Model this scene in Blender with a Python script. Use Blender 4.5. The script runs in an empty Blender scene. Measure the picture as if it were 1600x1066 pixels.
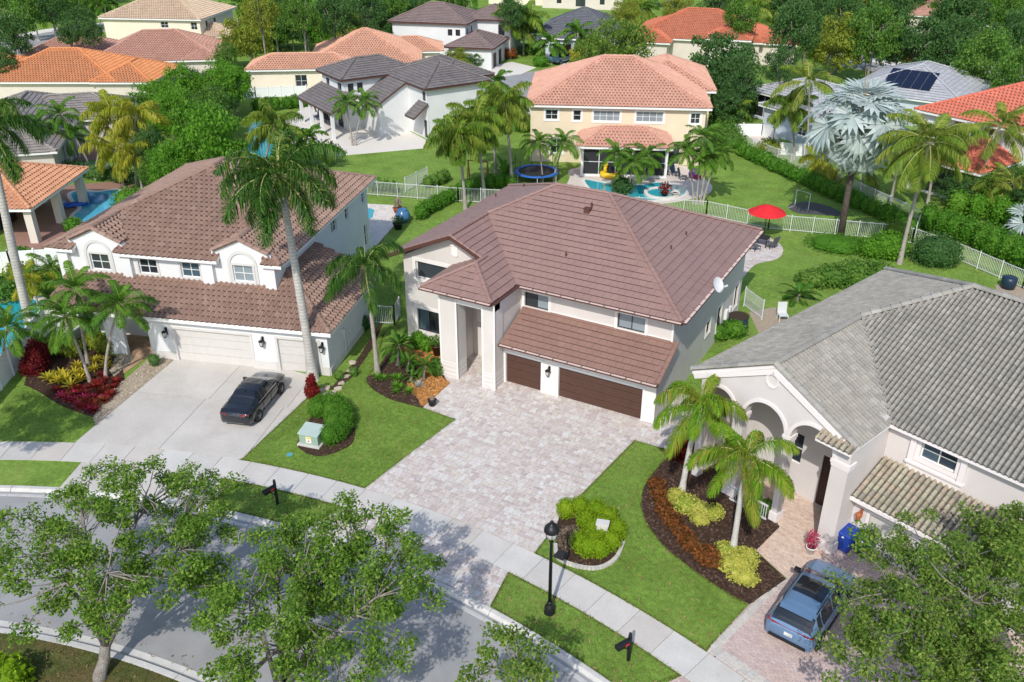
import bpy, math, random
import numpy as np
from mathutils import Vector, Matrix

S = bpy.context.scene
COL = S.collection
R = math.radians
PI = math.pi
rnd = random.Random(11)
NR = np.random.default_rng(7)

# ------------------------------------------------------------------ camera, sky, sun, exposure
CAM = (0.0, 0.0, 25.88)
cd = bpy.data.cameras.new('camera')
cam = bpy.data.objects.new('camera', cd)
COL.objects.link(cam)
cam.location = CAM
cam.rotation_euler = (R(90 - 28.11), 0, R(28.97))
cd.sensor_width = 36.0
cd.lens = 1386.0 / 1600.0 * 36.0
cd.clip_start = 0.1
cd.clip_end = 3000
S.camera = cam

SUN_EL, SUN_AZ = 43.0, -76.4            # elevation; direction towards the sun, degrees from +X
sun_v = Vector((math.cos(R(SUN_EL)) * math.cos(R(SUN_AZ)), math.cos(R(SUN_EL)) * math.sin(R(SUN_AZ)), math.sin(R(SUN_EL))))
W = bpy.data.worlds.new('World')
S.world = W
W.use_nodes = True
wn = W.node_tree.nodes
bg = wn['Background']
sk = wn.new('ShaderNodeTexSky')
sk.sky_type = 'NISHITA'
sk.sun_disc = False
sk.sun_elevation = R(SUN_EL)
sk.sun_rotation = R(90 - SUN_AZ)
sk.altitude = 0
sk.air_density = 1.0
sk.dust_density = 1.2
sk.ozone_density = 1.0
W.node_tree.links.new(sk.outputs[0], bg.inputs[0])
bg.inputs[1].default_value = 0.15
sd = bpy.data.lights.new('sun', 'SUN')
sun = bpy.data.objects.new('sun', sd)
COL.objects.link(sun)
sd.energy = 2.7
sd.angle = R(0.6)
sd.color = (1.0, 0.955, 0.88)
sun.rotation_euler = sun_v.to_track_quat('Z', 'Y').to_euler()
sun.location = (0, 0, 60)
S.view_settings.view_transform = 'Standard'
S.view_settings.look = 'None'
S.view_settings.exposure = 0.36
S.view_settings.gamma = 1.0
S.view_settings.use_curve_mapping = False

# ------------------------------------------------------------------ object helpers
def tag(o, label=None, cat=None, group=None, kind=None):
    if label: o['label'] = label
    if cat: o['category'] = cat
    if group: o['group'] = group
    if kind: o['kind'] = kind
    return o

def empty(name, label, cat, loc=(0, 0, 0), rz=0.0, group=None):
    o = bpy.data.objects.new(name, None)
    COL.objects.link(o)
    o.location = (loc[0], loc[1], loc[2] if len(loc) > 2 else 0)
    o.rotation_euler = (0, 0, rz)
    o.empty_display_size = .3
    return tag(o, label, cat, group)

def link(name, mesh, parent=None, loc=None, rot=None, mats=None):
    o = bpy.data.objects.new(name, mesh)
    COL.objects.link(o)
    if parent is not None: o.parent = parent
    if loc is not None: o.location = (loc[0], loc[1], loc[2] if len(loc) > 2 else 0)
    if rot is not None: o.rotation_euler = rot
    return o

def copy_tree(o, parent=None):
    c = o.copy()
    COL.objects.link(c)
    if parent is not None: c.parent = parent
    for ch in o.children: copy_tree(ch, c)
    return c

def raw_mesh(name, V, loops, counts, mats, tint=None, midx=None, smooth=False):
    V = np.asarray(V, np.float32).reshape(-1, 3)
    loops = np.asarray(loops, np.int32).ravel()
    counts = np.asarray(counts, np.int32).ravel()
    me = bpy.data.meshes.new(name)
    me.vertices.add(len(V)); me.vertices.foreach_set('co', V.ravel())
    me.loops.add(len(loops)); me.loops.foreach_set('vertex_index', loops)
    me.polygons.add(len(counts))
    st = np.zeros(len(counts), np.int32); st[1:] = np.cumsum(counts)[:-1]
    me.polygons.foreach_set('loop_start', st)
    if midx is not None: me.polygons.foreach_set('material_index', np.asarray(midx, np.int32))
    me.polygons.foreach_set('use_smooth', np.full(len(counts), bool(smooth)))
    for m in (mats if isinstance(mats, (list, tuple)) else [mats]): me.materials.append(m)
    if tint is not None:
        a = me.attributes.new('tint', 'FLOAT', 'FACE')
        a.data.foreach_set('value', np.asarray(tint, np.float32))
    me.update(calc_edges=True)
    return me

class MB:
    """collects faces, then links them as ONE mesh object"""
    def __init__(s):
        s.v = []; s.f = []; s.t = []; s.m = []
    def add(s, vs, fs, t=None, m=0):
        b = len(s.v); s.v += [tuple(p) for p in vs]
        t = rnd.random() if t is None else t
        for f in fs:
            s.f.append([b + i for i in f]); s.t.append(t); s.m.append(m)
        return s
    def box(s, x0, y0, z0, x1, y1, z1, t=None, m=0):
        return s.add([(x0,y0,z0),(x1,y0,z0),(x1,y1,z0),(x0,y1,z0),(x0,y0,z1),(x1,y0,z1),(x1,y1,z1),(x0,y1,z1)],
                     [(0,3,2,1),(4,5,6,7),(0,1,5,4),(1,2,6,5),(2,3,7,6),(3,0,4,7)], t, m)
    def obox(s, c, ex, ey, ez, t=None, m=0):
        """box from centre and three half vectors"""
        c = np.array(c, float); ex, ey, ez = (np.array(q, float) for q in (ex, ey, ez))
        vs = [c + a*ex + b*ey + d*ez for d in (-1, 1) for a, b in ((-1,-1),(1,-1),(1,1),(-1,1))]
        return s.add(vs, [(0,3,2,1),(4,5,6,7),(0,1,5,4),(1,2,6,5),(2,3,7,6),(3,0,4,7)], t, m)
    def bar(s, p, q, w, h=None, t=None, m=0):
        p = Vector(p); q = Vector(q); d = q - p
        if d.length < 1e-6: return s
        d.normalize()
        a = d.cross(Vector((0,0,1)))
        if a.length < 1e-3: a = Vector((1,0,0))
        a.normalize(); b = a.cross(d); h = h or w
        return s.obox((p+q)/2, (q-p)/2, a*(w/2), b*(h/2), t, m)
    def prism(s, poly, z0, z1, t=None, m=0):
        n = len(poly)
        vs = [(p[0],p[1],z0) for p in poly] + [(p[0],p[1],z1) for p in poly]
        fs = [tuple(range(n-1,-1,-1)), tuple(range(n,2*n))] + [(i,(i+1)%n,n+(i+1)%n,n+i) for i in range(n)]
        return s.add(vs, fs, t, m)
    def sheet(s, poly, z, t=None, m=0):
        return s.add([(p[0],p[1],z) for p in poly], [tuple(range(len(poly)))], t, m)
    def tube(s, pts, rad, n=8, t=None, m=0, cap=True):
        pts = [Vector(p) for p in pts]
        rad = rad if isinstance(rad, (list, tuple)) else [rad]*len(pts)
        vs = []; fs = []; a = None
        for i, p in enumerate(pts):
            d = (pts[min(i+1,len(pts)-1)] - pts[max(i-1,0)])
            d = d.normalized() if d.length > 1e-9 else Vector((0,0,1))
            if a is None:
                a = d.cross(Vector((0,1,0)))
                if a.length < .2: a = d.cross(Vector((1,0,0)))
            a = (a - d*a.dot(d)).normalized(); b = d.cross(a)
            for k in range(n):
                w = 2*PI*k/n
                vs.append(p + (a*math.cos(w) + b*math.sin(w))*rad[i])
        for i in range(len(pts)-1):
            for k in range(n):
                fs.append((i*n+k, i*n+(k+1)%n, (i+1)*n+(k+1)%n, (i+1)*n+k))
        if cap:
            fs.append(tuple(range(n-1,-1,-1))); fs.append(tuple((len(pts)-1)*n+k for k in range(n)))
        return s.add(vs, fs, t, m)
    def lathe(s, prof, c=(0,0,0), n=16, t=None, m=0, ax='z', cap=True):
        vs = []; fs = []
        for r, z in prof:
            for k in range(n):
                w = 2*PI*k/n; x, y = r*math.cos(w), r*math.sin(w)
                vs.append((c[0]+x,c[1]+y,c[2]+z) if ax == 'z' else (c[0]+x,c[1]+z,c[2]+y))
        for i in range(len(prof)-1):
            for k in range(n):
                fs.append((i*n+k, i*n+(k+1)%n, (i+1)*n+(k+1)%n, (i+1)*n+k))
        if cap and prof[0][0] > 1e-4: fs.append(tuple(range(n-1,-1,-1)))
        if cap and prof[-1][0] > 1e-4: fs.append(tuple((len(prof)-1)*n+k for k in range(n)))
        return s.add(vs, fs, t, m)
    def mesh(s, name, mats, smooth=False):
        return raw_mesh(name, np.array(s.v, np.float32), [i for f in s.f for i in f], [len(f) for f in s.f], mats, s.t, s.m, smooth)
    def obj(s, name, mats, parent=None, smooth=False, loc=None, rot=None):
        return link(name, s.mesh(name, mats, smooth), parent, loc, rot)

# ------------------------------------------------------------------ materials
MATS = {}
def mat(name, cols, rough=.85, noise=None, bump=None, metal=0.0, spec=.4, transl=0.0, tintamt=1.0, big=None, wave=None, coat=0.0, objrand=True):
    """cols: one colour or a list spread over the pieces' tint; noise=(scale, amount) mottles it; big=(scale, amount, colour) broad stains"""
    m = bpy.data.materials.new(name); m.use_nodes = True
    nt = m.node_tree; N = nt.nodes; L = nt.links; N.clear()
    out = N.new('ShaderNodeOutputMaterial')
    b = N.new('ShaderNodeBsdfPrincipled')
    b.inputs['Roughness'].default_value = rough
    b.inputs['Metallic'].default_value = metal
    b.inputs['Specular IOR Level'].default_value = spec
    if coat: b.inputs['Coat Weight'].default_value = coat; b.inputs['Coat Roughness'].default_value = .05
    geo = N.new('ShaderNodeNewGeometry')
    if not isinstance(cols[0], (tuple, list)): cols = [cols]
    if len(cols) == 1:
        rgb = N.new('ShaderNodeRGB'); rgb.outputs[0].default_value = (*cols[0], 1); c = rgb.outputs[0]
    else:
        at = N.new('ShaderNodeAttribute'); at.attribute_name = 'tint'
        v = at.outputs['Fac']
        if objrand:
            oi = N.new('ShaderNodeObjectInfo')
            ad = N.new('ShaderNodeMath'); ad.operation = 'ADD'
            L.new(v, ad.inputs[0]); L.new(oi.outputs['Random'], ad.inputs[1])
            fr = N.new('ShaderNodeMath'); fr.operation = 'FRACT'; L.new(ad.outputs[0], fr.inputs[0]); v = fr.outputs[0]
        rp = N.new('ShaderNodeValToRGB'); L.new(v, rp.inputs[0])
        el = rp.color_ramp.elements
        while len(el) < len(cols): el.new(.5)
        for i, cc in enumerate(cols):
            el[i].position = i/(len(cols)-1); el[i].color = (*cc, 1)
        c = rp.outputs[0]
    def mixmul(c, scale, amt, detail=4.0):
        nz = N.new('ShaderNodeTexNoise'); nz.inputs['Scale'].default_value = scale; nz.inputs['Detail'].default_value = detail
        L.new(geo.outputs['Position'], nz.inputs['Vector'])
        mr = N.new('ShaderNodeMapRange'); mr.inputs[1].default_value = .25; mr.inputs[2].default_value = .75
        mr.inputs[3].default_value = 1-amt; mr.inputs[4].default_value = 1+amt
        L.new(nz.outputs[0], mr.inputs[0])
        mx = N.new('ShaderNodeMix'); mx.data_type = 'RGBA'; mx.blend_type = 'MULTIPLY'; mx.inputs[0].default_value = 1
        L.new(c, mx.inputs[6]); L.new(mr.outputs[0], mx.inputs[7]); return mx.outputs[2]
    if noise:
        for q in (noise if isinstance(noise[0], (tuple, list)) else [noise]): c = mixmul(c, *q)
    if big:
        for q in (big if isinstance(big[0], (tuple, list)) else [big]):
            nz = N.new('ShaderNodeTexNoise'); nz.inputs['Scale'].default_value = q[0]; nz.inputs['Detail'].default_value = 6; nz.inputs['Roughness'].default_value = .65
            L.new(geo.outputs['Position'], nz.inputs['Vector'])
            mr = N.new('ShaderNodeMapRange'); mr.inputs[1].default_value = q[3] if len(q) > 3 else .5; mr.inputs[2].default_value = (q[3] if len(q) > 3 else .5)+.22
            mr.inputs[3].default_value = 0; mr.inputs[4].default_value = q[1]; L.new(nz.outputs[0], mr.inputs[0])
            mx = N.new('ShaderNodeMix'); mx.data_type = 'RGBA'; L.new(mr.outputs[0], mx.inputs[0]); L.new(c, mx.inputs[6]); mx.inputs[7].default_value = (*q[2], 1); c = mx.outputs[2]
    if wave:
        wv = N.new('ShaderNodeTexWave'); wv.bands_direction = 'Z'; wv.inputs['Scale'].default_value = wave[0]; wv.inputs['Distortion'].default_value = 1.5
        L.new(geo.outputs['Position'], wv.inputs['Vector'])
        mr = N.new('ShaderNodeMapRange'); mr.inputs[3].default_value = 1-wave[1]; mr.inputs[4].default_value = 1; L.new(wv.outputs['Fac'], mr.inputs[0])
        mx = N.new('ShaderNodeMix'); mx.data_type = 'RGBA'; mx.blend_type = 'MULTIPLY'; mx.inputs[0].default_value = 1
        L.new(c, mx.inputs[6]); L.new(mr.outputs[0], mx.inputs[7]); c = mx.outputs[2]
    L.new(c, b.inputs['Base Color'])
    if bump:
        nz = N.new('ShaderNodeTexNoise'); nz.inputs['Scale'].default_value = bump[0]; nz.inputs['Detail'].default_value = 5
        L.new(geo.outputs['Position'], nz.inputs['Vector'])
        bp = N.new('ShaderNodeBump'); bp.inputs['Strength'].default_value = bump[1]; bp.inputs['Distance'].default_value = bump[2] if len(bump) > 2 else .02
        L.new(nz.outputs[0], bp.inputs['Height']); L.new(bp.outputs[0], b.inputs['Normal'])
    sh = b.outputs[0]
    if transl:
        tr = N.new('ShaderNodeBsdfTranslucent'); L.new(c, tr.inputs['Color'])
        ms = N.new('ShaderNodeMixShader'); ms.inputs[0].default_value = transl
        L.new(sh, ms.inputs[1]); L.new(tr.outputs[0], ms.inputs[2]); sh = ms.outputs[0]
    L.new(sh, out.inputs[0])
    MATS[name] = m
    return m

def leafmat(name, cols, transl=.3, rough=.6, spec=.15, **k):
    transl = min(.5, transl+.1)
    return mat(name, cols, rough=rough, spec=spec, transl=transl, **k)

M = {}
M['lawn'] = mat('lawn', (.175,.285,.052), .95, noise=[(.6,.22),(4,.32),(24,.5),(80,.5)], bump=(70,.7,.04), spec=.1, big=[(.35,.45,(.30,.37,.095),.5),(.13,.35,(.14,.25,.042),.5),(1.1,.55,(.37,.33,.13),.60),(2.6,.4,(.13,.235,.04),.6)])
M['dry_lawn'] = mat('dry_lawn', (.10,.115,.035), .95, noise=[(3,.35),(30,.4)], bump=(60,.7,.04), spec=.1, big=[(.8,.75,(.17,.115,.06),.42)])
M['grass'] = leafmat('grass', [(0.156,0.293,0.039),(0.247,0.39,0.0715),(0.195,0.332,0.052),(0.338,0.403,0.111)], .3, .7, .15, noise=[(1.3,.25),(9,.25)], big=[(.45,.5,(.29,.33,.085),.5),(1.3,.75,(.40,.36,.13),.56),(.28,.6,(.085,.185,.022),.48),(3.5,.5,(.10,.2,.03),.58)])
M['drygrass'] = leafmat('drygrass', [(.07,.10,.02),(.16,.15,.05),(.11,.11,.03)], .2, .8, .1)
M['asphalt'] = mat('asphalt', (.305,.303,.303), .9, noise=[(40,.18),(1.2,.12),(160,.25)], bump=(130,.4,.01), big=[(.25,.6,(.38,.38,.38),.48),(.6,.55,(.21,.208,.208),.56),(2.2,.35,(.4,.4,.405),.6)])
M['concrete'] = mat('concrete', [(.56,.54,.505),(.52,.50,.465),(.60,.585,.555),(.53,.485,.44),(.57,.55,.52)], .9, noise=[(.9,.08),(14,.06),(70,.07)], bump=(60,.12,.01), big=[(.7,.35,(.42,.38,.33),.56)], spec=.2)
M['drive_conc'] = mat('driveway_concrete', [(.53,.50,.46),(.56,.53,.49),(.50,.47,.435)], .9, noise=[(.6,.1),(9,.07),(60,.08)], bump=(50,.12,.01), big=[(.55,.5,(.38,.35,.31),.54),(1.6,.6,(.28,.26,.24),.64),(.25,.35,(.62,.60,.57),.5)], spec=.2)
M['kerb'] = mat('kerb_concrete', [(.56,.54,.52),(.50,.49,.47),(.58,.57,.55)], .9, noise=[(2,.1),(30,.1)], big=[(1.6,.45,(.33,.32,.31),.55)], spec=.2)
M['paver'] = mat('paver', [(0.589,0.545,0.512),(0.503,0.425,0.399),(0.636,0.615,0.581),(0.56,0.5,0.473),(0.465,0.395,0.374),(0.598,0.55,0.483),(0.537,0.47,0.448),(0.646,0.63,0.601),(0.541,0.46,0.428)], .85, noise=[(9,.14),(45,.14)], bump=(40,.3,.01), spec=.25, big=[(.5,.22,(.46,.38,.37),.5)])
M['paver2'] = mat('herringbone_paver', [(.52,.40,.37),(.58,.47,.43),(.46,.36,.34),(.55,.44,.42)], .88, noise=[(9,.1),(45,.12)], bump=(40,.3,.01), big=[(.5,.4,(.50,.33,.25),.52)])
M['walk2'] = mat('walkway_paver', [(.66,.47,.37),(.62,.52,.44),(.55,.40,.32),(.68,.55,.46)], .85, noise=[(6,.15)])
M['border'] = mat('border_paver', [(.55,.52,.48),(.47,.45,.42),(.60,.56,.50)], .9, noise=[(9,.12)])
M['bedding'] = mat('paver_bedding', (.30,.25,.22), .95, noise=[(20,.3)])
M['mulch'] = mat('mulch', (.07,.042,.03), .95, noise=[(8,.35),(45,.55)], bump=(35,1.0,.06), spec=.1)
M['chip'] = mat('bark_chip', [(.06,.035,.024),(.11,.065,.045),(.04,.024,.018),(.16,.11,.08)], .95)
M['omulch'] = mat('orange_mulch', (.45,.20,.055), .95, noise=[(8,.3),(45,.5)], bump=(35,1.0,.05), spec=.1)
M['ochip'] = mat('orange_chip', [(.50,.22,.06),(.62,.32,.11),(.36,.15,.04)], .95)
M['river'] = mat('tan_gravel', (.42,.34,.25), .9, noise=[(14,.3),(50,.4)], bump=(30,1.0,.05))
M['stone'] = mat('flagstone', [(.50,.44,.34),(.42,.36,.28),(.56,.50,.40)], .9, noise=[(8,.2)], bump=(12,.5,.03))
M['darkrock'] = mat('dark_rock', [(.06,.06,.065),(.09,.09,.09)], .9, noise=[(20,.4)], bump=(20,1,.05))
M['brown_tile'] = mat('brown_flat_tile', [(.285,.178,.154),(.293,.184,.159),(.279,.173,.15),(.30,.189,.164)], .62, noise=[(1.0,.07),(25,.08)], spec=.35)
M['brown_tile2'] = mat('tan_brown_flat_tile', [(.27,.16,.128),(.278,.166,.134),(.264,.156,.125),(.288,.174,.14)], .65, noise=[(1.0,.08),(25,.08)], spec=.3)
M['butt_brown'] = mat('shade_grime_tile_butt', (.055,.032,.028), .9)  # this and the next butts: shade of the course gaps painted dark, plus grime
M['butt_grey'] = mat('shade_grime_grey_butt', (.13,.122,.108), .9)
M['butt_light'] = mat('shade_grime_pale_butt', (.34,.185,.125), .9)
M['butt_dark'] = mat('shade_grime_dark_butt', (.05,.045,.045), .9)
M['butt_s'] = mat('shade_grime_s_tile_butt', (.15,.09,.072), .9)
M['underlay'] = mat('dark_underlay', (.045,.03,.026), .9)
M['grey_underlay'] = mat('grey_underlay', (.07,.068,.062), .9)
M['brown_trim'] = mat('brown_fascia', (.10,.045,.035), .55, spec=.4)
M['copper'] = mat('gutter_trough', (.74,.56,.49), .5)
M['stampwalk'] = mat('stamped_walk', [(.44,.27,.16),(.50,.33,.21),(.38,.24,.15)], .85, noise=[(3,.2)])
M['orangeleaf'] = leafmat('orange_leaf', [(.45,.13,.03),(.6,.26,.06),(.2,.14,.03),(.5,.08,.04)], .2)
M['burgundy'] = leafmat('burgundy_leaf', [(.07,.008,.012),(.14,.012,.016),(.22,.022,.022)], .2)
M['litter'] = mat('leaf_litter', [(.30,.20,.09),(.22,.14,.06),(.36,.28,.12),(.16,.11,.05)], .9)
M['s_tile'] = mat('brown_s_tile', [(0.275,0.178,0.138),(0.309,0.2,0.157),(0.252,0.162,0.124),(0.332,0.225,0.179)], .7, noise=[(1.2,.1),(22,.1)], spec=.3)
M['grey_tile'] = mat('grey_barrel_tile', [(.29,.28,.25),(.33,.315,.285),(.26,.252,.228),(.31,.29,.255),(.36,.345,.31)], .9, noise=[(1.0,.12),(18,.16)], big=[(1.4,.45,(.25,.24,.215),.53),(.35,.4,(.42,.39,.32),.55)], spec=.15)
M['lichen_tile'] = mat('yellowed_barrel_tile', [(.39,.365,.27),(.43,.40,.295),(.34,.30,.225),(.45,.36,.27),(.30,.28,.235)], .9, noise=[(1.4,.2),(18,.18)], big=[(1.2,.5,(.26,.235,.20),.52)], spec=.15)
M['patch_tile'] = mat('pinkish_patch_tile', [(.42,.30,.25),(.46,.34,.29),(.38,.26,.22)], .9, noise=[(18,.15)], spec=.15)
M['stucco'] = mat('warm_stucco', (.64,.60,.565), .93, noise=[(.8,.05),(40,.06)], bump=(55,.25,.01), spec=.15, big=[(.5,.2,(.58,.52,.49),.55)])
M['stucco_trim'] = mat('pale_stucco_trim', (.80,.77,.74), .9, noise=[(30,.05)], spec=.15)
M['offwhite'] = mat('greyish_trim', (.60,.59,.57), .9, noise=[(30,.05)])
M['white'] = mat('white_stucco', (.70,.71,.71), .9, noise=[(.6,.05),(40,.05)], bump=(55,.25,.015), spec=.15, big=[(.9,.22,(.66,.64,.60),.58)])
M['whitepaint'] = mat('white_paint', (.82,.82,.80), .5, spec=.4)
M['greyband'] = mat('grey_plinth_paint', (.60,.58,.55), .9, noise=[(3,.06)])
M['pink'] = mat('pink_stucco', (.65,.605,.59), .93, noise=[(.8,.05),(40,.05)], bump=(55,.2,.01), spec=.15)
M['pinktrim'] = mat('pale_pink_trim', (.80,.745,.735), .9, noise=[(30,.04)], spec=.15)
M['beige_door'] = mat('beige_garage_door', (.57,.55,.52), .7, noise=[(3,.04)])
M['brown_door'] = mat('dark_brown_door', (.085,.042,.03), .5, noise=[(3,.12)], bump=(90,.1,.005), spec=.4)
M['wood_door'] = mat('dark_wood_door', (.05,.022,.014), .5)
M['glass'] = mat('window_glass', [(.018,.022,.028),(.03,.04,.05),(.045,.055,.065)], .06, spec=.8)
M['blind'] = mat('glass_over_blind', [(.22,.27,.30),(.27,.32,.35)], .12, spec=.6)
M['curtain'] = mat('glass_over_curtain', [(.06,.10,.13)], .1, spec=.6)
M['black'] = mat('black_metal', (.012,.012,.014), .45, spec=.4)
M['darkframe'] = mat('bronze_frame', (.025,.022,.022), .45)
M['lampglass'] = mat('lantern_glass', (.55,.56,.55), .15, spec=.6)
M['alu'] = mat('white_aluminium', (.62,.635,.64), .45, spec=.4)
M['vinyl'] = mat('white_vinyl', (.82,.83,.84), .5, spec=.4)
M['yellow'] = mat('yellow_stucco', (.74,.63,.46), .93, noise=[(.8,.05)], spec=.15)
M['cream'] = mat('cream_stucco', (.80,.72,.58), .93, noise=[(.8,.05)], spec=.15)
M['beige'] = mat('beige_stucco', (.66,.60,.53), .93, noise=[(.8,.05)], spec=.15)
M['bluegrey'] = mat('blue_grey_stucco', (.55,.62,.68), .93, noise=[(.8,.05)], spec=.15)
def rooft(n, *c, **k): M[n] = mat(n, list(c), .8, noise=[(.8,.1),(15,.08)], spec=.25, **k)
rooft('peach_tile', (.57,.31,.225),(.61,.345,.255),(.54,.29,.21))
rooft('peach2_tile', (.60,.32,.21),(.64,.36,.25),(.56,.30,.20))
rooft('orange_tile', (.62,.245,.10),(.66,.275,.115),(.58,.225,.09))
rooft('tanorange_tile', (.56,.27,.15),(.60,.31,.18),(.52,.24,.13))
rooft('pink_tile', (.46,.255,.195),(.50,.285,.22),(.43,.235,.18))
rooft('cream_tile', (.55,.42,.29),(.59,.46,.33),(.51,.39,.27))
rooft('charcoal_tile', (.165,.148,.145),(.19,.17,.165),(.145,.13,.128))
rooft('taupe_tile', (.225,.165,.155),(.25,.185,.17),(.20,.15,.14))
rooft('slate_tile', (.13,.135,.15),(.15,.155,.17),(.115,.12,.135))
rooft('greybrown_tile', (.25,.225,.205),(.28,.25,.23),(.225,.20,.185))
rooft('red_tile', (.56,.155,.10),(.60,.18,.12),(.52,.14,.09))
rooft('redorange_tile', (.50,.155,.085),(.54,.18,.10),(.46,.14,.078))
rooft('lightgrey_tile', (.40,.41,.43),(.45,.46,.48),(.36,.37,.39))
M['solar'] = mat('solar_glass', (.006,.010,.03), .15, spec=.7)
M['water'] = mat('pool_water', (.035,.36,.42), .06, noise=[(.5,.2),(2.5,.15)], bump=(3,.15,.03), spec=.6)
M['bluewater'] = mat('blue_pool_water', (.07,.40,.56), .06, noise=[(.3,.2)], bump=(3,.15,.03), spec=.6)
M['deepblue'] = mat('deep_pool_water', (.02,.17,.38), .06, bump=(3,.15,.03), spec=.6)
M['coping'] = mat('pool_coping', (.70,.66,.60), .85, noise=[(8,.1)])
M['deck'] = mat('pool_deck', [(.66,.60,.55),(.70,.65,.60),(.62,.55,.50)], .9, noise=[(4,.1),(20,.08)])
M['reddeck'] = mat('terracotta_deck', [(.30,.17,.13),(.34,.20,.16)], .9, noise=[(4,.15)])
M['bark'] = mat('oak_bark', (.26,.235,.21), .95, noise=[(4,.3),(25,.35)], bump=(18,.9,.05), spec=.1)
M['palebark'] = mat('pale_bark', (.50,.46,.40), .95, noise=[(6,.25)], spec=.1)
M['royalbark'] = mat('royal_palm_trunk', (.50,.48,.44), .9, noise=[(2,.15),(14,.15)], wave=(1.6,.22), spec=.15)
M['palmbark'] = mat('palm_trunk', (.42,.38,.33), .9, noise=[(3,.2),(20,.2)], wave=(4,.35), spec=.15)
M['palegrey'] = mat('whitish_palm_trunk', (.62,.60,.56), .9, noise=[(3,.15),(20,.15)], wave=(4,.3), spec=.15)
M['darkbark'] = mat('dark_palm_trunk', (.12,.095,.075), .95, noise=[(6,.4)], wave=(5,.4), bump=(12,1,.05))
M['shaft'] = mat('palm_crownshaft', (.17,.26,.055), .5, noise=[(2,.2)])
M['rib'] = mat('frond_rib', (.34,.36,.12), .6)
M['oak'] = leafmat('oak_leaf', [(0.051,0.122,0.0117),(0.186,0.344,0.0413),(0.0939,0.199,0.0204),(0.323,0.462,0.0751),(0.119,0.238,0.0255)], .35)
M['oak2'] = leafmat('live_oak_leaf', [(0.0562,0.125,0.0154),(0.189,0.32,0.0497),(0.0983,0.191,0.0246),(0.333,0.432,0.0889),(0.132,0.234,0.0351)], .35)
M['darkleaf'] = leafmat('dark_leaf', [(0.0362,0.102,0.029),(0.102,0.217,0.058),(0.058,0.145,0.0406),(0.145,0.261,0.0725)], .3)
M['midleaf'] = leafmat('mid_leaf', [(0.056,0.154,0.0224),(0.14,0.28,0.042),(0.084,0.203,0.0308),(0.224,0.364,0.07)], .3)
M['brightleaf'] = leafmat('bright_leaf', [(0.0862,0.247,0.0172),(0.127,0.31,0.0253),(0.184,0.356,0.0403)], .3)
M['yelleaf'] = leafmat('yellow_green_leaf', [(0.192,0.264,0.0288),(0.264,0.324,0.042),(0.336,0.36,0.06)], .3)
M['hedge'] = leafmat('hedge_leaf', [(0.0688,0.206,0.0175),(0.1,0.263,0.025),(0.15,0.325,0.0375)], .3)
M['lime'] = leafmat('lime_leaf', [(0.161,0.299,0.0092),(0.23,0.368,0.0138),(0.31,0.425,0.023)], .25)
M['varieg'] = leafmat('variegated_leaf', [(0.45,0.463,0.0625),(0.6,0.562,0.125),(0.25,0.35,0.0375),(0.7,0.65,0.213)], .2)
M['redleaf'] = leafmat('red_leaf', [(0.128,0.009,0.012),(0.21,0.0165,0.015),(0.285,0.03,0.0188),(0.075,0.009,0.012)], .2)
M['rustleaf'] = leafmat('rust_leaf', [(.17,.05,.018),(.25,.09,.025),(.09,.065,.018),(.32,.10,.03)], .2)
M['magenta'] = leafmat('magenta_leaf', [(.45,.02,.10),(.55,.05,.16),(.38,.03,.03)], .2)
M['gold'] = leafmat('golden_leaf', [(0.46,0.368,0.023),(0.575,0.46,0.046),(0.322,0.345,0.0287)], .2)
M['drytwig'] = mat('dry_twig', [(.28,.22,.16),(.36,.29,.21),(.22,.17,.12)], .95)
M['royalleaf'] = leafmat('royal_frond', [(0.0255,0.0832,0.0117),(0.0637,0.172,0.0253),(0.041,0.12,0.0175),(0.118,0.239,0.039),(0.0455,0.135,0.0195),(0.218,0.281,0.0488)], .35, .4)
M['foxleaf'] = leafmat('foxtail_frond', [(0.0744,0.196,0.0135),(0.212,0.414,0.0281),(0.117,0.276,0.018),(0.319,0.437,0.0394),(0.149,0.311,0.0225),(0.383,0.38,0.0563),(0.212,0.196,0.0338)], .3, .5)
M['adonleaf'] = leafmat('small_palm_frond', [(0.0497,0.148,0.0155),(0.133,0.309,0.0331),(0.0774,0.204,0.0221),(0.221,0.383,0.0497),(0.0994,0.247,0.0276)], .35, .42)
M['cocoleaf'] = leafmat('coconut_frond', [(0.0845,0.169,0.0182),(0.208,0.325,0.039),(0.13,0.227,0.026),(0.351,0.403,0.0585),(0.169,0.26,0.039),(0.442,0.39,0.104)], .3, .45)
M['arecaleaf'] = leafmat('queen_palm_frond', [(0.161,0.23,0.0184),(0.414,0.437,0.0345),(0.253,0.31,0.023),(0.506,0.46,0.0575),(0.322,0.356,0.0345)], .3, .45)
M['queenleaf'] = leafmat('queen_palm_dark_frond', [(0.0583,0.154,0.0151),(0.175,0.321,0.0324),(0.0972,0.212,0.0216),(0.33,0.385,0.054),(0.136,0.257,0.027),(0.272,0.257,0.054)], .3, .45)
M['cycad'] = leafmat('cycad_frond', [(0.0455,0.156,0.0156),(0.0715,0.208,0.0234),(0.117,0.247,0.026)], .25, .4)
M['silver'] = leafmat('silver_fan', [(0.21,0.28,0.266),(0.468,0.549,0.531),(0.357,0.433,0.416),(0.589,0.655,0.636),(0.27,0.33,0.285)], .15, .55)
M['deadfan'] = leafmat('dead_fan', [(.40,.31,.19),(.33,.25,.16),(.46,.36,.24)], .1, .8)
M['banana'] = leafmat('banana_leaf', [(.10,.20,.02),(.16,.26,.03),(.22,.30,.045)], .35, .4)
M['carblack'] = mat('black_car_paint', (.010,.012,.018), .22, spec=.6, coat=.6)
M['carblue'] = mat('slate_blue_car_paint', (.15,.26,.42), .28, metal=.35, spec=.6, coat=.5)
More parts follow.
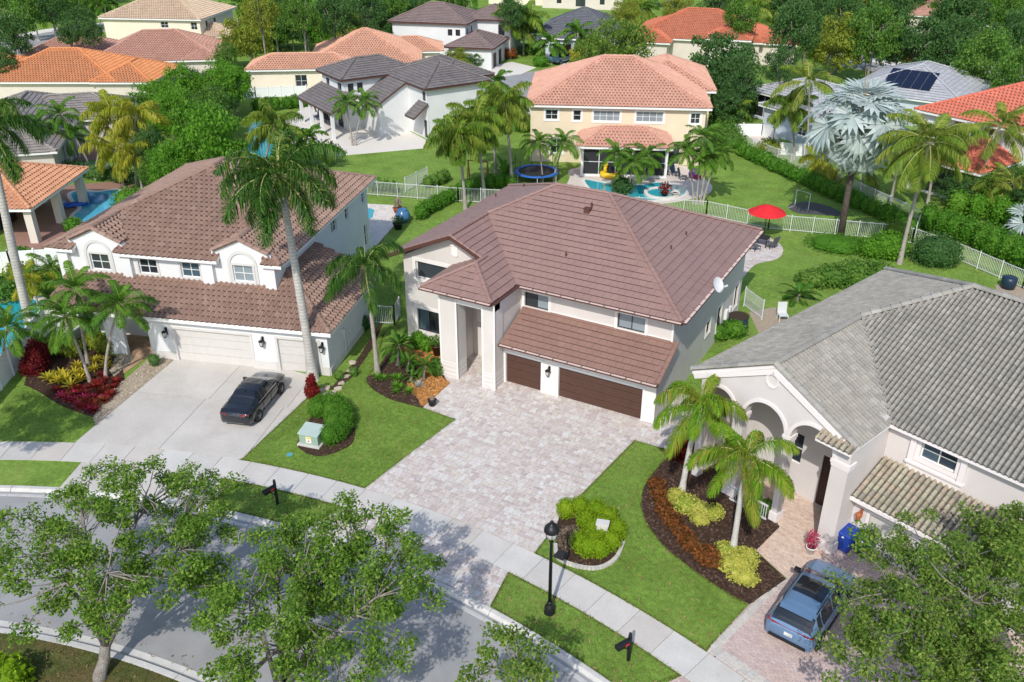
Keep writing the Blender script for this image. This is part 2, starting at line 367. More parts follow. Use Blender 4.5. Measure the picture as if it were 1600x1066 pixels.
M['carglass'] = mat('car_glass', (.012,.015,.02), .04, spec=.9)
M['tyre'] = mat('tyre_rubber', (.02,.02,.02), .9)
M['rim'] = mat('alloy_rim', (.60,.60,.62), .3, metal=.7)
M['chrome'] = mat('chrome', (.75,.75,.77), .15, metal=1.0)
M['redlight'] = mat('red_lens', (.30,.012,.015), .15, spec=.6)
M['plate'] = mat('number_plate', (.78,.78,.75), .5)
M['transf'] = mat('pale_green_metal', (.30,.40,.33), .55, noise=[(2,.08)])
M['transftop'] = mat('pale_green_lid', (.42,.52,.47), .45, noise=[(2,.06)])
M['bin_blue'] = mat('blue_plastic', (.012,.05,.32), .45, spec=.4)
M['bin_green'] = mat('green_plastic', (.012,.10,.035), .5, spec=.4)
M['umbrella'] = mat('red_canvas', [(.62,.014,.022),(.68,.02,.028)], .8)
M['pot_black'] = mat('black_pot', (.022,.022,.024), .6)
M['pot_brown'] = mat('brown_pot', (.06,.025,.016), .5)
M['terracotta'] = mat('terracotta_pot', (.42,.13,.05), .8)
M['bluepot'] = mat('blue_glazed_pot', (.06,.16,.32), .25, noise=[(3,.3)])
M['soil'] = mat('soil', (.05,.032,.022), .95)
M['mesh'] = mat('dark_insect_screen', (.022,.024,.027), .6)
M['yellowpl'] = mat('yellow_plastic', (.75,.50,.03), .5)
M['redpl'] = mat('red_plastic', (.55,.03,.03), .5)
M['purple'] = mat('purple_plastic', (.25,.06,.32), .5)
M['bluepl'] = mat('blue_pad', (.02,.12,.45), .5)
M['bluefloat'] = mat('blue_float', (.03,.14,.60), .35)
M['sling'] = mat('dark_sling', (.11,.11,.12), .7)
M['wood'] = mat('cedar_wood', (.30,.14,.06), .8)
M['barrel'] = mat('dark_blue_barrel', (.012,.03,.055), .35)
M['trampoline'] = mat('trampoline_mat', (.02,.02,.022), .8)
M['stickery'] = mat('yellow_label', (.75,.55,.05), .6)
M['stickerw'] = mat('white_label', (.80,.80,.78), .6)
M['stickero'] = mat('orange_label', (.80,.25,.05), .6)
M['valve'] = mat('blue_valve_cover', (.10,.34,.38), .6)
M['mat_floor'] = mat('door_mat', (.10,.075,.05), .95)
M['terralamp'] = mat('copper_lantern', (.40,.13,.05), .6)
# ------------------------------------------------------------------ geometry helpers
def clip_rect(poly, u0, v0, u1, v1):
    for ax, val, sg in ((0,u0,1),(0,u1,-1),(1,v0,1),(1,v1,-1)):
        if not poly: return poly
        out = []; p = poly[-1]; dp = (p[ax]-val)*sg
        for q in poly:
            dq = (q[ax]-val)*sg
            if (dp < 0) != (dq < 0):
                t = dp/(dp-dq); out.append((p[0]+(q[0]-p[0])*t, p[1]+(q[1]-p[1])*t))
            if dq >= 0: out.append(q)
            p, dp = q, dq
        poly = out
    return poly

def area(p): return .5*sum(p[i-1][0]*p[i][1]-p[i][0]*p[i-1][1] for i in range(len(p)))

def inside(poly, x, y):
    """x, y numpy arrays"""
    r = np.zeros(np.shape(x), bool); n = len(poly)
    for i in range(n):
        x0, y0 = poly[i-1]; x1, y1 = poly[i]
        c = (y0 > y) != (y1 > y)
        with np.errstate(divide='ignore', invalid='ignore'):
            r ^= c & (x < (x1-x0)*(y-y0)/((y1-y0) if y1 != y0 else 1e-9)+x0)
    return r

def spline(pts, n=6, closed=True):
    out = []; m = len(pts)
    for i in range(m if closed else m-1):
        g = (lambda k: np.array(pts[k % m], float)) if closed else (lambda k: np.array(pts[max(0, min(m-1, k))], float))
        p0, p1, p2, p3 = g(i-1), g(i), g(i+1), g(i+2)
        for k in range(n):
            t = k/n
            out.append(tuple(.5*((2*p1)+(p2-p0)*t+(2*p0-5*p1+4*p2-p3)*t*t+(3*p1-p0-3*p2+p3)*t**3)))
    if not closed: out.append(tuple(np.array(pts[-1], float)))
    return out

CX, CY = -18.3, -19.15                       # centre of the curving street
def pol(r, deg): return (CX + r*math.cos(R(deg)), CY + r*math.sin(R(deg)))

def flat(name, poly, z, m, kind='structure', thick=.05):
    """a ground surface with a small real edge"""
    mb = MB()
    if area(poly) < 0: poly = poly[::-1]
    mb.prism(poly, z-thick, z, 0)
    return tag(mb.obj(name, m), kind=kind)

def ring(name, r0, r1, z, m, a0=-60, a1=240, step=1.5, thick=0.06):
    mb = MB(); n = int((a1-a0)/step)
    vs = []; fs = []
    for i in range(n+1):
        a = a0+(a1-a0)*i/n
        vs += [(*pol(r0, a), z), (*pol(r1, a), z)]
    for i in range(n): fs.append((2*i, 2*i+1, 2*i+3, 2*i+2))
    mb.add(vs, fs, 0)
    return tag(mb.obj(name, m), kind='structure')

R_SB, R_SF, R_KB, R_RD, R_NR, R_NG = 45.4, 43.85, 41.8, 41.15, 33.75, 33.1
# base ground far below everything, lawn outside the kerb, island inside
tag(MB().sheet([(-700,-500),(600,-500),(600,900),(-700,900)], -.22, 0).obj('ground', M['mulch']), kind='structure')
ring('lawn', R_KB-.02, 520, 0, M['lawn'], 0, 180, 1.5)
ring('road', R_NR-.3, R_RD+.3, -.10, M['asphalt'], 20, 170, 1.0)
tag(MB().prism([pol(R_NG+.05, 20+150*i/100) for i in range(101)] + [pol(3, 95)], -.1, 0, 0).obj('island_lawn', M['dry_lawn']), kind='structure')

def kerb(name, prof, label=None):
    """swept profile in sections with open joints; children are the cast sections"""
    root = tag(bpy.data.objects.new(name, None), kind='structure'); COL.objects.link(root)
    a0 = 62.0; seg = 3.05/41.5*180/PI
    for j in range(30):
        mb = MB(); vs = []; fs = []; n = 4; k = len(prof)
        for i in range(n+1):
            a = a0 + seg*(j + .004 + (i/n)*.992)
            vs += [(*pol(r, a), z) for r, z in prof]
        for i in range(n):
            for q in range(k-1): fs.append((i*k+q, i*k+q+1, (i+1)*k+q+1, (i+1)*k+q))
        fs.append(tuple(range(k))[::-1]); fs.append(tuple(n*k+q for q in range(k)))
        mb.add(vs, fs)
        mb.obj('kerb_section', M['kerb'], root)
kerb('kerb', [(R_RD-.02,-.2),(R_RD,-.085),(R_RD+.36,-.115),(R_RD+.46,.015),(R_RD+.63,.025),(R_KB+.01,.02),(R_KB+.02,-.2)])
kerb('kerb', [(R_NR+.02,-.2),(R_NR,-.085),(R_NR-.34,-.105),(R_NR-.42,.012),(R_NR-.62,.02),(R_NG-.01,.018),(R_NG-.02,-.2)][::-1])

# sidewalk slabs
walk = tag(bpy.data.objects.new('sidewalk', None), kind='structure'); COL.objects.link(walk)
sa = 1.56/44.6*180/PI
for j in range(42):
    mb = MB(); n = 3; a0 = 63 + sa*j
    g = .012/44.6*180/PI
    poly = [pol(R_SB, a0+g+(sa-2*g)*i/n) for i in range(n+1)] + [pol(R_SF, a0+g+(sa-2*g)*(n-i)/n) for i in range(n+1)]
    dz = rnd.uniform(-.003, .004)
    if area(poly) < 0: poly = poly[::-1]
    mb.prism(poly, -.06, .022+dz)
    mb.obj('concrete_slab', M['concrete'], walk)
ring('sidewalk_bedding', R_SF, R_SB, .006, M['bedding'], 60, 130, 1)

CAMV = np.array(CAM)
def pave(name, poly, ang, lens, rowd, m, nind=0, gap=.012, z=.03, h=.05, piece='paver', jit=.004, parent=None, bed=True, bond=None):
    """lays a polygon with courses of pieces (each with its own edges), the nearest nind as objects, the rest joined"""
    root = parent
    if root is None:
        root = tag(bpy.data.objects.new(name, None), kind='structure'); COL.objects.link(root)
    if area(poly) < 0: poly = poly[::-1]
    if bed:
        mb = MB(); mb.prism(poly, -.03, z-.016, 0); mb.obj('bedding', M['bedding'], root)
    ca, sn = math.cos(R(ang)), math.sin(R(ang))
    q = [(p[0]*ca+p[1]*sn, -p[0]*sn+p[1]*ca) for p in poly]
    us = [p[0] for p in q]; vs_ = [p[1] for p in q]
    rows = []; v = min(vs_)-rnd.random()*.1
    pieces = []
    while v < max(vs_):
        d = rowd if not isinstance(rowd, (tuple, list)) else rnd.choice(rowd)
        strip = clip_rect(q, min(us)-1, v, max(us)+1, v+d)
        if strip and abs(area(strip)) > 1e-4:
            lo = min(p[0] for p in strip); hi = max(p[0] for p in strip)
            u = lo - rnd.random()*.2 if bond is None else math.floor(lo/lens[0])*lens[0] - bond*lens[0]*(len(rows) % 2)
            while u < hi:
                w = rnd.choice(lens)
                c = clip_rect(strip, u+gap/2, v+gap/2, u+w-gap/2, v+d-gap/2)
                if c and abs(area(c)) > .1*w*d*.3:
                    pieces.append(c)
                u += w
        rows.append(v); v += d
    def world(c): return [(p[0]*ca-p[1]*sn, p[0]*sn+p[1]*ca) for p in c]
    pieces = [world(c) for c in pieces]
    pieces.sort(key=lambda c: (c[0][0]-CAM[0])**2+(c[0][1]-CAM[1])**2)
    if nind:
        cache = {}
        for c in pieces[:nind]:
            dz = rnd.uniform(-jit, jit)
            cx = sum(p[0] for p in c)/len(c); cy = sum(p[1] for p in c)/len(c)
            loc = [(p[0]-cx, p[1]-cy) for p in c]
            key = tuple(round(t, 3) for p in loc for t in p)
            me = cache.get(key)
            if me is None:
                a = MB(); prism_open(a, loc, -h, 0, 0); me = cache[key] = a.mesh(piece, m)
            link(piece, me, root, (cx, cy, z+dz))
    rest = pieces[nind:]
    if rest:
        a = MB()
        for c in rest: prism_open(a, c, z-h, z+rnd.uniform(-jit, jit))
        o = a.obj(piece+'_field', m, root); tag(o, kind='stuff')
    return root

def prism_open(a, poly, z0, z1, t=None, cham=.008):
    """prism without its bottom, edges slightly eased"""
    if area(poly) < 0: poly = poly[::-1]
    n = len(poly); cx = sum(p[0] for p in poly)/n; cy = sum(p[1] for p in poly)/n
    r = max(math.hypot(p[0]-cx, p[1]-cy) for p in poly); k = 1-min(cham/max(r, .01), .3)
    vs = [(p[0],p[1],z0) for p in poly] + [(p[0],p[1],z1-cham) for p in poly] + [(cx+(p[0]-cx)*k, cy+(p[1]-cy)*k, z1) for p in poly]
    fs = [tuple(range(2*n,3*n))] + [(i,(i+1)%n,n+(i+1)%n,n+i) for i in range(n)] + [(n+i,n+(i+1)%n,2*n+(i+1)%n,2*n+i) for i in range(n)]
    a.add(vs, fs, t)

def arc_pts(r, p, q, n=10):
    a = math.degrees(math.atan2(p[1]-CY, p[0]-CX)); b = math.degrees(math.atan2(q[1]-CY, q[0]-CX))
    return [pol(r, a+(b-a)*i/n) for i in range(n+1)]

# the wide paver driveway of the brown-roofed house, its apron and the path beside the garage
dv = [(-24.01, 33.32), (-21.78, 33.2), (-22.11, 29.66)] + arc_pts(R_SB+.02, (-22.4, 26.45), (-13.31, 25.84), 10) + [(-13.33, 29.87), (-12.75, 35.98), (-10.75, 36.01), (-10.84, 38.4), (-10.7,41.5), (-12.3,41.5), (-12.3,38.2), (-21.5,38.2), (-21.5,40.2), (-24.9,40.2), (-24.9,36.6)]
pave('paver_driveway', dv, 0, [.2,.3,.3,.4,.25], [.2,.2,.3], M['paver'], 300)
ap = arc_pts(R_SF-.02, (-22.47, 24.75), (-13.72, 24.41), 10) + arc_pts(R_KB+.03, (-13.37, 22.57), (-22.99, 23.78), 10)
pave('paver_apron', ap, 0, [.2,.3,.3,.4], [.2,.2,.3], M['paver'], 300)
# concrete driveway of the white house, cast in slabs
cdv = [(-39.95, 30.58), (-39.01, 31.1), (-35.3, 32.28), (-33.76, 32.87), (-30.97, 33.14), (-30.2, 31.4), (-29.16, 25.12)] + arc_pts(R_SB+.02, (-29.35, 25.14), (-37.65, 22.02), 6)
pave('concrete_driveway', cdv, 18, [4.6], [5.2], M['drive_conc'], 20, gap=.03, z=.025, piece='concrete_slab', jit=.002)
cap_ = arc_pts(R_SF-.02, (-28.95, 23.45), (-35.1, 19.25), 6) + arc_pts(R_KB+.03, (-34.33, 17.51), (-27.35, 21.84), 6)
pave('concrete_apron', cap_, 18, [3.2], [6], M['drive_conc'], 20, gap=.03, z=.024, piece='concrete_slab', jit=.002)
# herringbone driveway of the grey-roofed house with a border course
rd = [(-3.5, 29.63), (-4.44, 27.47), (-5.09, 24.74)] + arc_pts(R_SB+.02, (-5.05, 24.62), (-0.3, 22.86), 6) + [(6.11, 27.89), (6.02, 33.87), (0.57, 34.83), (-2.04, 32.91), (-2.54, 31.8)]
pave('herringbone_driveway', rd, -20, [.21,.21], .105, M['paver2'], 0, gap=.01, bond=.5)
pave('driveway_border', [(-3.69, 29.75), (-3.46, 29.57), (-4.79, 24.59), (-5.11, 24.66)], 40, [.3], .45, M['border'], 60, z=.04)
pave('driveway_border', arc_pts(R_SB+.05, (-5.05, 24.62), (-2.67, 23.65), 6)+arc_pts(R_SB+.55, (-2.65, 23.99), (-5, 24.93), 6), -25, [.3], [.3], M['border'], 60, z=.045)
apr = arc_pts(R_SF-.02, (-5.51, 23.06), (-1.07, 21.59), 6)+arc_pts(R_KB+.03, (-1.33, 20.91), (-6.51, 21.69), 6)
pave('herringbone_apron', apr, -20, [.21,.21], .105, M['paver2'], 0, gap=.01, bond=.5)
wk = [(-5.16, 30.81), (-3.46, 29.66), (-2.37, 31.89), (-2.65, 35.04), (-3.17, 37.2), (-6.32, 39.43), (-6.3, 35.18), (-4.6, 32.85)]
pave('entry_walk', wk, -20, [.2,.2], .1, M['walk2'], 0, gap=.01, z=.035, bond=.5)
# stamped walk to the white house's door
pave('entry_walk', [(-43.54, 29.4), (-41.25, 27.87), (-41.11, 27.53), (-41.65, 30.45), (-40.4, 30.51), (-46.5, 32.75), (-45.82, 31.29)], 18, [.9,.6], [.6], M['stampwalk'], 30, gap=.015, z=.03, piece='stone')
# backyard hard surfaces
pave('round_patio', spline([(-16.34, 66.11), (-14.42, 67.49), (-12.68, 65.99), (-12.36, 63.55), (-13.54, 61.51), (-13.92, 57.9)], 6), 0, [.3,.4], [.3,.2], M['paver'], 0, z=.03)
pave('pool_deck', [(-47.54, 58.19), (-44.6, 59.24), (-42.8, 57.85), (-41.92, 56.23), (-40.27, 51.02), (-39.58, 49.05), (-45.81, 54.24)], 18, [.4,.5], [.4,.3], M['deck'], 0, z=.03)
tag(flat('pool_water', spline([(-48.1, 57.12), (-45.61, 57.56), (-44.75, 56.59), (-44.28, 55.44), (-45.34, 53.64)], 6), .045, M['water']))
flat('patio', [(-72.76, 76.54), (-75.75, 85.71), (-69.82, 87.07), (-52.97, 77.61), (-52.19, 75.25), (-58.25, 68.71), (-61.36, 70.17), (-67.43, 69.6)], .02, M['coping'])
flat('pool_water', spline([(-73.96, 72.62), (-74.82, 75.39), (-70.8, 72.8), (-65.37, 67.14), (-63.53, 63), (-65.14, 63.36)], 6), .035, M['water'])
flat('pool_deck', spline([(-34.55, 73.64), (-35.14, 77.02), (-26.95, 82.52), (-23.32, 79.42), (-21.88, 77.41), (-21.8, 74.78), (-24.08, 71.17), (-27.86, 68.7), (-32.38, 69.13)], 6), .02, M['deck'])
flat('pool_water', spline([(-32.96, 73.64), (-31.62, 73.72), (-29.76, 73.89), (-27.88, 74.72), (-26.6, 76.29), (-24.98, 76.11), (-23.5, 74.85), (-24, 72.57), (-26.29, 70.72), (-29.09, 70.15), (-31.22, 71.4)], 8), .045, M['water'])
def coping(pts, w=.3, z=.06, closed=True, m='coping'):
    mb = MB(); P = spline(pts, 8); n = len(P)
    sgn = 1 if area(P) > 0 else -1
    vs = []
    for i in range(n):
        d = np.array(P[(i+1) % n])-np.array(P[i-1]); d /= np.linalg.norm(d)+1e-9; nn = np.array([d[1],-d[0]])*sgn
        a = np.array(P[i]); b = a+nn*w
        vs += [(*a,z),(*b,z),(*b,z-.06),(*a,z-.06)]
    fs = []
    for i in range(n):
        j = (i+1) % n
        fs += [(4*i+k, 4*i+(k+1) % 4, 4*j+(k+1) % 4, 4*j+k) for k in range(4)]
    mb.add(vs, fs); return tag(mb.obj('pool_coping', M[m]), kind='structure')
coping([(-32.96, 73.64), (-31.62, 73.72), (-29.76, 73.89), (-27.88, 74.72), (-26.6, 76.29), (-24.98, 76.11), (-23.5, 74.85), (-24, 72.57), (-26.29, 70.72), (-29.09, 70.15), (-31.22, 71.4)])
# pool behind the white house's fence, with its terracotta deck
flat('pool_deck', [(-74.33, 49), (-70.15, 53.05), (-62.81, 47.5), (-60.86, 44.22), (-60.04, 39.92), (-61.57, 37.16), (-65.85, 37.46), (-71.62, 40.83), (-72.99, 47.66)], .02, M['reddeck'])
PW = [(-71.66, 47.78), (-71.47, 48.7), (-70.05, 49.08), (-68.73, 50.43), (-66.24, 49.39), (-63.74, 46.62), (-63.56, 43.9), (-64.83, 43.54), (-66.45, 44.04), (-67.65, 45.73), (-69.81, 46.63)]
flat('pool_water', spline(PW, 8), .05, M['bluewater'])
flat('deep_water', spline([(-71.01, 47.94), (-69, 49.26), (-67.68, 48.59), (-66.94, 47.26), (-67.77, 46.61), (-69.71, 47.07)], 6), .056, M['deepblue'], thick=.004)
coping(PW, .35, .065)
flat('pool_deck', [(-82.43, 53.28), (-78.61, 55.9), (-79.18, 59.49), (-85.68, 61.53), (-84.98, 56.28)], .02, M['reddeck'])
flat('pool_water', spline([(-78.51, 53.01), (-78.71, 54.11), (-78.15, 55.16), (-77.04, 55.77), (-75.44, 54.71), (-76.27, 53.3)], 6), .05, M['deepblue'])
flat('pool_water', spline([(-56.22, 30.42), (-54.39, 31.89), (-52.18, 30.67), (-48.74, 27.26), (-48.5, 26.02), (-50.17, 25.1), (-57.35, 29.79)], 4), .05, M['water'])
coping([(-56.22, 30.42), (-54.39, 31.89), (-52.18, 30.67), (-48.74, 27.26), (-48.5, 26.02), (-50.17, 25.1), (-57.35, 29.79)], .5, .07)
# streets and drives further off
flat('cul_de_sac', spline([(-61.88, 101.65), (-63.44, 109.08), (-62.15, 112.26), (-59.58, 116.74), (-56.22, 110.21), (-52.46, 99.39), (-50.62, 92.22), (-52.18, 89.62), (-56.22, 92.72)], 5), .02, M['asphalt'])
flat('far_driveway', [(-68.09, 114.67), (-66.67, 120.43), (-61.45, 118.35), (-61.17, 113.3), (-63.44, 109.08)], .035, M['coping'])
flat('far_driveway', [(-50.66, 91.5), (-51.48, 97.22), (-48.83, 93.21), (-48.53, 89.95)], .03, M['coping'])
flat('far_driveway', [(-58, 117.1), (-59.93, 124.16), (-57.82, 124.2), (-55.99, 118.21)], .03, M['coping'])
flat('side_road', [(-150.57, 87.47), (-152.91, 98.13), (-152.88, 104.32), (-150.75, 115.52), (-143.41, 109.57), (-146.51, 104.72), (-143.54, 97.51), (-136.41, 88.93), (-137.78, 79.37)], .02, M['asphalt'])
flat('far_path', [(-153.41, 89.27), (-155.4, 106.16), (-152.7, 117.1), (-150.11, 115), (-152.06, 103.98), (-149.46, 86.77)], .03, M['coping'])
flat('side_road', [(-28.78, 150.38), (-16.84, 147.45), (-9.06, 149.52), (9.13, 155.3), (8.86, 136.57), (-6.95, 127.82), (-14.6, 138.08), (-25.03, 141.79)], .02, M['asphalt'])
flat('far_path', [(-27.93, 153.41), (-17.31, 150.65), (-7.64, 153.11), (-4.88, 151.29), (-15.63, 145.34), (-26.55, 149.14)], .032, M['coping'])
flat('far_road', [(-18.26, 243.83), (-6.59, 228.7), (9.95, 211.72), (9.79, 200.95), (-8.24, 215.57), (-19.8, 232.37)], .02, M['asphalt'])
flat('lanai_deck', [(-3.21, 89.45), (-1.14, 87.43), (-1.61, 83.62), (-7.29, 94.14), (-6.35, 97.18)], .02, M['deck'])
flat('side_patio', [(-25.05, 98.13), (-23.28, 102.28), (-19.7, 92.42), (-21.34, 92.32)], .02, M['deck'])
flat('sand_bed', [(-11.76, 53.47), (-10.48, 55.06), (-8.8, 53.31), (-10.42, 50.88)], .012, M['river'])
flat('sand_bed', [(2.17, 66.18), (4.75, 66.99), (5.58, 63.95), (2.53, 63.4)], .012, M['river'])

def bed(name, poly, m, chipm=None, nchip=0, z=.045, size=.06):
    if area(poly) < 0: poly = poly[::-1]
    root = tag(MB().prism(poly, -.03, z, 0).obj(name, m), kind='structure')
    if nchip:
        P = np.array(poly); lo = P.min(0); hi = P.max(0)
        xy = NR.uniform(lo, hi, (nchip*3, 2)); xy = xy[inside(poly, xy[:,0], xy[:,1])][:nchip]
        scatter_chips('chips', xy, z, size, chipm, root)
    return root
def scatter_chips(name, xy, z, size, m, root):
    n = len(xy)
    c = np.c_[xy, np.full(n, z+.012)]
    a = NR.uniform(0, 2*PI, n); ln = size*NR.uniform(.5, 1.6, n); wd = size*NR.uniform(.25, .6, n); tl = NR.uniform(-.5, .5, n)
    e1 = np.c_[np.cos(a)*np.cos(tl), np.sin(a)*np.cos(tl), np.sin(tl)]*ln[:,None]
    e2 = np.c_[-np.sin(a), np.cos(a), NR.uniform(-.4, .4, n)]*wd[:,None]
    V = np.stack([c-e1-e2, c+e1-e2, c+e1+e2, c-e1+e2], 1).reshape(-1, 3)
    o = link(name, raw_mesh(name, V, np.arange(4*n), np.full(n, 4), m, NR.random(n)), root)
    return tag(o, kind='stuff')
BED_R = spline([(-10.69, 36.04), (-10.91, 32.92), (-10.47, 31.24), (-9.72, 30.11), (-8.53, 29.08), (-6.81, 28.23), (-5.29, 27.69), (-4.4, 27.5)], 5, False) + [(-3.49, 29.6), (-5.06, 30.67), (-4.55, 32.77), (-5.91, 33.76), (-7.59, 35.33), (-10.18, 37.29)]
bed('mulch_bed', BED_R, M['mulch'], M['chip'], 3500)
BED_E = spline([(-28.45, 34.95), (-28.53, 34.33), (-27.7, 33.65), (-26.03, 33.18), (-23.97, 33.27)], 5, False) + [(-24.14, 36.11), (-27.35, 39.1), (-28.92, 39.18), (-29.47, 37.93)]
bed('mulch_bed', BED_E, M['mulch'], M['chip'], 1500)
BED_O = spline([(-26.18, 34.98), (-25.57, 34.36), (-24.81, 34), (-24.21, 33.43)], 4, False) + [(-23.98, 33.41), (-24.05, 36.16), (-24.85, 36.53), (-26.96, 39.78), (-28.68, 38.83), (-28.71, 38.07), (-27.42, 37.69), (-25.76, 36.44)]
bed('orange_mulch_bed', BED_O, M['omulch'], M['ochip'], 1500, z=.062)
BED_L = spline([(-45.06, 24.36), (-43.74, 24.3), (-42.01, 24.03), (-40.56, 23.93), (-38.71, 24.02)], 5, False) + [(-39.35, 24.61), (-40.32, 27.31), (-42.81, 29.17), (-46.54, 28.95), (-47.49, 26.58)]
bed('mulch_bed', BED_L, M['mulch'], M['chip'], 900)
bed('gravel_bed', [(-38.72, 23.94), (-40, 25.75), (-40.57, 27.66), (-41.45, 30.38), (-40.39, 30.69), (-39.86, 30.45), (-38.03, 23.55)], M['river'], M['stone'], 600, z=.05, size=.05)
bed('gravel_bed', [(-43.14, 28.99), (-43.33, 29.61), (-42.07, 29.58), (-41.33, 27.41), (-42.14, 27.8)], M['river'], M['stone'], 300, z=.05, size=.05)
bed('mulch_bed', spline([(-27.74, 27.57), (-26.89, 27.01), (-25.93, 27.1), (-25.38, 27.91), (-25.28, 28.93), (-26.39, 30.35), (-27.84, 30.98), (-28.63, 29.81)], 5), M['mulch'], M['chip'], 500)
bed('mulch_bed', spline([(-12.77, 26.97), (-12.28, 26.22), (-11.4, 26.13), (-10.53, 26.48), (-10.14, 27.41), (-10.26, 28.6), (-11.9, 29.92), (-13.43, 29.07)], 5), M['mulch'], M['chip'], 500)
bed('black_mulch_bed', spline([(-14.54, 75.7), (-13.31, 77.52), (-11.14, 77.02), (-10.04, 75.45), (-11.73, 74.69), (-13.49, 74.25)], 5), M['darkrock'])
bed('mulch_bed', [(-29.58, 32.3), (-30.43, 36.02), (-31.84, 39.83), (-32.13, 40.91), (-30.57, 37.79), (-29.36, 34.04), (-29.32, 32.83)], M['mulch'], M['chip'], 400)

# cast edging stones round the lime shrub bed
eroot = empty('edging_border', 'curved border of pale cast edging stones round the lime green shrub bed', 'edging')
ep = spline([(-12.74, 26.89), (-12.26, 26.19), (-11.38, 26.1), (-10.51, 26.45), (-10.11, 27.34), (-10.23, 28.47)], 12, False)
acc = 0; last = None
for i in range(0, len(ep)-2, 2):
    a, b = ep[i], ep[i+2]
    mb = MB(); mb.bar((a[0],a[1],.05), (a[0]+(b[0]-a[0])*.94, a[1]+(b[1]-a[1])*.94, .05), .16, .14); mb.obj('edging_stone', M['border'], eroot)

# grass blades over the nearer lawns (ground cover nobody could count)
def blades(name, polys, dens, m, hmin=.03, hmax=.075, holes=()):
    V = []; n0 = 0
    for poly in polys:
        P = np.array(poly); lo = P.min(0); hi = P.max(0)
        n = int(np.prod(hi-lo)*dens); xy = NR.uniform(lo, hi, (n, 2)); k = inside(poly, xy[:,0], xy[:,1])
        for h in holes: k &= ~inside(h, xy[:,0], xy[:,1])
        V.append(xy[k])
    xy = np.concatenate(V); n = len(xy)
    a = NR.uniform(0, 2*PI, n); w = NR.uniform(.008, .02, n); h = NR.uniform(hmin, hmax, n); ln = NR.normal(0, .03, (n, 2))
    e = np.c_[np.cos(a), np.sin(a)]*w[:,None]
    z = np.zeros(n)
    V = np.stack([np.c_[xy-e, z], np.c_[xy+e, z], np.c_[xy+ln+e*.3, h]], 1).reshape(-1, 3)
    return tag(link(name, raw_mesh(name, V, np.arange(3*n), np.full(n, 3), m, NR.random(n))), kind='stuff')
def edge_strip(name, line, w, n, m):
    P = np.array(line); seg = np.diff(P, axis=0); L = np.hypot(*seg.T); c = np.concatenate([[0], np.cumsum(L)])
    t = NR.uniform(0, c[-1], n); i = np.clip(np.searchsorted(c, t)-1, 0, len(seg)-1); f = ((t-c[i])/np.maximum(L[i], 1e-6))[:,None]
    xy = P[i]+seg[i]*f+NR.normal(0, w, (n, 2))
    a = NR.uniform(0, 2*PI, n); ww = NR.uniform(.008, .02, n); h = NR.uniform(.02, .09, n)*(NR.random(n)**.5); ln = NR.normal(0, .035, (n, 2)); e = np.c_[np.cos(a), np.sin(a)]*ww[:,None]; z = np.zeros(n)
    V = np.stack([np.c_[xy-e, z], np.c_[xy+e, z], np.c_[xy+ln+e*.3, h]], 1).reshape(-1, 3)
    return tag(link(name, raw_mesh(name, V, np.arange(3*n), np.full(n, 3), m, NR.random(n))), kind='stuff')
LAWN1 = [(-29.16, 25.12)] + arc_pts(R_SB+.03, (-29.16, 25.12), (-22.4, 26.45), 6) + [(-21.78, 33.2), (-24.01, 33.32), (-26.03, 33.18), (-27.7, 33.65), (-28.53, 34.33), (-28.9, 35.56), (-31.06, 39.45), (-30.43, 36.02), (-29.55, 33.11), (-30.2, 31.4)]
LAWN2 = arc_pts(R_SB+.03, (-13.31, 25.84), (-5.11, 24.66), 8) + [(-4.42, 27.4), (-5.26, 27.62), (-6.78, 28.16), (-8.5, 29.01), (-9.71, 30.02), (-10.5, 31.23), (-10.94, 33.01), (-10.75, 36.01), (-12.75, 35.98), (-13.31, 29.83)]
V1 = arc_pts(R_SF-.03, (-28.82, 23.4), (-22.63, 24.72), 6) + arc_pts(R_KB+.04, (-23.02, 23.82), (-27.34, 21.84), 6)
V2 = arc_pts(R_SF-.03, (-13.71, 24.37), (-5.55, 23.04), 8) + arc_pts(R_KB+.04, (-7.01, 21.7), (-13.35, 22.58), 8)
LAWN3 = arc_pts(R_SB+.03, (-42.22, 19.55), (-37.68, 22), 5) + [(-38.21, 24.02), (-38.61, 23.93), (-41.89, 23.94), (-44.93, 24.27), (-43.89, 22.09), (-44.5, 21.03)]
ISL = [pol(R_NG-.02, a) for a in range(80, 125, 3)] + [pol(27, a) for a in range(125, 80, -3)]
blades('grass', [LAWN1, LAWN2, V1, V2, LAWN3], 420, M['grass'])
for ln_, n_ in ((LAWN1+LAWN1[:1], 5200), (LAWN2+LAWN2[:1], 6000), (V1+V1[:1], 2500), (V2+V2[:1], 3000)):
    edge_strip('edge_grass', ln_, .035, n_, M['drygrass']); edge_strip('edge_grass', ln_, .05, n_, M['grass'])
blades('dry_grass', [ISL], 260, M['drygrass'])

# fallen leaves on the verges, lawns and along the gutters
def litter(polys, n, size=.05, z=.03):
    root = tag(bpy.data.objects.new('leaf_litter', None), kind='stuff'); COL.objects.link(root)
    for poly, k in zip(polys, n):
        P = np.array(poly); lo = P.min(0); hi = P.max(0); xy = NR.uniform(lo, hi, (k*4, 2)); xy = xy[inside(poly, xy[:,0], xy[:,1])][:k]
        scatter_chips('fallen_leaf', xy, z, size, M['litter'], root)
litter([LAWN1, LAWN2, V1, V2, ISL], [160, 220, 130, 150, 300])
litter([[pol(R_RD+.1, a) for a in range(70, 116, 2)]+[pol(R_RD-.55, a) for a in range(114, 68, -2)], [pol(R_NR-.1, a) for a in range(85, 116, 2)]+[pol(R_NR+.5, a) for a in range(114, 83, -2)]], [260, 160], .045, -.085)
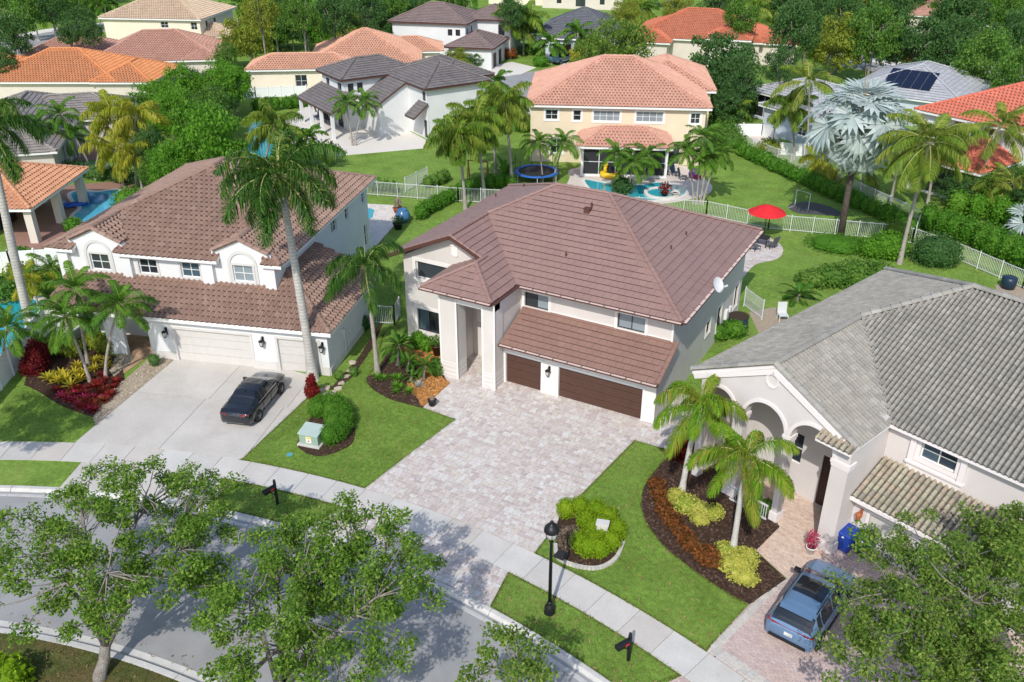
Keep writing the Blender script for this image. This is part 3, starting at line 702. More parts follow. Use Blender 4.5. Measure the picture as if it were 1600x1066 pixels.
# ------------------------------------------------------------------ buildings
class Wall:
    """a wall run from p to q in house coordinates; its outside lies to the right of p->q"""
    def __init__(s, house, p, q, z0, z1, m, th=.22, ops=(), top=None, name='wall', base=None):
        s.h = house; s.p = np.array(p, float); s.q = np.array(q, float)
        s.L = float(np.linalg.norm(s.q-s.p)); s.d = (s.q-s.p)/s.L; s.o = np.array([s.d[1], -s.d[0]])
        s.z0 = z0; s.z1 = z1
        br = {0.0, s.L}
        for o in ops:
            u0, u1 = o[0], o[1]
            br |= {u0, u1}
            if len(o) > 4 and o[4] == 'arch':
                for k in range(1, 14): br.add(u0+(u1-u0)*(.5-.5*math.cos(PI*k/14)))
        if top:
            for u, z in top: br.add(u)
        br = {.004 if b < 1e-6 else (s.L-.004 if b > s.L-1e-6 else b) for b in br}
        br = sorted(b for b in br if -1e-6 <= b <= s.L+1e-6)
        tf = (lambda u: np.interp(u, [t[0] for t in top], [t[1] for t in top])) if top else (lambda u: z1)
        mb = MB()
        for a, b in zip(br[:-1], br[1:]):
            if b-a < 1e-5: continue
            mid = (a+b)/2
            hs = []
            for o in ops:
                if o[0] < mid < o[1]:
                    if len(o) > 4 and o[4] == 'arch':
                        r = (o[1]-o[0])/2; c = (o[0]+o[1])/2
                        rz = o[5] if len(o) > 5 else r
                        f = lambda u: o[3] + rz*math.sqrt(max(0, 1-((u-c)/r)**2))
                        hs.append((o[2], o[2], f(a), f(b)))
                    else: hs.append((o[2], o[2], o[3], o[3]))
            hs.sort()
            la, lb = z0, z0
            for h in hs:
                if h[0] > la+1e-4 or h[1] > lb+1e-4: s.cell(mb, a, b, la, lb, h[0], h[1], th)
                la, lb = h[2], h[3]
            if tf(a) > la+1e-4 or tf(b) > lb+1e-4: s.cell(mb, a, b, la, lb, tf(a), tf(b), th)
        s.obj = mb.obj(name, m, house)
    def cell(s, mb, a, b, la, lb, ha, hb, th):
        vs = []
        for u, l, h in ((a, la, ha), (b, lb, hb)):
            for w in (0, -th):
                vs += [s.P(u, w, l), s.P(u, w, h)]
        # order: 0 a out low,1 a out high,2 a in low,3 a in high,4 b out low,5 b out high,6 b in low,7 b in high
        mb.add(vs, [(0,4,5,1),(2,3,7,6),(1,5,7,3),(0,2,6,4),(0,1,3,2),(4,6,7,5)], 0)
    def P(s, u, w, z):
        xy = s.p+s.d*u+s.o*w
        return (float(xy[0]), float(xy[1]), z)
    def box(s, mb, u0, u1, w0, w1, z0, z1, t=None, m=0):
        c = np.array(s.P((u0+u1)/2, (w0+w1)/2, (z0+z1)/2))
        return mb.obox(c, (*(s.d*(u1-u0)/2), 0), (*(s.o*(w1-w0)/2), 0), (0, 0, (z1-z0)/2), t, m)
    def window(s, u0, u1, z0, z1, nx=2, nz=2, fm='whitepaint', pane='glass', trim=None, tw=.12, recess=.09, fw=.05, panes=None, sill=False, name='window'):
        mb = MB(); w0, w1 = -recess-.05, -recess
        s.box(mb, u0, u1, w0, w1, z0, z0+fw); s.box(mb, u0, u1, w0, w1, z1-fw, z1)
        s.box(mb, u0, u0+fw, w0, w1, z0+fw, z1-fw); s.box(mb, u1-fw, u1, w0, w1, z0+fw, z1-fw)
        for i in range(1, nx):
            u = u0+(u1-u0)*i/nx; s.box(mb, u-fw*.4, u+fw*.4, w0, w1-.004, z0+fw, z1-fw)
        for i in range(1, nz):
            z = z0+(z1-z0)*i/nz; s.box(mb, u0+fw, u1-fw, w0, w1-.008, z-fw*.3, z+fw*.3)
        f = mb.obj(name, M[fm], s.h)
        pb = (u1-u0)/nx
        for i in range(nx):
            a = MB(); pm = (panes[i] if panes else pane)
            s.box(a, u0+pb*i+fw*.5, u0+pb*(i+1)-fw*.5, w0-.012, w0+.012, z0+fw*.6, z1-fw*.6)
            a.obj('pane', M[pm], f)
        if trim:
            a = MB(); t = .04
            s.box(a, u0-tw, u1+tw, .003, t, z1, z1+tw); s.box(a, u0-tw, u1+tw, .003, t+.01, z0-tw, z0)
            s.box(a, u0-tw, u0, .003, t-.004, z0, z1); s.box(a, u1, u1+tw, .003, t-.004, z0, z1)
            a.obj('window_surround', M[trim], f)
        if sill:
            a = MB(); s.box(a, u0-.1, u1+.1, .003, .10, z0-.10, z0-.02); a.obj('sill', M[trim or 'stucco_trim'], f)
        return f
    def garage(s, u0, u1, z1, m='beige_door', trim='whitepaint', recess=.12, rows=4, tw=.14, lines=0):
        fr = MB()
        s.box(fr, u0-tw, u0, .003, .035, 0, z1+tw); s.box(fr, u1, u1+tw, .003, .035, 0, z1+tw); s.box(fr, u0, u1, .003, .03, z1, z1+tw)
        d = fr.obj('garage_door', M[trim], s.h)
        h = z1/rows
        for i in range(rows):
            a = MB()
            s.box(a, u0+.01, u1-.01, -recess-.05, -recess, i*h+.008, (i+1)*h-.008)
            n = lines
            for k in range(n):
                z = i*h+h*(k+.5)/n; s.box(a, u0+.03, u1-.03, -recess+.001, -recess+.008, z-h/n*.38, z+h/n*.38)
            a.obj('door_panel', M[m], d)
        return d

def lantern(house, w, u, z, sc=1.0, m='black', gl='lampglass'):
    mb = MB(); P = lambda du, dw, dz: w.P(u+du*sc, dw*sc, z+dz*sc)
    w.box(mb, u-.07*sc, u+.07*sc, .003, .03, z-.05*sc, z+.42*sc)
    mb.tube([P(0,.03,.30), P(0,.14,.42), P(0,.24,.40), P(0,.24,.30)], .016*sc, 6)
    c = w.P(u, .24*sc, z)
    mb.lathe([(0.02*sc,.34*sc),(.05*sc,.30*sc),(.16*sc,.24*sc),(.17*sc,.21*sc)], c, 8)
    mb.lathe([(.10*sc,-.10*sc),(.11*sc,-.07*sc),(.06*sc,-.13*sc),(.01*sc,-.18*sc)], c, 8)
    for k in range(4):
        a = PI/4+k*PI/2; mb.bar((c[0]+.14*sc*math.cos(a), c[1]+.14*sc*math.sin(a), c[2]+.22*sc), (c[0]+.10*sc*math.cos(a), c[1]+.10*sc*math.sin(a), c[2]-.07*sc), .02*sc)
    o = mb.obj('wall_lantern', M[m], house)
    g = MB(); g.lathe([(.09*sc,-.06*sc),(.13*sc,.21*sc)], c, 8); g.obj('lamp_glass', M[gl], o)
    return o

def tile_prof(kind):
    if kind == 'flat': return [(0,.0,),(1,.0)], .06
    if kind == 's': return [(0,.0),(.10,.05),(.26,.095),(.44,.085),(.58,.035),(.70,.0),(.86,-.012),(1,.0)], .055
    return [(.0,-.015),(.08,.035),(.22,.08),(.36,.09),(.50,.07),(.62,.02),(.70,-.02),(.84,-.03),(1,-.015)], .035

class Plane:
    """roof plane: eave point p0, upslope horizontal direction n, slope s, plan polygon"""
    def __init__(s, p0, n, sl, poly):
        s.p0 = np.array(p0, float); n = np.array(n, float); s.n = n/np.linalg.norm(n); s.s = sl
        s.c = 1/math.sqrt(1+sl*sl); si = sl*s.c
        s.U = np.array([s.n[1], -s.n[0], 0]); s.W = np.array([s.n[0]*s.c, s.n[1]*s.c, si]); s.N = np.cross(s.U, s.W)
        s.poly = poly if area(poly) > 0 else poly[::-1]
    def z(s, p): return float(s.p0[2] + ((p[0]-s.p0[0])*s.n[0]+(p[1]-s.p0[1])*s.n[1])*s.s)
    def uv(s, p):
        dx, dy = p[0]-s.p0[0], p[1]-s.p0[1]
        return (dx*s.U[0]+dy*s.U[1], (dx*s.n[0]+dy*s.n[1])/s.c)
    def P(s, u, v, n=0): return s.p0+s.U*u+s.W*v+s.N*n

def build_roof(house, planes, tm, kind='flat', tw=.33, tl=.38, nind=0, trim='whitepaint', thick=.2, name='roof', butt=None, hz=0.0, rise=None, patch=None, stag=.5, under='underlay'):
    mb = MB()
    for pl in planes:
        n = len(pl.poly)
        vs = [(p[0],p[1],pl.z(p)-.015) for p in pl.poly] + [(p[0],p[1],pl.z(p)-thick) for p in pl.poly]
        mb.add(vs, [tuple(range(n))], 0, 1); mb.add(vs, [tuple(range(2*n-1,n-1,-1))] + [(i,n+i,n+(i+1)%n,(i+1)%n) for i in range(n)], 0)
    roof = mb.obj(name, [M[trim], M[under]], house)
    prof, lift = tile_prof(kind)
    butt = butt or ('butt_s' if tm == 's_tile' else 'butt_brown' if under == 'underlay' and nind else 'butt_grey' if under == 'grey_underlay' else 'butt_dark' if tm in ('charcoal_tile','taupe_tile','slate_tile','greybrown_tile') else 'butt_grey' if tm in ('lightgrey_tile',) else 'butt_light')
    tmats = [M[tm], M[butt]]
    if rise is not None: lift = rise
    mw = np.array(house.matrix_basis) if False else np.array(Matrix.Translation(house.location) @ house.rotation_euler.to_matrix().to_4x4())
    cam_l = np.linalg.inv(mw) @ np.array([*CAM, 1]); cam_l = cam_l[:3]
    Vall = []; Lall = []; Call = []; Tall = []; nb = 0
    full = []
    part = MB()
    for pi_, pl in enumerate(planes):
        q = [pl.uv(p) for p in pl.poly]
        us = [a[0] for a in q]; vs = [a[1] for a in q]
        nr = int((max(vs)-min(vs))/tl)+2
        v0 = min(vs)-.035
        E = [(np.array(q[i-1]), np.array(q[i])) for i in range(len(q))]
        for j in range(nr):
            v = v0+j*tl
            off = (stag*tw if j % 2 else 0)
            k0 = int(math.floor((min(us)-off)/tw))-1; k1 = int(math.ceil((max(us)-off)/tw))+1
            k = np.arange(k0, k1+1); uu = off+k*tw
            ins = np.ones(len(uu), bool); anyin = np.zeros(len(uu), bool)
            for du, dv in ((.0,.04),(tw,.04),(tw,tl),(.0,tl),(tw/2,tl/2)):
                i_ = inside(q, uu+du, np.full(len(uu), v+dv)); ins &= i_; anyin |= i_
            for u, a, b in zip(uu, ins, anyin):
                if a: full.append((pi_, u, v))
                elif b:
                    if kind == 'flat':
                        c = clip_rect(q, u+.004, v, u+tw-.004, v+tl+.02)
                        if c and abs(area(c)) > 1e-3:
                            m = len(c); top = [pl.P(x, y, hz+lift*(1-(y-v)/tl*.85)) for x, y in c]; bot = [pl.P(x, y, hz-.012) for x, y in c]
                            part.add(top+bot, [tuple(range(m))]+[(i,m+i,m+(i+1)%m,(i+1)%m) for i in range(m)])
                    else:
                        t = rnd.random()
                        for (a0, h0), (a1, h1) in zip(prof[:-1], prof[1:]):
                            c = clip_rect(q, u+a0*tw, v, u+a1*tw, v+tl+.02)
                            if not c or abs(area(c)) < 5e-4: continue
                            m = len(c)
                            hh = lambda x: h0+(h1-h0)*((x-u)/tw-a0)/(a1-a0)
                            top = [pl.P(x, y, hz+hh(x)+lift*(1-(y-v)/tl*.85)) for x, y in c]; bot = [pl.P(x, y, hz-.012) for x, y in c]
                            part.add(top+bot, [tuple(range(m))]+[(i,m+i,m+(i+1)%m,(i+1)%m) for i in range(m)], t)
    # template of a whole tile in (u, v, n)
    K = len(prof); g = .004 if kind == 'flat' else 0
    T = []
    for a, h in prof:
        x = min(max(a*tw, g), tw-g)
        T += [(x, 0, hz+h+lift), (x, tl+.02, hz+h+lift*.13), (x, 0, hz+h*.75-.01)]
    F = []
    for i in range(K-1):
        a = 3*i; b = 3*(i+1)
        F += [(a, b, b+1, a+1), (a+2, b+2, b, a)]
    FM = np.array([1 if (i % 2 or (kind == 's' and i//2 == K-2) or (kind == 'barrel' and i//2 >= K-3)) else 0 for i in range(len(F))])  # butt faces and groove strips take the colour with painted shade and grime
    T = np.array(T); F = np.array(F)
    if full:
        info = []
        for pi_, u, v in full:
            pl = planes[pi_]; c = pl.P(u+tw/2, v+tl/2); d = cam_l-c
            info.append(((d@d) if d@pl.N > 0 else 1e9))
        order = np.argsort(info)
        ind = set(order[:nind].tolist()) if nind else set()
        if nind:
            tms = [M[m] for m in ([tm] + ([patch] if patch else []))]
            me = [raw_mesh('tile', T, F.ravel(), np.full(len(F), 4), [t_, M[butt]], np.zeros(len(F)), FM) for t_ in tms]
            for i in order[:nind]:
                pi_, u, v = full[i]; pl = planes[pi_]; p = pl.P(u, v, rnd.uniform(-.003, .004))
                o = bpy.data.objects.new('tile', me[1 if (patch and rnd.random() < .03) else 0]); COL.objects.link(o); o.parent = roof
                o.matrix_basis = Matrix(((pl.U[0],pl.W[0],pl.N[0],p[0]),(pl.U[1],pl.W[1],pl.N[1],p[1]),(pl.U[2],pl.W[2],pl.N[2],p[2]),(0,0,0,1)))
        V = []; tt = []
        for i, (pi_, u, v) in enumerate(full):
            if i in ind: continue
            pl = planes[pi_]
            V.append(pl.p0 + np.outer(T[:,0]+u, pl.U) + np.outer(T[:,1]+v, pl.W) + np.outer(T[:,2]+rnd.uniform(-.003,.004), pl.N))
            tt.append(rnd.random())
        if V:
            n = len(V); Vf = np.concatenate(V)
            Ff = (np.arange(n)[:,None,None]*len(T)+F[None]).reshape(-1, 4)
            t2 = np.repeat(np.array(tt), len(F))
        else:
            Vf = np.zeros((0,3)); Ff = np.zeros((0,4), int); t2 = np.zeros(0); n = 0
    else:
        Vf = np.zeros((0,3)); Ff = np.zeros((0,4), int); t2 = np.zeros(0)
    pv = np.array([tuple(p) for p in part.v]).reshape(-1, 3)
    loops = np.concatenate([Ff.ravel(), np.array([i for f in part.f for i in f], int)+len(Vf)]).astype(int)
    counts = np.concatenate([np.full(len(Ff), 4), np.array([len(f) for f in part.f], int)]).astype(int)
    if len(counts):
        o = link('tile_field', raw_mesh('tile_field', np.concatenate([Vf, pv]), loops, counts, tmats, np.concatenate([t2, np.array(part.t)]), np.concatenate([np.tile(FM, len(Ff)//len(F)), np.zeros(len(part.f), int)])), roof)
        tag(o, kind='stuff')
    return roof

def caps(roof, lines, m, r=.13, L=.4, ind=False, up=.05):
    """half-round cap tiles along ridges and hips"""
    mb = MB()
    prof = [(math.cos(PI*k/6), math.sin(PI*k/6)) for k in range(7)]
    def cap(mb, p, d, b, nrm, l):
        vs = []
        for t, rr, dz in ((0, r*1.12, .02), (l, r*.92, 0)):
            for c, s_ in prof: vs.append(p + d*t + b*(rr*c) + nrm*(rr*s_*.8+dz))
        fs = [(i, i+1, 8+i, 7+i) for i in range(6)] + [tuple(range(6,-1,-1)), tuple(range(7,14))]
        mb.add(vs, fs)
    for p, q in lines:
        p = Vector(p); q = Vector(q)
        if p.z > q.z: p, q = q, p
        d = (q-p); n = max(1, int(d.length/L)); l = d.length/n; d.normalize()
        b = d.cross(Vector((0,0,1))).normalized(); nr = b.cross(d).normalized()
        for i in range(n):
            a = mb if not ind else MB()
            cap(a, p+d*(l*i)+Vector((0,0,up)), d, b, nr, l*1.04)
            if ind: a.obj('ridge_tile', M[m], roof)
    if not ind: mb.obj('ridge_caps', M[m], roof)

def hip(x0, y0, x1, y1, ez, s):
    w, d = x1-x0, y1-y0
    if w >= d:
        h = d/2; a, b = (x0+h, y0+h), (x1-h, y0+h)
    else:
        h = w/2; a, b = (x0+h, y0+h), (x0+h, y1-h)
    if w >= d:
        P = [Plane((x0,y0,ez),(0,1),s,[(x0,y0),(x1,y0),b,a]), Plane((x1,y0,ez),(-1,0),s,[(x1,y0),(x1,y1),b]),
             Plane((x1,y1,ez),(0,-1),s,[(x1,y1),(x0,y1),a,b]), Plane((x0,y1,ez),(1,0),s,[(x0,y1),(x0,y0),a])]
    else:
        P = [Plane((x0,y0,ez),(0,1),s,[(x0,y0),(x1,y0),a]), Plane((x1,y0,ez),(-1,0),s,[(x1,y0),(x1,y1),b,a]),
             Plane((x1,y1,ez),(0,-1),s,[(x1,y1),(x0,y1),b]), Plane((x0,y1,ez),(1,0),s,[(x0,y1),(x0,y0),a,b])]
    if abs(w-d) < 1e-6: b = a
    z = ez+h*s
    A, B = (*a, z), (*b, z)
    if w >= d: Ls = [(A,B),((x0,y0,ez),A),((x0,y1,ez),A),((x1,y0,ez),B),((x1,y1,ez),B)]
    else: Ls = [(A,B),((x0,y0,ez),A),((x1,y0,ez),A),((x0,y1,ez),B),((x1,y1,ez),B)]
    Ls = [l for l in Ls if (Vector(l[0])-Vector(l[1])).length > .05]
    for pl in P: pl.poly = [p for i, p in enumerate(pl.poly) if math.hypot(p[0]-pl.poly[i-1][0], p[1]-pl.poly[i-1][1]) > 1e-4]
    return P, Ls

def gutter(house, pts, m='brown_trim', inner='copper', w=.22, h=.13, out=(0,-1)):
    """open trough along an eave with hanger straps"""
    p, q = Vector(pts[0]), Vector(pts[1]); d = (q-p).normalized(); o = Vector((out[0], out[1], 0))
    mb = MB(); L = (q-p).length
    mid = (p+q)/2
    mb.obox(mid+o*(w-.012)+Vector((0,0,-.035)), d*(L/2), o*.012, (0,0,h/2-.03)); mb.obox(mid+Vector((0,0,-h/2+.012)), d*(L/2), o*(w/2)*0+o*.001, (0,0,.001))
    mb.obox(mid+o*(w/2)+Vector((0,0,-h/2+.01)), d*(L/2), o*(w/2-.014), (0,0,.01))
    n = int(L/.8)
    for i in range(n+1):
        mb.obox(p+d*(L*i/max(1,n))+o*(w/2)+Vector((0,0,.008)), d*.022, o*(w/2), (0,0,.008))
    g = mb.obj('gutter', M[m], house)
    a = MB(); a.obox(mid+o*(w/2)+Vector((0,0,-.012)), d*(L/2-.01), o*(w/2-.016), (0,0,.006)); a.obj('trough', M[inner], g)
    return g
# ------------------------------------------------------------------ the brown-roofed house in the middle
H1 = empty('house', 'two storey beige stucco house with brown flat tile roof and dark brown garage doors', 'house', (-21, 45, 0))
hx = lambda x, y: (x+21, y-45)
sl = .455
EZ = 5.55
ra = lambda x, y: hx(x, y)
pL = Plane((*ra(-30.15, 46), EZ), (1, 0), sl, [ra(-30.15,39.35), ra(-25.79,39.35), ra(-25.79,43.58), ra(-22.735,46.635), ra(-30.15,54.05)])
pF = Plane((*ra(-20, 39.22), EZ), (0, 1), sl, [ra(-21.43,39.22), ra(-11.85,39.22), ra(-19.265,46.635), ra(-22.735,46.635), ra(-25.79,43.58)])
pR = Plane((*ra(-11.85, 46), EZ), (-1, 0), sl, [ra(-11.85,39.22), ra(-11.85,54.05), ra(-19.265,46.635)])
pB = Plane((*ra(-20, 54.05), EZ), (0, -1), sl, [ra(-11.85,54.05), ra(-30.15,54.05), ra(-22.735,46.635), ra(-19.265,46.635)])
pG = Plane((*ra(-21.43, 38), EZ), (-1, 0), sl, [ra(-25.79,39.35), ra(-23.68,39.35), ra(-23.68,38.65), ra(-21.43,36.4), ra(-21.43,39.22), ra(-25.79,43.58)])
pP = Plane((*ra(-23, 36.4), EZ), (0, 1), sl, [ra(-25.93,36.4), ra(-21.43,36.4), ra(-23.68,38.65)])
pQ = Plane((*ra(-25.93, 38), EZ), (1, 0), sl, [ra(-25.93,36.4), ra(-23.68,38.65), ra(-23.68,39.84), ra(-25.93,39.84)])
r1 = build_roof(H1, [pF, pR, pG, pP, pL, pB, pQ], 'brown_tile', 'flat', .42, .44, 300, 'brown_trim', .2)
zr = EZ+sl*7.415
w3 = lambda x, y, z: (*ra(x, y), z)
caps(r1, [(w3(-22.735,46.635,zr), w3(-19.265,46.635,zr)), (w3(-11.85,39.22,EZ), w3(-19.265,46.635,zr)), (w3(-11.85,54.05,EZ), w3(-19.265,46.635,zr)),
          (w3(-25.79,43.58,EZ+sl*4.36), w3(-22.735,46.635,zr)), (w3(-25.79,39.33,EZ+sl*4.36), w3(-25.79,43.58,EZ+sl*4.36)), (w3(-21.43,36.4,EZ), w3(-23.68,38.65,EZ+sl*2.25)),
          (w3(-25.93,36.4,EZ), w3(-23.68,38.65,EZ+sl*2.25)), (w3(-23.68,38.65,EZ+sl*2.25), w3(-23.68,39.8,EZ+sl*2.25)), (w3(-30.15,54.05,EZ), w3(-22.735,46.635,zr))], 'brown_tile', .12, .42, True, .035)
# rake boards on the front gable
mb = MB()
for xa, xb in ((-30.2,-25.79),(-21.55-2.1,-25.79)):
    za, zb = (EZ if xa < -30 else EZ+sl*(xa*-1-21.43)) , EZ+sl*4.36
    mb.bar(w3(xa,39.28,za-.05), w3(xb,39.28,zb-.05), .12, .2)
mb.obj('rake_board', M['brown_trim'], r1)
caps(r1, [(w3(-30.15,39.36,EZ-.02), w3(-25.79,39.36,EZ+sl*4.36-.02)), (w3(-23.7,39.36,EZ+sl*2.27-.02), w3(-25.79,39.36,EZ+sl*4.36-.02))], 'brown_tile', .11, .42, True, .02)
# lower roof over the garage
pg = Plane((*ra(-17, 37.2), 2.82), (0, 1), .42, [ra(-21.36,37.2), ra(-12.2,37.2), ra(-12.2,39.9), ra(-21.36,39.9)])
r2 = build_roof(H1, [pg], 'brown_tile2', 'flat', .42, .40, 60, 'brown_trim', .18, 'garage_roof')
caps(r2, [(w3(-12.22,37.2,2.82), w3(-12.22,39.88,3.95))], 'brown_tile2', .13, .42, True, .03)
gutter(H1, (w3(-21.36,37.2,2.80), w3(-12.2,37.2,2.80)))
gutter(H1, (w3(-21.2,39.22,EZ-.03), w3(-11.85,39.22,EZ-.03)))
gutter(H1, (w3(-25.9,36.4,EZ-.03), w3(-21.4,36.4,EZ-.03)))
gutter(H1, (w3(-11.85,39.22,EZ-.03), w3(-11.85,54.05,EZ-.03)), out=(1, 0))
gutter(H1, (w3(-21.43,36.5,EZ-.03), w3(-21.43,39.1,EZ-.03)), inner='brown_trim', out=(1, 0))
# walls
wf = Wall(H1, ra(-21.75,39.9), ra(-12.45,39.9), 2.4, 5.5, M['stucco'], ops=[(.48,1.98,4.0,4.9),(6.13,7.7,4.03,4.93)])
for u0, u1, z0, z1, pp in ((.48,1.98,4.0,4.9,('glass','blind')),(6.13,7.7,4.03,4.93,('blind','blind'))):
    wf.window(u0, u1, z0, z1, 2, 1, 'darkframe', trim='stucco_trim', panes=pp, tw=.16)
mb = MB(); wf.box(mb, .05, .3, .003, .03, 4.0, 4.06); wf.box(mb, 2.16, 5.95, .003, .03, 4.0, 4.06); wf.box(mb, 7.88, 9.28, .003, .03, 4.0, 4.06); wf.box(mb, .0, 9.28, .003, .05, 5.2, 5.34); mb.obj('wall_band', M['stucco_trim'], H1)
mb = MB(); wf.box(mb, 9.2, 9.3, .003, .07, 2.9, 5.3); mb.obj('downspout', M['stucco_trim'], H1)
wr = Wall(H1, ra(-12.45,39.9), ra(-12.45,53.4), 0, 5.5, M['stucco'], ops=[(6.1,6.9,1.45,2.35),(8.3,9.15,.75,2.35),(11.9,12.75,.75,2.35)])
for u0, u1, z0, z1 in ((6.1,6.9,1.45,2.35),(8.3,9.15,.75,2.35),(11.9,12.75,.75,2.35)): wr.window(u0, u1, z0, z1, 1, 2, 'darkframe', trim='stucco_trim', tw=.1)
mb = MB(); wr.box(mb, 9.9, 10.3, .003, .18, .9, 1.5); wr.box(mb, 10.9, 11.2, .003, .12, 1.0, 1.35); mb.obj('meter_box', M['stucco_trim'], H1)
gt = [(0,5.42),(.2,EZ+.02),(3.71,EZ+sl*4.3-.12),(8.07,5.5)]
wg = Wall(H1, ra(-29.5,39.86), ra(-21.43,39.86), 0, 5.5, M['stucco'], top=gt, ops=[(.82,2.4,.65,2.15),(.88,3.6,4.2,5.28),(6.3,7.4,.05,2.3)])
wg.window(.82,2.4,.65,2.15, 2, 1, 'darkframe', trim='stucco_trim', panes=('curtain','glass'), tw=.2)
wg.window(.88,3.6,4.2,5.28, 1, 1, 'stucco_trim', trim='stucco_trim', tw=.22, fw=.06)
mb = MB(); wg.box(mb, 3.48, 3.92, .003, .07, 6.18, 6.75); wg.box(mb, 3.42, 3.98, .003, .10, 6.75, 6.85); wg.box(mb, 3.54, 3.86, .003, .06, 6.1, 6.18); mb.obj('keystone', M['stucco_trim'], H1)
mb = MB(); wg.box(mb, 6.2, 6.3, .003, .05, 0, 2.4); wg.box(mb, 7.4, 7.5, .003, .05, 0, 2.4); wg.box(mb, 6.3, 7.4, .003, .05, 2.3, 2.4); d_ = mb.obj('front_door', M['stucco_trim'], H1)
mb = MB(); wg.box(mb, 6.3, 7.4, -.14, -.08, .06, 2.3); mb.obj('door_leaf', M['beige_door'], d_)
lantern(H1, wg, 5.75, 1.7, 1.1)
mb = MB(); wg.box(mb, 5.1, 5.55, .003, .05, 2.3, 3.4); wg.box(mb, 5.05, 5.6, .003, .08, 3.4, 3.5); mb.obj('wall_plaque', M['stucco_trim'], H1)
Wall(H1, ra(-12.45,53.4), ra(-29.5,53.4), 0, 5.5, M['stucco']); Wall(H1, ra(-29.5,53.4), ra(-29.5,39.86), 0, 5.5, M['stucco'])
wgar = Wall(H1, ra(-21.75,37.86), ra(-12.45,37.86), 0, 2.85, M['stucco_trim'], ops=[(.39,2.63,0,1.93),(3.7,8.58,0,1.93)])
wgar.garage(.39, 2.63, 1.93, 'brown_door', 'whitepaint', lines=3); wgar.garage(3.7, 8.58, 1.93, 'brown_door', 'whitepaint', lines=3)
Wall(H1, ra(-12.45,37.86), ra(-12.45,39.9), 0, 2.9, M['stucco'])
lantern(H1, wgar, 3.14, 1.42, .95)
mb = MB()
for z in (.35, .6, .85, 1.1): wgar.box(mb, 2.8, 3.52, .003, .018, z, z+.03)
mb.obj('reveal_band', M['whitepaint'], H1)
# porch piers and beam
def pier(x0, x1, y0, y1, z1):
    mb = MB(); a = ra(x0, y0); b = ra(x1, y1); mb.box(a[0], a[1], 0, b[0], b[1], z1); p = mb.obj('porch_pier', M['stucco'], H1)
    mb = MB()
    for z in (.28,.55,.82,1.0): mb.box(a[0]-.012, a[1]-.012, z, b[0]+.012, b[1]+.012, z+.035)
    for cx_ in (a[0], b[0]): mb.box(cx_-.05, a[1]-.016, 0, cx_+.05, a[1]-.001, z1-.02)
    mb.obj('pier_trim', M['stucco_trim'], p)
pier(-24.95, -23.88, 36.75, 37.75, 5.4); pier(-22.19, -21.45, 36.75, 37.7, 5.4)
mb = MB(); a = ra(-24.95, 36.78); b = ra(-21.45, 37.4); mb.box(a[0], a[1], 4.85, b[0], b[1], 5.43); mb.obj('porch_beam', M['stucco_trim'], H1)
mb = MB(); a = ra(-24.95, 37.75); b = ra(-24.7, 39.86); mb.box(a[0], a[1], 0, b[0], b[1], 5.42); a = ra(-21.75, 37.7); b = ra(-21.5, 39.86); mb.box(a[0], a[1], 0, b[0], b[1], 5.42); mb.obj('porch_wall', M['stucco'], H1)
# roof vents
def vent(house, roof, pl, x, y, r=.05, h=.25, m='brown_trim', name='vent_pipe'):
    mb = MB(); z = pl.z((x, y)); mb.lathe([(r*1.9,-.03),(r*1.7,.03),(r,.05),(r,h),(r*.6,h)], (x, y, z), 10); return mb.obj(name, M[m], roof)
vent(H1, r1, pF, *ra(-19.64,41.7)); vent(H1, r1, pR, *ra(-14.72,45.1)); vent(H1, r1, pR, *ra(-14.7,47.6)); vent(H1, r1, pL, *ra(-29.0,50.1)); vent(H1, r1, pL, *ra(-27.1,50.6)); vent(H1, r1, pF, *ra(-19.83,45.4), .06, .3)
mb = MB(); x, y = ra(-19.9,45.0); z = pF.z((x,y)); mb.box(x-.17,y-.17,z-.05,x+.17,y+.2,z+.22); mb.box(x-.2,y-.2,z+.22,x+.2,y+.22,z+.27); mb.obj('roof_vent', M['brown_trim'], r1)
# satellite dish hangs at the eave: a thing of its own
D = empty('satellite_dish', 'white satellite dish bolted to the eave above the shaded side wall', 'satellite dish', (-11.75, 44.3, 5.25))
mb = MB(); n = 14; vs = []; fs = []
ax = Vector((.75,-.35,.45)).normalized(); e1 = ax.cross(Vector((0,0,1))).normalized(); e2 = e1.cross(ax)
for i in range(5):
    r = .42*i/4
    for k in range(n):
        w = 2*PI*k/n; p = e1*(r*math.cos(w)*.9)+e2*(r*math.sin(w)*1.05)+ax*(r*r*.6); vs.append(p+Vector((.12,-.1,.45)))
for i in range(4):
    for k in range(n): fs.append((i*n+k, i*n+(k+1)%n, (i+1)*n+(k+1)%n, (i+1)*n+k))
mb.add(vs, fs); mb.obj('reflector', M['alu'], D, True)
mb = MB(); mb.tube([(-.1,0,-.1),(0,0,.1),(.1,-.08,.42)], .03, 8); mb.bar((-.12,-.08,-.12),(-.12,.08,-.12), .1, .02); mb.obj('mast', M['alu'], D)
mb = MB(); p = Vector((.12,-.1,.45)); tip = p+ax*.62-e2*.15; mb.tube([p-e2*.42, tip], .018, 6); mb.obox(tip, ax*.05, e1*.1, e2*.05); mb.obj('feed_arm', M['alu'], D)

# ------------------------------------------------------------------ the white house with the S-tile roof
T2 = 18.0
H2 = empty('house', 'two storey white stucco house with brown S tile roof and two arched front gables', 'house', (-30.55, 33.61, 0), R(T2))
sl2 = .42; ez2 = 5.75
x0, x1, y0, y1 = -18.35, -3.2, 1.95, 18.7
P2, L2 = hip(x0, y0, x1, y1, ez2, sl2)
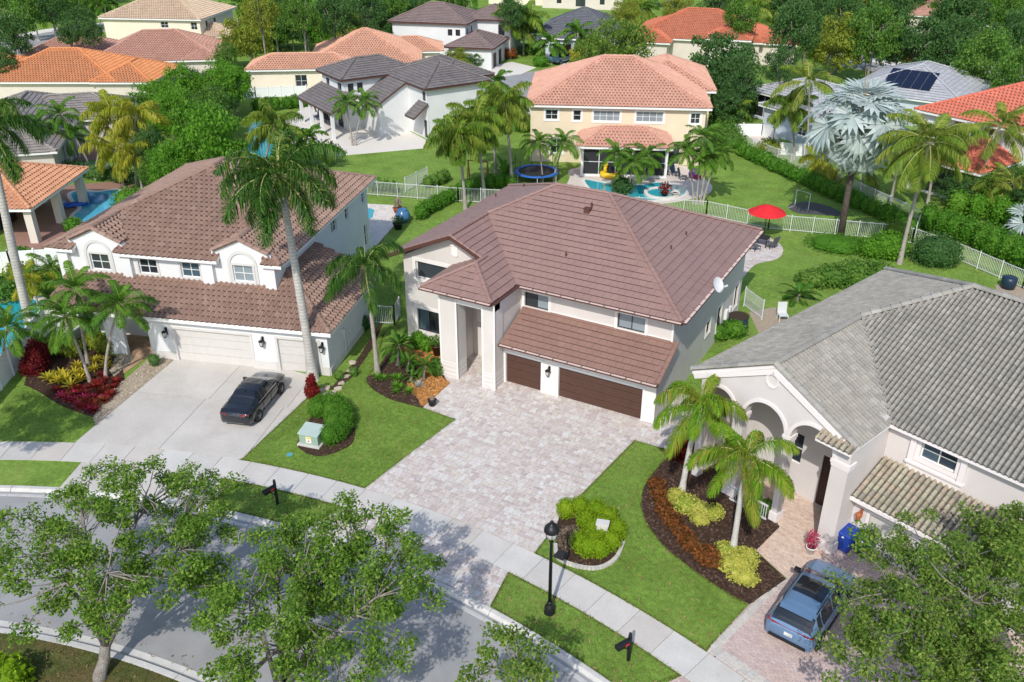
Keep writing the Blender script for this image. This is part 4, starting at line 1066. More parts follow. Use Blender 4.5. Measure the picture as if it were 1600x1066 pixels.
# front plane pieces left and right of the two wall gables are kept, the notches are cut out
xm = (x0+x1)/2; hh = (x1-x0)/2; zz2 = ez2+sl2*hh
g1, g2, gw = -15.15, -5.85, 1.35
def pz(y): return ez2+sl2*(y-y0)
cut = 1.0
poly = [(x0,y0),(g1-gw,y0),(g1-gw,y0+cut),(g1+gw,y0+cut),(g1+gw,y0),(g2-gw,y0),(g2-gw,y0+cut),(g2+gw,y0+cut),(g2+gw,y0),(x1,y0),(xm,y0+hh)]
P2[0] = Plane((0,y0,ez2),(0,1),sl2,poly)
rf2 = build_roof(H2, P2, 's_tile', 's', .34, .40, 300, 'whitepaint', .2)
caps(rf2, L2, 's_tile', .14, .42, True, .05)
wu_y = 2.45
gables = []
for gx in (g1, g2):
    sg = .46; zt = 7.05
    mk = lambda sx: Plane((gx+sx*(gw+.75), 3, zt-sg*(gw+.75)), (-sx, 0), sg, [(gx, wu_y-.12), (gx+sx*(gw+.35), wu_y-.12), (gx+sx*(gw+.35), wu_y+.55), (gx, y0+ (zt-ez2)/sl2 + .1)])
    gr = build_roof(H2, [mk(-1), mk(1)], 's_tile', 's', .34, .40, 0, 's_tile', .10, 'gable_roof')
    caps(gr, [((gx, wu_y-.12, zt), (gx, y0+(zt-ez2)/sl2, zt)), ((gx-gw-.4, wu_y-.08, zt-sg*(gw+.4)-.03), (gx, wu_y-.08, zt-.03)), ((gx+gw+.4, wu_y-.08, zt-sg*(gw+.4)-.03), (gx, wu_y-.08, zt-.03))], 's_tile', .17, .42, True, .03)
top = [(0, 5.62)]
X0w = -17.75
for gx in (g1, g2): top += [(gx-gw-.55-X0w, 5.62), (gx-gw-.5-X0w, 7.0-.46*(gw+.5)), (gx-X0w, 6.98), (gx+gw+.5-X0w, 7.0-.46*(gw+.5)), (gx+gw+.55-X0w, 5.62)]
top += [(14.0, 5.62)]
win2 = [(-15.78,-14.52,4.33,5.38),(-12.6,-11.4,4.33,5.28),(-9.85,-8.65,4.33,5.28),(-6.5,-5.25,4.33,5.38)]
wu = Wall(H2, (X0w, wu_y), (X0w+14.0, wu_y), 3.6, 5.62, M['white'], top=top, ops=[(a-X0w, b-X0w, c, d) for a, b, c, d in win2])
for i, (a, b, c, d) in enumerate(win2):
    wu.window(a-X0w, b-X0w, c, d, 2, 2, 'whitepaint', pane=('glass','glass','curtain','blind')[i], trim='offwhite', tw=.14)
for gx in (g1, g2):
    mb = MB(); n = 14; vs = []; fs = []
    for k in range(n+1):
        w = PI*k/n
        for r, ww in ((.93,.004),(.93,.06),(.74,.06),(.74,.004)): vs.append(wu.P(gx-X0w-r*math.cos(w), ww, 5.42+r*math.sin(w)*.95))
    for k in range(n):
        for q in range(3): fs.append((4*k+q, 4*k+q+1, 4*k+5+q, 4*k+4+q))
    mb.add(vs, fs); wu.box(mb, gx-X0w-.93, gx-X0w-.78, .003, .058, 4.1, 5.42); wu.box(mb, gx-X0w+.78, gx-X0w+.93, .003, .058, 4.1, 5.42)
    mb.obj('arch_surround', M['offwhite'], H2)
mb = MB()
for a, b in ((-17.75,-17.1),(-13.55,-12.95),(-8.35,-7.65),(-4.4,-3.75)):
    mb = MB(); mb.box(a-.02, wu_y-.28, 3.55, b, wu_y-.003, 5.5); mb.obj('pilaster', M['white'], H2)
mb = MB()
for a, b in ((x0,g1-gw),(g1+gw,g2-gw),(g2+gw,x1)): mb.box(a, y0+.02, ez2-.22, b, y0+.3, ez2-.08)
mb.obj('fascia_trim', M['whitepaint'], H2)
ww = [(8.5,9.5,4.2,5.15),(11.1,11.75,4.2,5.15),(14.5,15.1,4.25,5.2),(14.5,15.1,.9,2.6)]
wr2 = Wall(H2, (-3.75, wu_y), (-3.75, 18.1), 0, 5.6, M['white'], ops=ww)
for i, o in enumerate(ww): wr2.window(*o, 2 if i == 0 else 1, 2, 'whitepaint', trim=None)
Wall(H2, (-3.75,18.1), (X0w,18.1), 0, 5.6, M['white']); Wall(H2, (X0w,18.1), (X0w,wu_y), 0, 5.6, M['white'])
# lower storey in front
lo = [Plane((-8,-.4,2.98),(0,1),.42,[(-17.4,-.4),(.42,-.4),(-3.76,3.78),(-3.76,2.46),(-17.4,2.46)]),
      Plane((.42,4,2.98),(-1,0),.42,[(.42,-.4),(.42,8.2),(-3.76,8.2),(-3.76,3.78)]),
      ]
rl = build_roof(H2, lo, 's_tile', 's', .34, .40, 300, 'whitepaint', .18, 'garage_roof')
caps(rl, [((.42,-.4,2.98),(-3.72,3.74,4.72))], 's_tile', .14, .42, True, .05)
mb = MB(); mb.box(-17.4,-.42,2.74,.42,-.2,2.9); mb.box(.18,-.2,2.74,.4,8.2,2.9); mb.obj('fascia_trim', M['whitepaint'], H2)
wgf = Wall(H2, (-17.35,0), (0,0), 0, 2.9, M['white'], ops=[(.9,3.3,0,2.3,'arch',.3),(4.5,6.15,0,2.15,'arch',.45),(7.85,12.62,0,2.13),(14.3,16.75,0,2.13)])
wgf.garage(7.85,12.62,2.13,'beige_door','greyband'); wgf.garage(14.3,16.75,2.13,'beige_door','greyband')
Wall(H2, (0,0), (0,8.0), 0, 2.9, M['white']); Wall(H2, (0,8.0), (-3.75,8.0), 0, 2.9, M['white'])
Wall(H2, (-17.35,2.45), (-17.35,0), 0, 2.9, M['white'], ops=[(.4,2.0,.6,2.3)]); Wall(H2, (-17.35,2.4), (-9.8,2.4), 0, 3.6, M['white'], ops=[(4.6,5.7,.05,2.2)], name='porch_wall')
mb = MB(); mb.box(-12.74,2.45,.05,-11.66,2.5,2.2); mb.obj('front_door', M['wood_door'], H2)
for u in (7.38, 13.43, 17.05): lantern(H2, wgf, u, 1.75, 1.0)
for a, b in ((6.2,7.7),(12.77,14.15),(16.9,17.34)): mb = MB(); wgf.box(mb, a, b, .003, .04, .0, .55); mb.obj('plinth', M['greyband'], H2)
mb = MB(); mb.box(.003,.02,0,.05,7.9,.45); mb.obj('plinth', M['greyband'], H2)
mb = MB(); mb.tube([(.06,2.4,.05),(.06,2.4,1.7)], .04, 8); mb.tube([(.06,2.9,.05),(.06,2.9,1.5)], .04, 8); mb.box(.003,2.2,1.3,.16,2.55,1.9); mb.box(.003,3.3,1.1,.12,3.6,1.4); mb.obj('utility_pipes', M['alu'], H2)

# ------------------------------------------------------------------ the pink house with the grey barrel tile roof
H3 = empty('house', 'pale pink stucco house with grey barrel tile roof and tall arched entry gable', 'house', (-2.5, 32.14, 0), R(-20))
s3 = .50; e3 = 5.6
XL, XG, YF, YB, XR = -7.75, .45, 2.6, 17.3, 14.0
hf = (YB-YF)/2; xa = XL+hf; ya = YF+hf; gr3 = (XL+XG)/2; gz = e3+s3*(gr3-XL)
q = lambda x, y: (x, y)
p3 = [Plane((XG,0,e3),(-1,0),s3,[(gr3,-.06),(XG,-.06),(XG,YF),(gr3,YF+(gr3-XL))]),
      Plane((0,YF,e3),(0,1),s3,[(XG,YF),(XR,YF),(XR-hf,ya),(xa,ya),(gr3,YF+(gr3-XL))]),
      Plane((XL,5,e3),(1,0),s3,[(XL,-.06),(gr3,-.06),(gr3,YF+(gr3-XL)),(xa,ya),(XL,YB)]),
      Plane((0,YB,e3),(0,-1),s3,[(XR,YB),(XL,YB),(xa,ya),(XR-hf,ya)]),
      Plane((XR,5,e3),(-1,0),s3,[(XR,YF),(XR,YB),(XR-hf,ya)])]
r3 = build_roof(H3, p3, 'grey_tile', 'barrel', .21, .33, 300, 'pinktrim', .18, patch='patch_tile', stag=0, under='grey_underlay')
za = e3+s3*hf
caps(r3, [((gr3,-.06,gz),(gr3,YF+gr3-XL,gz)),((gr3,YF+gr3-XL,gz),(xa,ya,za)),((XL,YB,e3),(xa,ya,za)),((xa,ya,za),(XR-hf,ya,za)),((XG,-.05,e3),(gr3,-.05,gz)),((XL,-.05,e3),(gr3,-.05,gz))], 'grey_tile', .16, .42, True, .07)
# little eave return beside the arch
pr = Plane((-1,-.5,5.52),(0,1),.42,[(-1.1,-.5),(.5,-.5),(.5,.05),(-1.1,.05)])
r3b = build_roof(H3, [pr], 'lichen_tile', 'barrel', .24, .34, 16, 'pinktrim', .14, 'eave_return', stag=0, under='grey_underlay')
# garage roof
pg3 = Plane((3,.72,2.82),(0,1),.40,[(-.25,.72),(11,.72),(11,2.98),(-.25,2.98)])
r3c = build_roof(H3, [pg3], 'lichen_tile', 'barrel', .24, .34, 200, 'pinktrim', .16, 'garage_roof', stag=0, under='grey_underlay')
tg = [(0,5.5),(.1,e3+s3*.35),(gr3+7.2,gz-.12),(7.2,e3+.1),(7.5,5.45)]
wg3 = Wall(H3, (-7.2,0), (.3,0), 0, 5.5, M['pink'], th=.45, top=tg, ops=[(.35,1.85,0,4.6,'arch',.85),(2.4,4.45,0,4.62,'arch',1.02),(4.75,6.75,0,4.62,'arch',1.02)])
mb = MB()
for a, b in ((2.4,4.45),(4.75,6.75),(.35,1.85)):
    r = (b-a)/2; c = (a+b)/2; n = 16; vs = []; fs = []
    for k in range(n+1):
        w = PI*k/n
        for rr, ww_ in ((r+.16,.004),(r+.16,.05),(r+.002,.05),(r+.002,.004)): vs.append(wg3.P(c-rr*math.cos(w), ww_, 4.62+rr*math.sin(w)*1.0))
    for k in range(n):
        for t in range(3): fs.append((4*k+t, 4*k+t+1, 4*k+5+t, 4*k+4+t))
    mb.add(vs, fs)
mb.obj('arch_surround', M['pinktrim'], H3)
mb = MB()
for a, b in ((1.85,2.4),(4.45,4.75),(6.75,7.5)):
    mb = MB(); wg3.box(mb, a-.06, b+.06, -.5, .06, 4.45, 4.62); wg3.box(mb, a-.03, b+.03, -.47, .03, 4.3, 4.45); mb.obj('capital', M['pinktrim'], H3)
    mb = MB(); wg3.box(mb, a-.05, b+.05, -.48, .05, 0, .5); mb.obj('column_base', M['pinktrim'], H3)
mb = MB(); zq = 6.85; ring_ = [(.36,0),(.36,.05),(.27,.05),(.27,.02)]
vs = []; fs = []
for k in range(8):
    w = 2*PI*(k+.5)/8
    for rr, ww_ in ((.37,.004),(.37,.06),(.28,.06),(.28,.004)): vs.append(wg3.P(3.53+rr*math.cos(w)*.9, ww_, zq+rr*math.sin(w)))
for k in range(8):
    for t in range(3): fs.append((4*k+t, 4*k+t+1, 4*((k+1)%8)+t+1, 4*((k+1)%8)+t))
mb.add(vs, fs); mb.obj('octagon_medallion', M['pinktrim'], H3)
mb = MB()
for xa_, za_, xb_, zb_ in ((-.4,e3-.05,gr3+7.2,gz-.14),(7.55,e3-.05,gr3+7.2,gz-.14)): mb.bar(wg3.P(xa_,.035,za_-.18), wg3.P(xb_,.035,zb_-.19), .14, .24)
mb.obj('rake_trim', M['pinktrim'], H3)
Wall(H3, (.3,0), (.3,3.0), 0, 5.45, M['pink']); 
wu3 = Wall(H3, (.3,3.0), (13.5,3.0), 2.6, 5.5, M['pink'], ops=[(1.43,2.9,4.42,5.3)])
wu3.window(1.43,2.9,4.42,5.3, 2, 2, 'whitepaint', trim='pinktrim', tw=.18, panes=('curtain','glass'))
mb = MB(); wu3.box(mb, 1.0, 1.24, .003, .12, 4.15, 5.35); wu3.box(mb, 3.08, 3.32, .003, .12, 4.15, 5.35); wu3.box(mb, .95, 3.37, .003, .16, 4.05, 4.15); wu3.box(mb, 1.0, 3.3, .003, .05, 3.4, 4.05); mb.obj('window_bay_trim', M['pinktrim'], H3)
Wall(H3, (13.5,3.0), (13.5,16.7), 0, 5.5, M['pink']); Wall(H3, (13.5,16.7), (-7.2,16.7), 0, 5.5, M['pink']); Wall(H3, (-7.2,16.7), (-7.2,0), 0, 5.4, M['pink'])
wp3 = Wall(H3, (-7.2,2.5), (.3,2.5), 0, 5.85, M['pink'], name='porch_wall', ops=[(3.55,4.1,1.6,3.2),(5.15,6.05,.05,2.75)])
wp3.window(3.55,4.1,1.6,3.2, 1, 2, 'whitepaint'); mb = MB(); wp3.box(mb, 5.15, 6.05, -.12, -.06, .05, 2.75); mb.obj('front_door', M['wood_door'], H3)
mb = MB(); mb.sheet([(-6.9,.46),(.06,.46),(.06,2.48),(-6.9,2.48)][::-1], 5.72); mb.obj('porch_ceiling', M['greyband'], H3)
wga3 = Wall(H3, (.3,1.25), (10.8,1.25), 0, 2.75, M['pink'], ops=[(.75,5.5,0,2.0),(6.4,8.9,0,2.0)])
wga3.garage(.75,5.5,2.0,'beige_door','pinktrim'); wga3.garage(6.4,8.9,2.0,'beige_door','pinktrim')
Wall(H3, (10.8,1.25), (10.8,3.0), 0, 2.8, M['pink'])
lantern(H3, wga3, .38, 1.65, .9, 'terralamp', 'terralamp')
mb = MB(); mb.box(-.25,.70,2.58,11,.9,2.74); mb.obj('fascia_trim', M['pinktrim'], H3)
# low railing across the two left arches, with posts
RL = empty('porch_railing', 'white picket railing across the arched porch of the pink house', 'railing', (-2.5,32.14,0), R(-20))
for za, zb in ((.82,.9),(.1,.16)): mb = MB(); mb.box(-4.78,-.28,za,-2.78,-.22,zb); mb.obj('rail', M['alu'], RL)
for i in range(17):
    mb = MB(); x = -4.72+i*.117; mb.box(x,-.265,.16,x+.028,-.237,.82); mb.obj('baluster', M['alu'], RL)
# ------------------------------------------------------------------ houses further off
def fhouse(label, org, deg, wm, rm, blocks, sheds=(), kind='flat', tw=.4, tl=.42, trim='whitepaint', name='house'):
    h = empty(name, label, 'house', org, R(deg))
    for b in blocks:
        x0, y0, x1, y1, ez = b[:5]; s = b[5] if len(b) > 5 else .42
        ops = b[6] if len(b) > 6 else {}
        P, Ls = hip(x0, y0, x1, y1, ez, s)
        rf = build_roof(h, P, rm, kind, tw, tl, 0, trim, .22)
        caps(rf, Ls, rm, .15, .45, False, .04)
        o = .5; z0 = b[7] if len(b) > 7 else 0
        cs = [(x0+o,y0+o),(x1-o,y0+o),(x1-o,y1-o),(x0+o,y1-o)]
        for i, side in enumerate('frbl'):
            oo = ops.get(side, [])
            w = Wall(h, cs[i], cs[(i+1) % 4], z0, ez-.05, M[wm], ops=[t[:4] for t in oo])
            for t in oo:
                st = t[4] if len(t) > 4 else 'w22'
                if st[0] == 'w': w.window(*t[:4], int(st[1]), int(st[2]), 'whitepaint', trim='whitepaint' if len(st) > 3 else None, tw=.16, pane='glass' if len(st) < 5 else 'blind')
                elif st == 'dark': w.window(*t[:4], 2, 1, 'darkframe')
                elif st == 'g': w.garage(t[0], t[1], t[3], 'brown_door', wm)
                elif st == 'open': pass
                elif st == 'screen':
                    n = max(2, int((t[1]-t[0])/1.6)); w.window(*t[:4], n, 2, 'alu', pane='mesh', fw=.09)
    for sdx in sheds:
        p0, n, s, poly, kindm = sdx[:5]
        rf = build_roof(h, [Plane(p0, n, s, poly)], rm, kind, tw, tl, 0, trim, .2, 'lean_to_roof')
    return h
def posts(h, pts, z, w=.32, m='white', name='column'):
    for x, y in pts:
        mb = MB(); mb.box(x-w/2, y-w/2, 0, x+w/2, y+w/2, z); mb.obj(name, M[m], h)

HY = fhouse('yellow two storey house with peach tile roof behind the pool and palms', (-40.8,76.4), 23.7, 'yellow', 'peach_tile',
   [(0,-.5,17.8,14.3,5.7,.45,{'f':[(1.45,2.65,4.2,5.15,'w22t'),(4.15,4.9,4.15,5.15,'w12t'),(6.1,8.65,4.15,5.15,'w42tb'),(10.2,12.8,4.15,5.15,'w42tb'),(15.4,16.3,4.1,5.1,'w22t'),(2.0,3.2,.9,2.3,'w22t'),(13.6,14.6,.1,2.1,'dark')]}),
    (9.5,7,19,19.5,5.7,.45)], kind='s', tw=.34, tl=.42)
rfp, lsp = hip(5.2,-4.75,14.1,.4,2.95,.5)
rp_ = build_roof(HY, rfp, 'peach_tile', 's', .34, .42, 0, 'whitepaint', .22, 'porch_roof'); caps(rp_, lsp, 'peach_tile', .14, .45, False, .04)
wsc = Wall(HY, (5.6,-4.35), (13.7,-4.35), 0, 2.85, M['whitepaint'], th=.1, ops=[(.15,7.95,.12,2.7)], name='screen_frame')
wsc.window(.15,7.95,.12,2.7, 5, 2, 'alu', pane='mesh', fw=.1, recess=.03, name='insect_screen')
for a, b in (((13.7,-4.35),(13.7,0)),((5.6,0),(5.6,-4.35))):
    w_ = Wall(HY, a, b, 0, 2.85, M['whitepaint'], th=.1, ops=[(.15,4.2,.12,2.7)], name='screen_frame'); w_.window(.15,4.2,.12,2.7, 3, 2, 'alu', pane='mesh', fw=.1, recess=.03, name='insect_screen')

HW = fhouse('white two storey house with charcoal tile roof and covered patio', (-53.5,77.7), 62.5, 'white', 'charcoal_tile',
   [(0,-.1,8.2,9.5,5.5,.42,{'l':[(7.6,8.3,4.0,5.0,'dark'),(7.7,8.6,.05,2.0,'dark')],'r':[(1,2,3.6,5,'dark')]}),
    (3.6,2.3,10.2,12,5.5,.42,{}),
    (-5.7,8.3,4.2,15.2,5.6,.42,{'l':[(1.0,2.0,3.9,5.0,'dark'),(4.2,5.3,3.9,5.0,'dark'),(1,2.4,.05,2.2,'dark'),(3.5,5,.05,2.2,'dark')],'f':[(.5,1.2,3.9,5.0,'dark'),(1.6,2.3,3.9,5,'dark'),(3,4.2,.1,2.2,'dark')]})],
   sheds=[((-3.6,5,3.4),(1,0),.56,[(-3.6,4.2),(.6,4.2),(.6,9.2),(-3.6,9.2)],0), ((-8.3,9,2.9),(1,0),.42,[(-8.3,5.6),(-5.0,5.6),(-5.0,15.2),(-8.3,15.2)],0),
          ((-1.25,2,2.55),(1,0),.75,[(-1.25,.2),(.52,.2),(.52,2.3),(-1.25,2.3)],0)], trim='brown_trim')
Wall(HW, (-3.2,4.45), (.6,4.45), 0, 3.4, M['white'], top=[(0,3.45),(3.8,5.55)]); Wall(HW, (-3.2,9.2), (-3.2,4.45), 0, 3.5, M['white'])
posts(HW, [(-8.0,6.0),(-8.0,9.0),(-8.0,12.0),(-8.0,14.8)], 3.0)

HP = fhouse('single storey cream house with long peach hip roof beyond the hedge', (-76.6,89.7), 33.8, 'cream', 'peach2_tile',
   [(-10.2,0,4,6.2,3.3,.45,{'f':[(5.6,7.1,1.0,2.5,'w22'),(9.3,10.3,1.2,2.5,'w22')]}),(-3,3,12,17.5,3.3,.45,{}),(6,11,15,18,3.3,.42,{})], kind='s', tw=.34, tl=.42)
HN = fhouse('white two storey house with taupe tile roof and brown garages by the cul de sac', (-75.4,114.9), 16, 'white', 'taupe_tile',
   [(-8.3,-.3,4.0,10,5.7,.42,{'f':[(8.6,9.3,3.9,4.8,'dark'),(9.8,10.5,3.9,4.8,'dark')],'r':[(.8,1.5,3.8,4.9,'dark'),(3.2,4,3.8,4.9,'dark')]}),
    (2,4.5,9.6,13,5.7,.42,{'r':[(1,1.8,3,5,'dark'),(2.6,3.6,3,5.1,'dark')],'f':[(4.8,5.8,3.4,5.0,'dark')]}),
    (1.5,-4.2,8.9,5,3.1,.42,{'r':[(.9,3.3,0,2.1,'g'),(4.2,6.6,0,2.1,'g')]}) ], trim='brown_trim')
fhouse('single storey grey house with dark slate tile roof behind the spreading oak', (-66.2,127.5), 14, 'bluegrey', 'slate_tile',
   [(-1,0,13,14,3.2,.45,{'f':[(1.2,3.0,0,2.2,'g')]}),(1.5,-3,7,4,3.1,.45,{'f':[(1.2,4.0,0,2.2,'g')]})])
fhouse('single storey tan house with red orange tile roof and small gables among the oaks', (-47.5,133.5), 12, 'beige', 'redorange_tile',
   [(-5,-2,14.5,13,3.4,.45,{}),(-4.5,-5,1.5,4,3.2,.45,{}),(6.5,-5.5,13,5,4.2,.45,{'f':[(2,4,.2,2.6,'dark')]}),(13,-1,19.5,8,3.2,.42,{})], kind='s', tw=.34, tl=.42)
fhouse('long single storey house with faded pink tile roof beside the side street', (-99.8,82.6), 38.3, 'beige', 'pink_tile',
   [(-8.5,0,8.8,13,3.3,.45,{}),(-18.5,4,-4,13,3.3,.42,{}),(3.5,-.1,9.2,7,3.3,.42,{})], kind='s', tw=.34, tl=.42)
fhouse('big cream two storey house with sand coloured tile roof at the side street', (-124.8,94.8), 22, 'cream', 'cream_tile',
   [(0,-.5,16.5,13,5.6,.42,{'f':[(9.2,10.4,4.2,5.1,'w22'),(14,15,4.0,5.1,'w22')],'r':[(2,2.8,4,5,'dark'),(5,5.8,4,5,'dark')]}),(13,0,20,7,3.1,.42,{'r':[(1,5,.3,2.3,'open')]})], kind='s', tw=.36, tl=.45)
fhouse('single storey house with bright orange barrel tile roof and screened corner', (-92.3,72.6), 29, 'beige', 'orange_tile',
   [(-18.5,0,-1.8,13,3.2,.42,{}),(-5,-.2,2.6,10,3.2,.42,{'r':[(.6,7.5,.2,2.9,'screen')]}),(-24,2.2,-14,12,3.2,.42,{})], kind='barrel', tw=.36, tl=.45)
HG = fhouse('single storey house with grey brown tile roof and pillared patio by the dark blue pool', (-80.0,50.3), 44, 'beige', 'greybrown_tile',
   [(-7,-4.5,3.2,17,3.1,.42,{'r':[(9,13,.1,2.4,'dark')]}),(-4,7.2,8.6,15.5,3.1,.42,{})])
posts(HG, [(3.0,.5),(3.0,4.5),(3.0,8.5)], 3.1, .45)
PH = empty('pool_pavilion', 'open pool pavilion with tan orange tile roof on square columns', 'pavilion', (-63.2,38.6), R(29))
php, phl = hip(-9.0,-.2,0,10.2,2.95,.42)
rph = build_roof(PH, php, 'tanorange_tile', 's', .36, .42, 0, 'whitepaint', .22); caps(rph, phl, 'tanorange_tile', .15, .42, False, .05)
posts(PH, [(-.6,.5),(-.6,4.9),(-.6,9.3),(-5.0,.5)], 2.95, .6, 'beige')
mb = MB(); mb.box(-8.6,.4,0,-8.3,9.8,2.9); mb.box(-8.3,9.5,0,-4,9.8,2.9); mb.obj('back_wall', M['beige'], PH)
mb = MB(); mb.box(-5.6,3.0,.0,-4.6,5.6,1.0); mb.obj('counter', M['darkframe'], PH)
fhouse('blue grey house with pale grey flat tile roof and screened lanai behind the vinyl fence', (-27.1,105.2), -30, 'bluegrey', 'lightgrey_tile',
   [(.0,0,8,10,3.1,.32,{'f':[(.4,5.6,.2,2.9,'screen')],'l':[(.5,4,.2,2.9,'screen')]}),(6.3,-4.2,15,6,3.1,.32,{'l':[(.6,2.6,.2,2.8,'open')],'f':[(5.0,6.1,.9,2.5,'w24')]})], kind='flat', tw=.45, tl=.5)
HS = fhouse('low house with pale grey roof carrying a dark solar panel', (-12.5,111.0), -8, 'bluegrey', 'lightgrey_tile', [(-4.5,-1.5,9,14,3.1,.38,{})], tw=.45, tl=.5)
sp = Plane((0,-1.5,3.1),(0,1),.38,[(0,0),(1,0),(1,1)]); mb = MB()
for i in range(5):
    for j in range(2):
        c = [(-.6+i*1.05,.2+j*1.75),(.4+i*1.05,.2+j*1.75),(.4+i*1.05,1.9+j*1.75),(-.6+i*1.05,1.9+j*1.75)]
        a = MB(); vs = [(x,y,sp.z((x,y))+.16) for x,y in c]+[(x,y,sp.z((x,y))+.1) for x,y in c]
        a.add(vs, [(0,1,2,3),(4,7,6,5)]+[(k,4+k,4+(k+1)%4,(k+1)%4) for k in range(4)]); a.obj('solar_panel', M['solar'], HS)
HR = fhouse('white two storey house with bright red tile roof behind the leaning coconut palms', (-2.1,90.3), -25, 'white', 'red_tile',
   [(-6.0,-.2,11,13,5.6,.42,{'f':[(3.4,4.2,4.0,5.2,'w22'),(4.5,5.6,4.0,5.2,'w22'),(6.2,7.2,4.0,5.2,'w22')]}),(-2.5,-6.2,4.6,3,3.0,.42,{'f':[(.5,6,.2,2.6,'dark')],'l':[(.6,5,.2,2.6,'screen')]})], kind='s', tw=.36, tl=.45)
posts(HR, [(-6.0,-5.5),(-7.5,-3)], 3.0, .5)
fhouse('distant single storey house with dusty pink tile roof beyond the dark oaks', (-19,178), 2, 'beige', 'pink_tile', [(0,-2,15,12,3.2,.42,{}),(-5,3,8,14,3.2,.4,{})], tw=.5, tl=.5)
fhouse('distant white two storey house at the top edge beyond the far road', (-24,198), 5, 'white', 'lightgrey_tile', [(-4,0,12,12,5.8,.4,{'f':[(4,5,4,5,'dark'),(9,10,4,5,'dark')]})], tw=.5, tl=.5)
fhouse('distant beige house with grey roof beyond the slate roofed house', (-82,176), 15, 'beige', 'slate_tile', [(-8,0,10,12,3.2,.42,{'f':[(3,4,1,2.4,'dark'),(7,9,.5,2.5,'dark'),(12,13,1,2.4,'dark')]})], tw=.5, tl=.5)
fhouse('distant house with pink roof half hidden by palms at the top edge', (-95,176), 15, 'cream', 'pink_tile', [(-8,0,6,10,3.5,.42,{'f':[(3,5,.8,2.5,'dark')]})], tw=.5, tl=.5)
fhouse('distant terracotta roofed house showing between the palms of the side street', (-172,110), 25, 'cream', 'tanorange_tile', [(-8,0,8,10,3.5,.42,{})], tw=.5, tl=.5)
fhouse('distant tan roofed house behind the trees at the far corner', (-40,205), 5, 'beige', 'cream_tile', [(-8,0,8,10,3.5,.42,{})], tw=.5, tl=.5)

# ------------------------------------------------------------------ fences
def picket_fence(name, label, pts, h=1.35, gap=.125, m='alu', post=1.85, stuff=True):
    root = empty(name, label, 'fence', (*pts[0], 0))
    ox, oy = pts[0]
    pk = MB(); npk = 0
    for p, q in zip(pts[:-1], pts[1:]):
        p = np.array(p)-(ox,oy); q = np.array(q)-(ox,oy); L = np.linalg.norm(q-p); d = (q-p)/L; nn = np.array([-d[1],d[0]])
        n = max(1, round(L/post)); st = L/n
        for i in range(n+1):
            mb = MB(); c = p+d*st*i; mb.box(c[0]-.035,c[1]-.035,0,c[0]+.035,c[1]+.035,h+.06); mb.obj('post', M[m], root)
        for i in range(n):
            a = p+d*(st*i+.035); b = p+d*(st*(i+1)-.035)
            for z in (.14, h-.06):
                mb = MB(); mb.bar((*a,z),(*b,z), .035, .04); mb.obj('rail', M[m], root)
            k = int((st-.07)/gap)
            for j in range(1, k):
                c = a+(b-a)*j/k; pk.box(c[0]-.011,c[1]-.011,.06,c[0]+.011,c[1]+.011,h-.02); npk += 1
    o = pk.obj('picket', M[m], root)
    if stuff: tag(o, kind='stuff')
    return root
def vinyl_fence(label, pts, h=1.6, m='vinyl', post=1.8, board=.2):
    root = empty('vinyl_fence', label, 'fence', (*pts[0], 0)); ox, oy = pts[0]
    for p, q in zip(pts[:-1], pts[1:]):
        p = np.array(p)-(ox,oy); q = np.array(q)-(ox,oy); L = np.linalg.norm(q-p); d = (q-p)/L
        n = max(1, round(L/post)); st = L/n
        for i in range(n+1):
            c = p+d*st*i; mb = MB(); mb.box(c[0]-.06,c[1]-.06,0,c[0]+.06,c[1]+.06,h+.08); mb.lathe([(.085,h+.08),(.08,h+.12),(.0,h+.17)], (c[0],c[1],0), 4); mb.obj('post', M[m], root)
        for i in range(n):
            a = p+d*(st*i+.06); b = p+d*(st*(i+1)-.06)
            for z, hh_ in ((.1,.14),(h-.07,.12)): mb = MB(); mb.bar((*a,z),(*b,z), .06, hh_); mb.obj('rail', M[m], root)
            mb = MB(); k = max(1, int(np.linalg.norm(b-a)/board))
            for j in range(k):
                c0 = a+(b-a)*(j+.02)/k; c1 = a+(b-a)*(j+.98)/k; mb.bar((*c0,h/2),(*c1,h/2), .03, h-.24)
            mb.obj('panel', M[m], root)
    return root
picket_fence('picket_fence', 'white picket fence crossing the backyard beside the white house', [(-49.02, 60.11), (-40.09, 62.69)])
picket_fence('picket_fence', 'short white picket fence running back beside the small shrubs', [(-45.72, 62.76), (-45.75, 66.34)])
picket_fence('picket_fence', 'long white picket fence behind the red umbrella', [(-40.09, 62.69), (-32.5,65.5), (-20,69.8), (-14.61, 69.2), (-6.33, 71.34)])
picket_fence('picket_fence', 'white picket fence below the hedge, beside the clipped dark shrub', [(-6.33, 71.34), (-3.97, 71.42), (-0.71, 69.72), (3.85, 66.38), (7.79, 63.01)])
picket_fence('picket_fence', 'low white picket fence along the hedge of the pool lawn', [(-24.99, 93.1), (-12.47, 83.68), (-4.04, 76.17), (-3.97, 71.42)], 1.3)
picket_fence('side_gate', 'white picket gate between the white house and the brown-roofed house', [(-32.83, 40), (-31.09, 40.65), (-31.55, 41.87)], 1.35, .12)
picket_fence('side_gate', 'white picket gate at the side yard with the dark barrel', [(-12.3,54.2), (-10.72, 52.76)], 1.4, .12)
vinyl_fence('solid white vinyl fence beside the red bed', [(-44.03, 20.72), (-47.41, 26.1), (-49.56, 29.21)], 1.75)
vinyl_fence('solid white vinyl fence below the pool pavilion', [(-62.43, 31.67), (-60.28, 34.16), (-57.54, 36.34)], 1.6)
vinyl_fence('white vinyl fence beside the screened lanai', [(-26.35, 95.27), (-22.68, 97.3), (-20.92, 95.35), (-19.29, 90.79), (-16.57, 91.52)], 1.3)
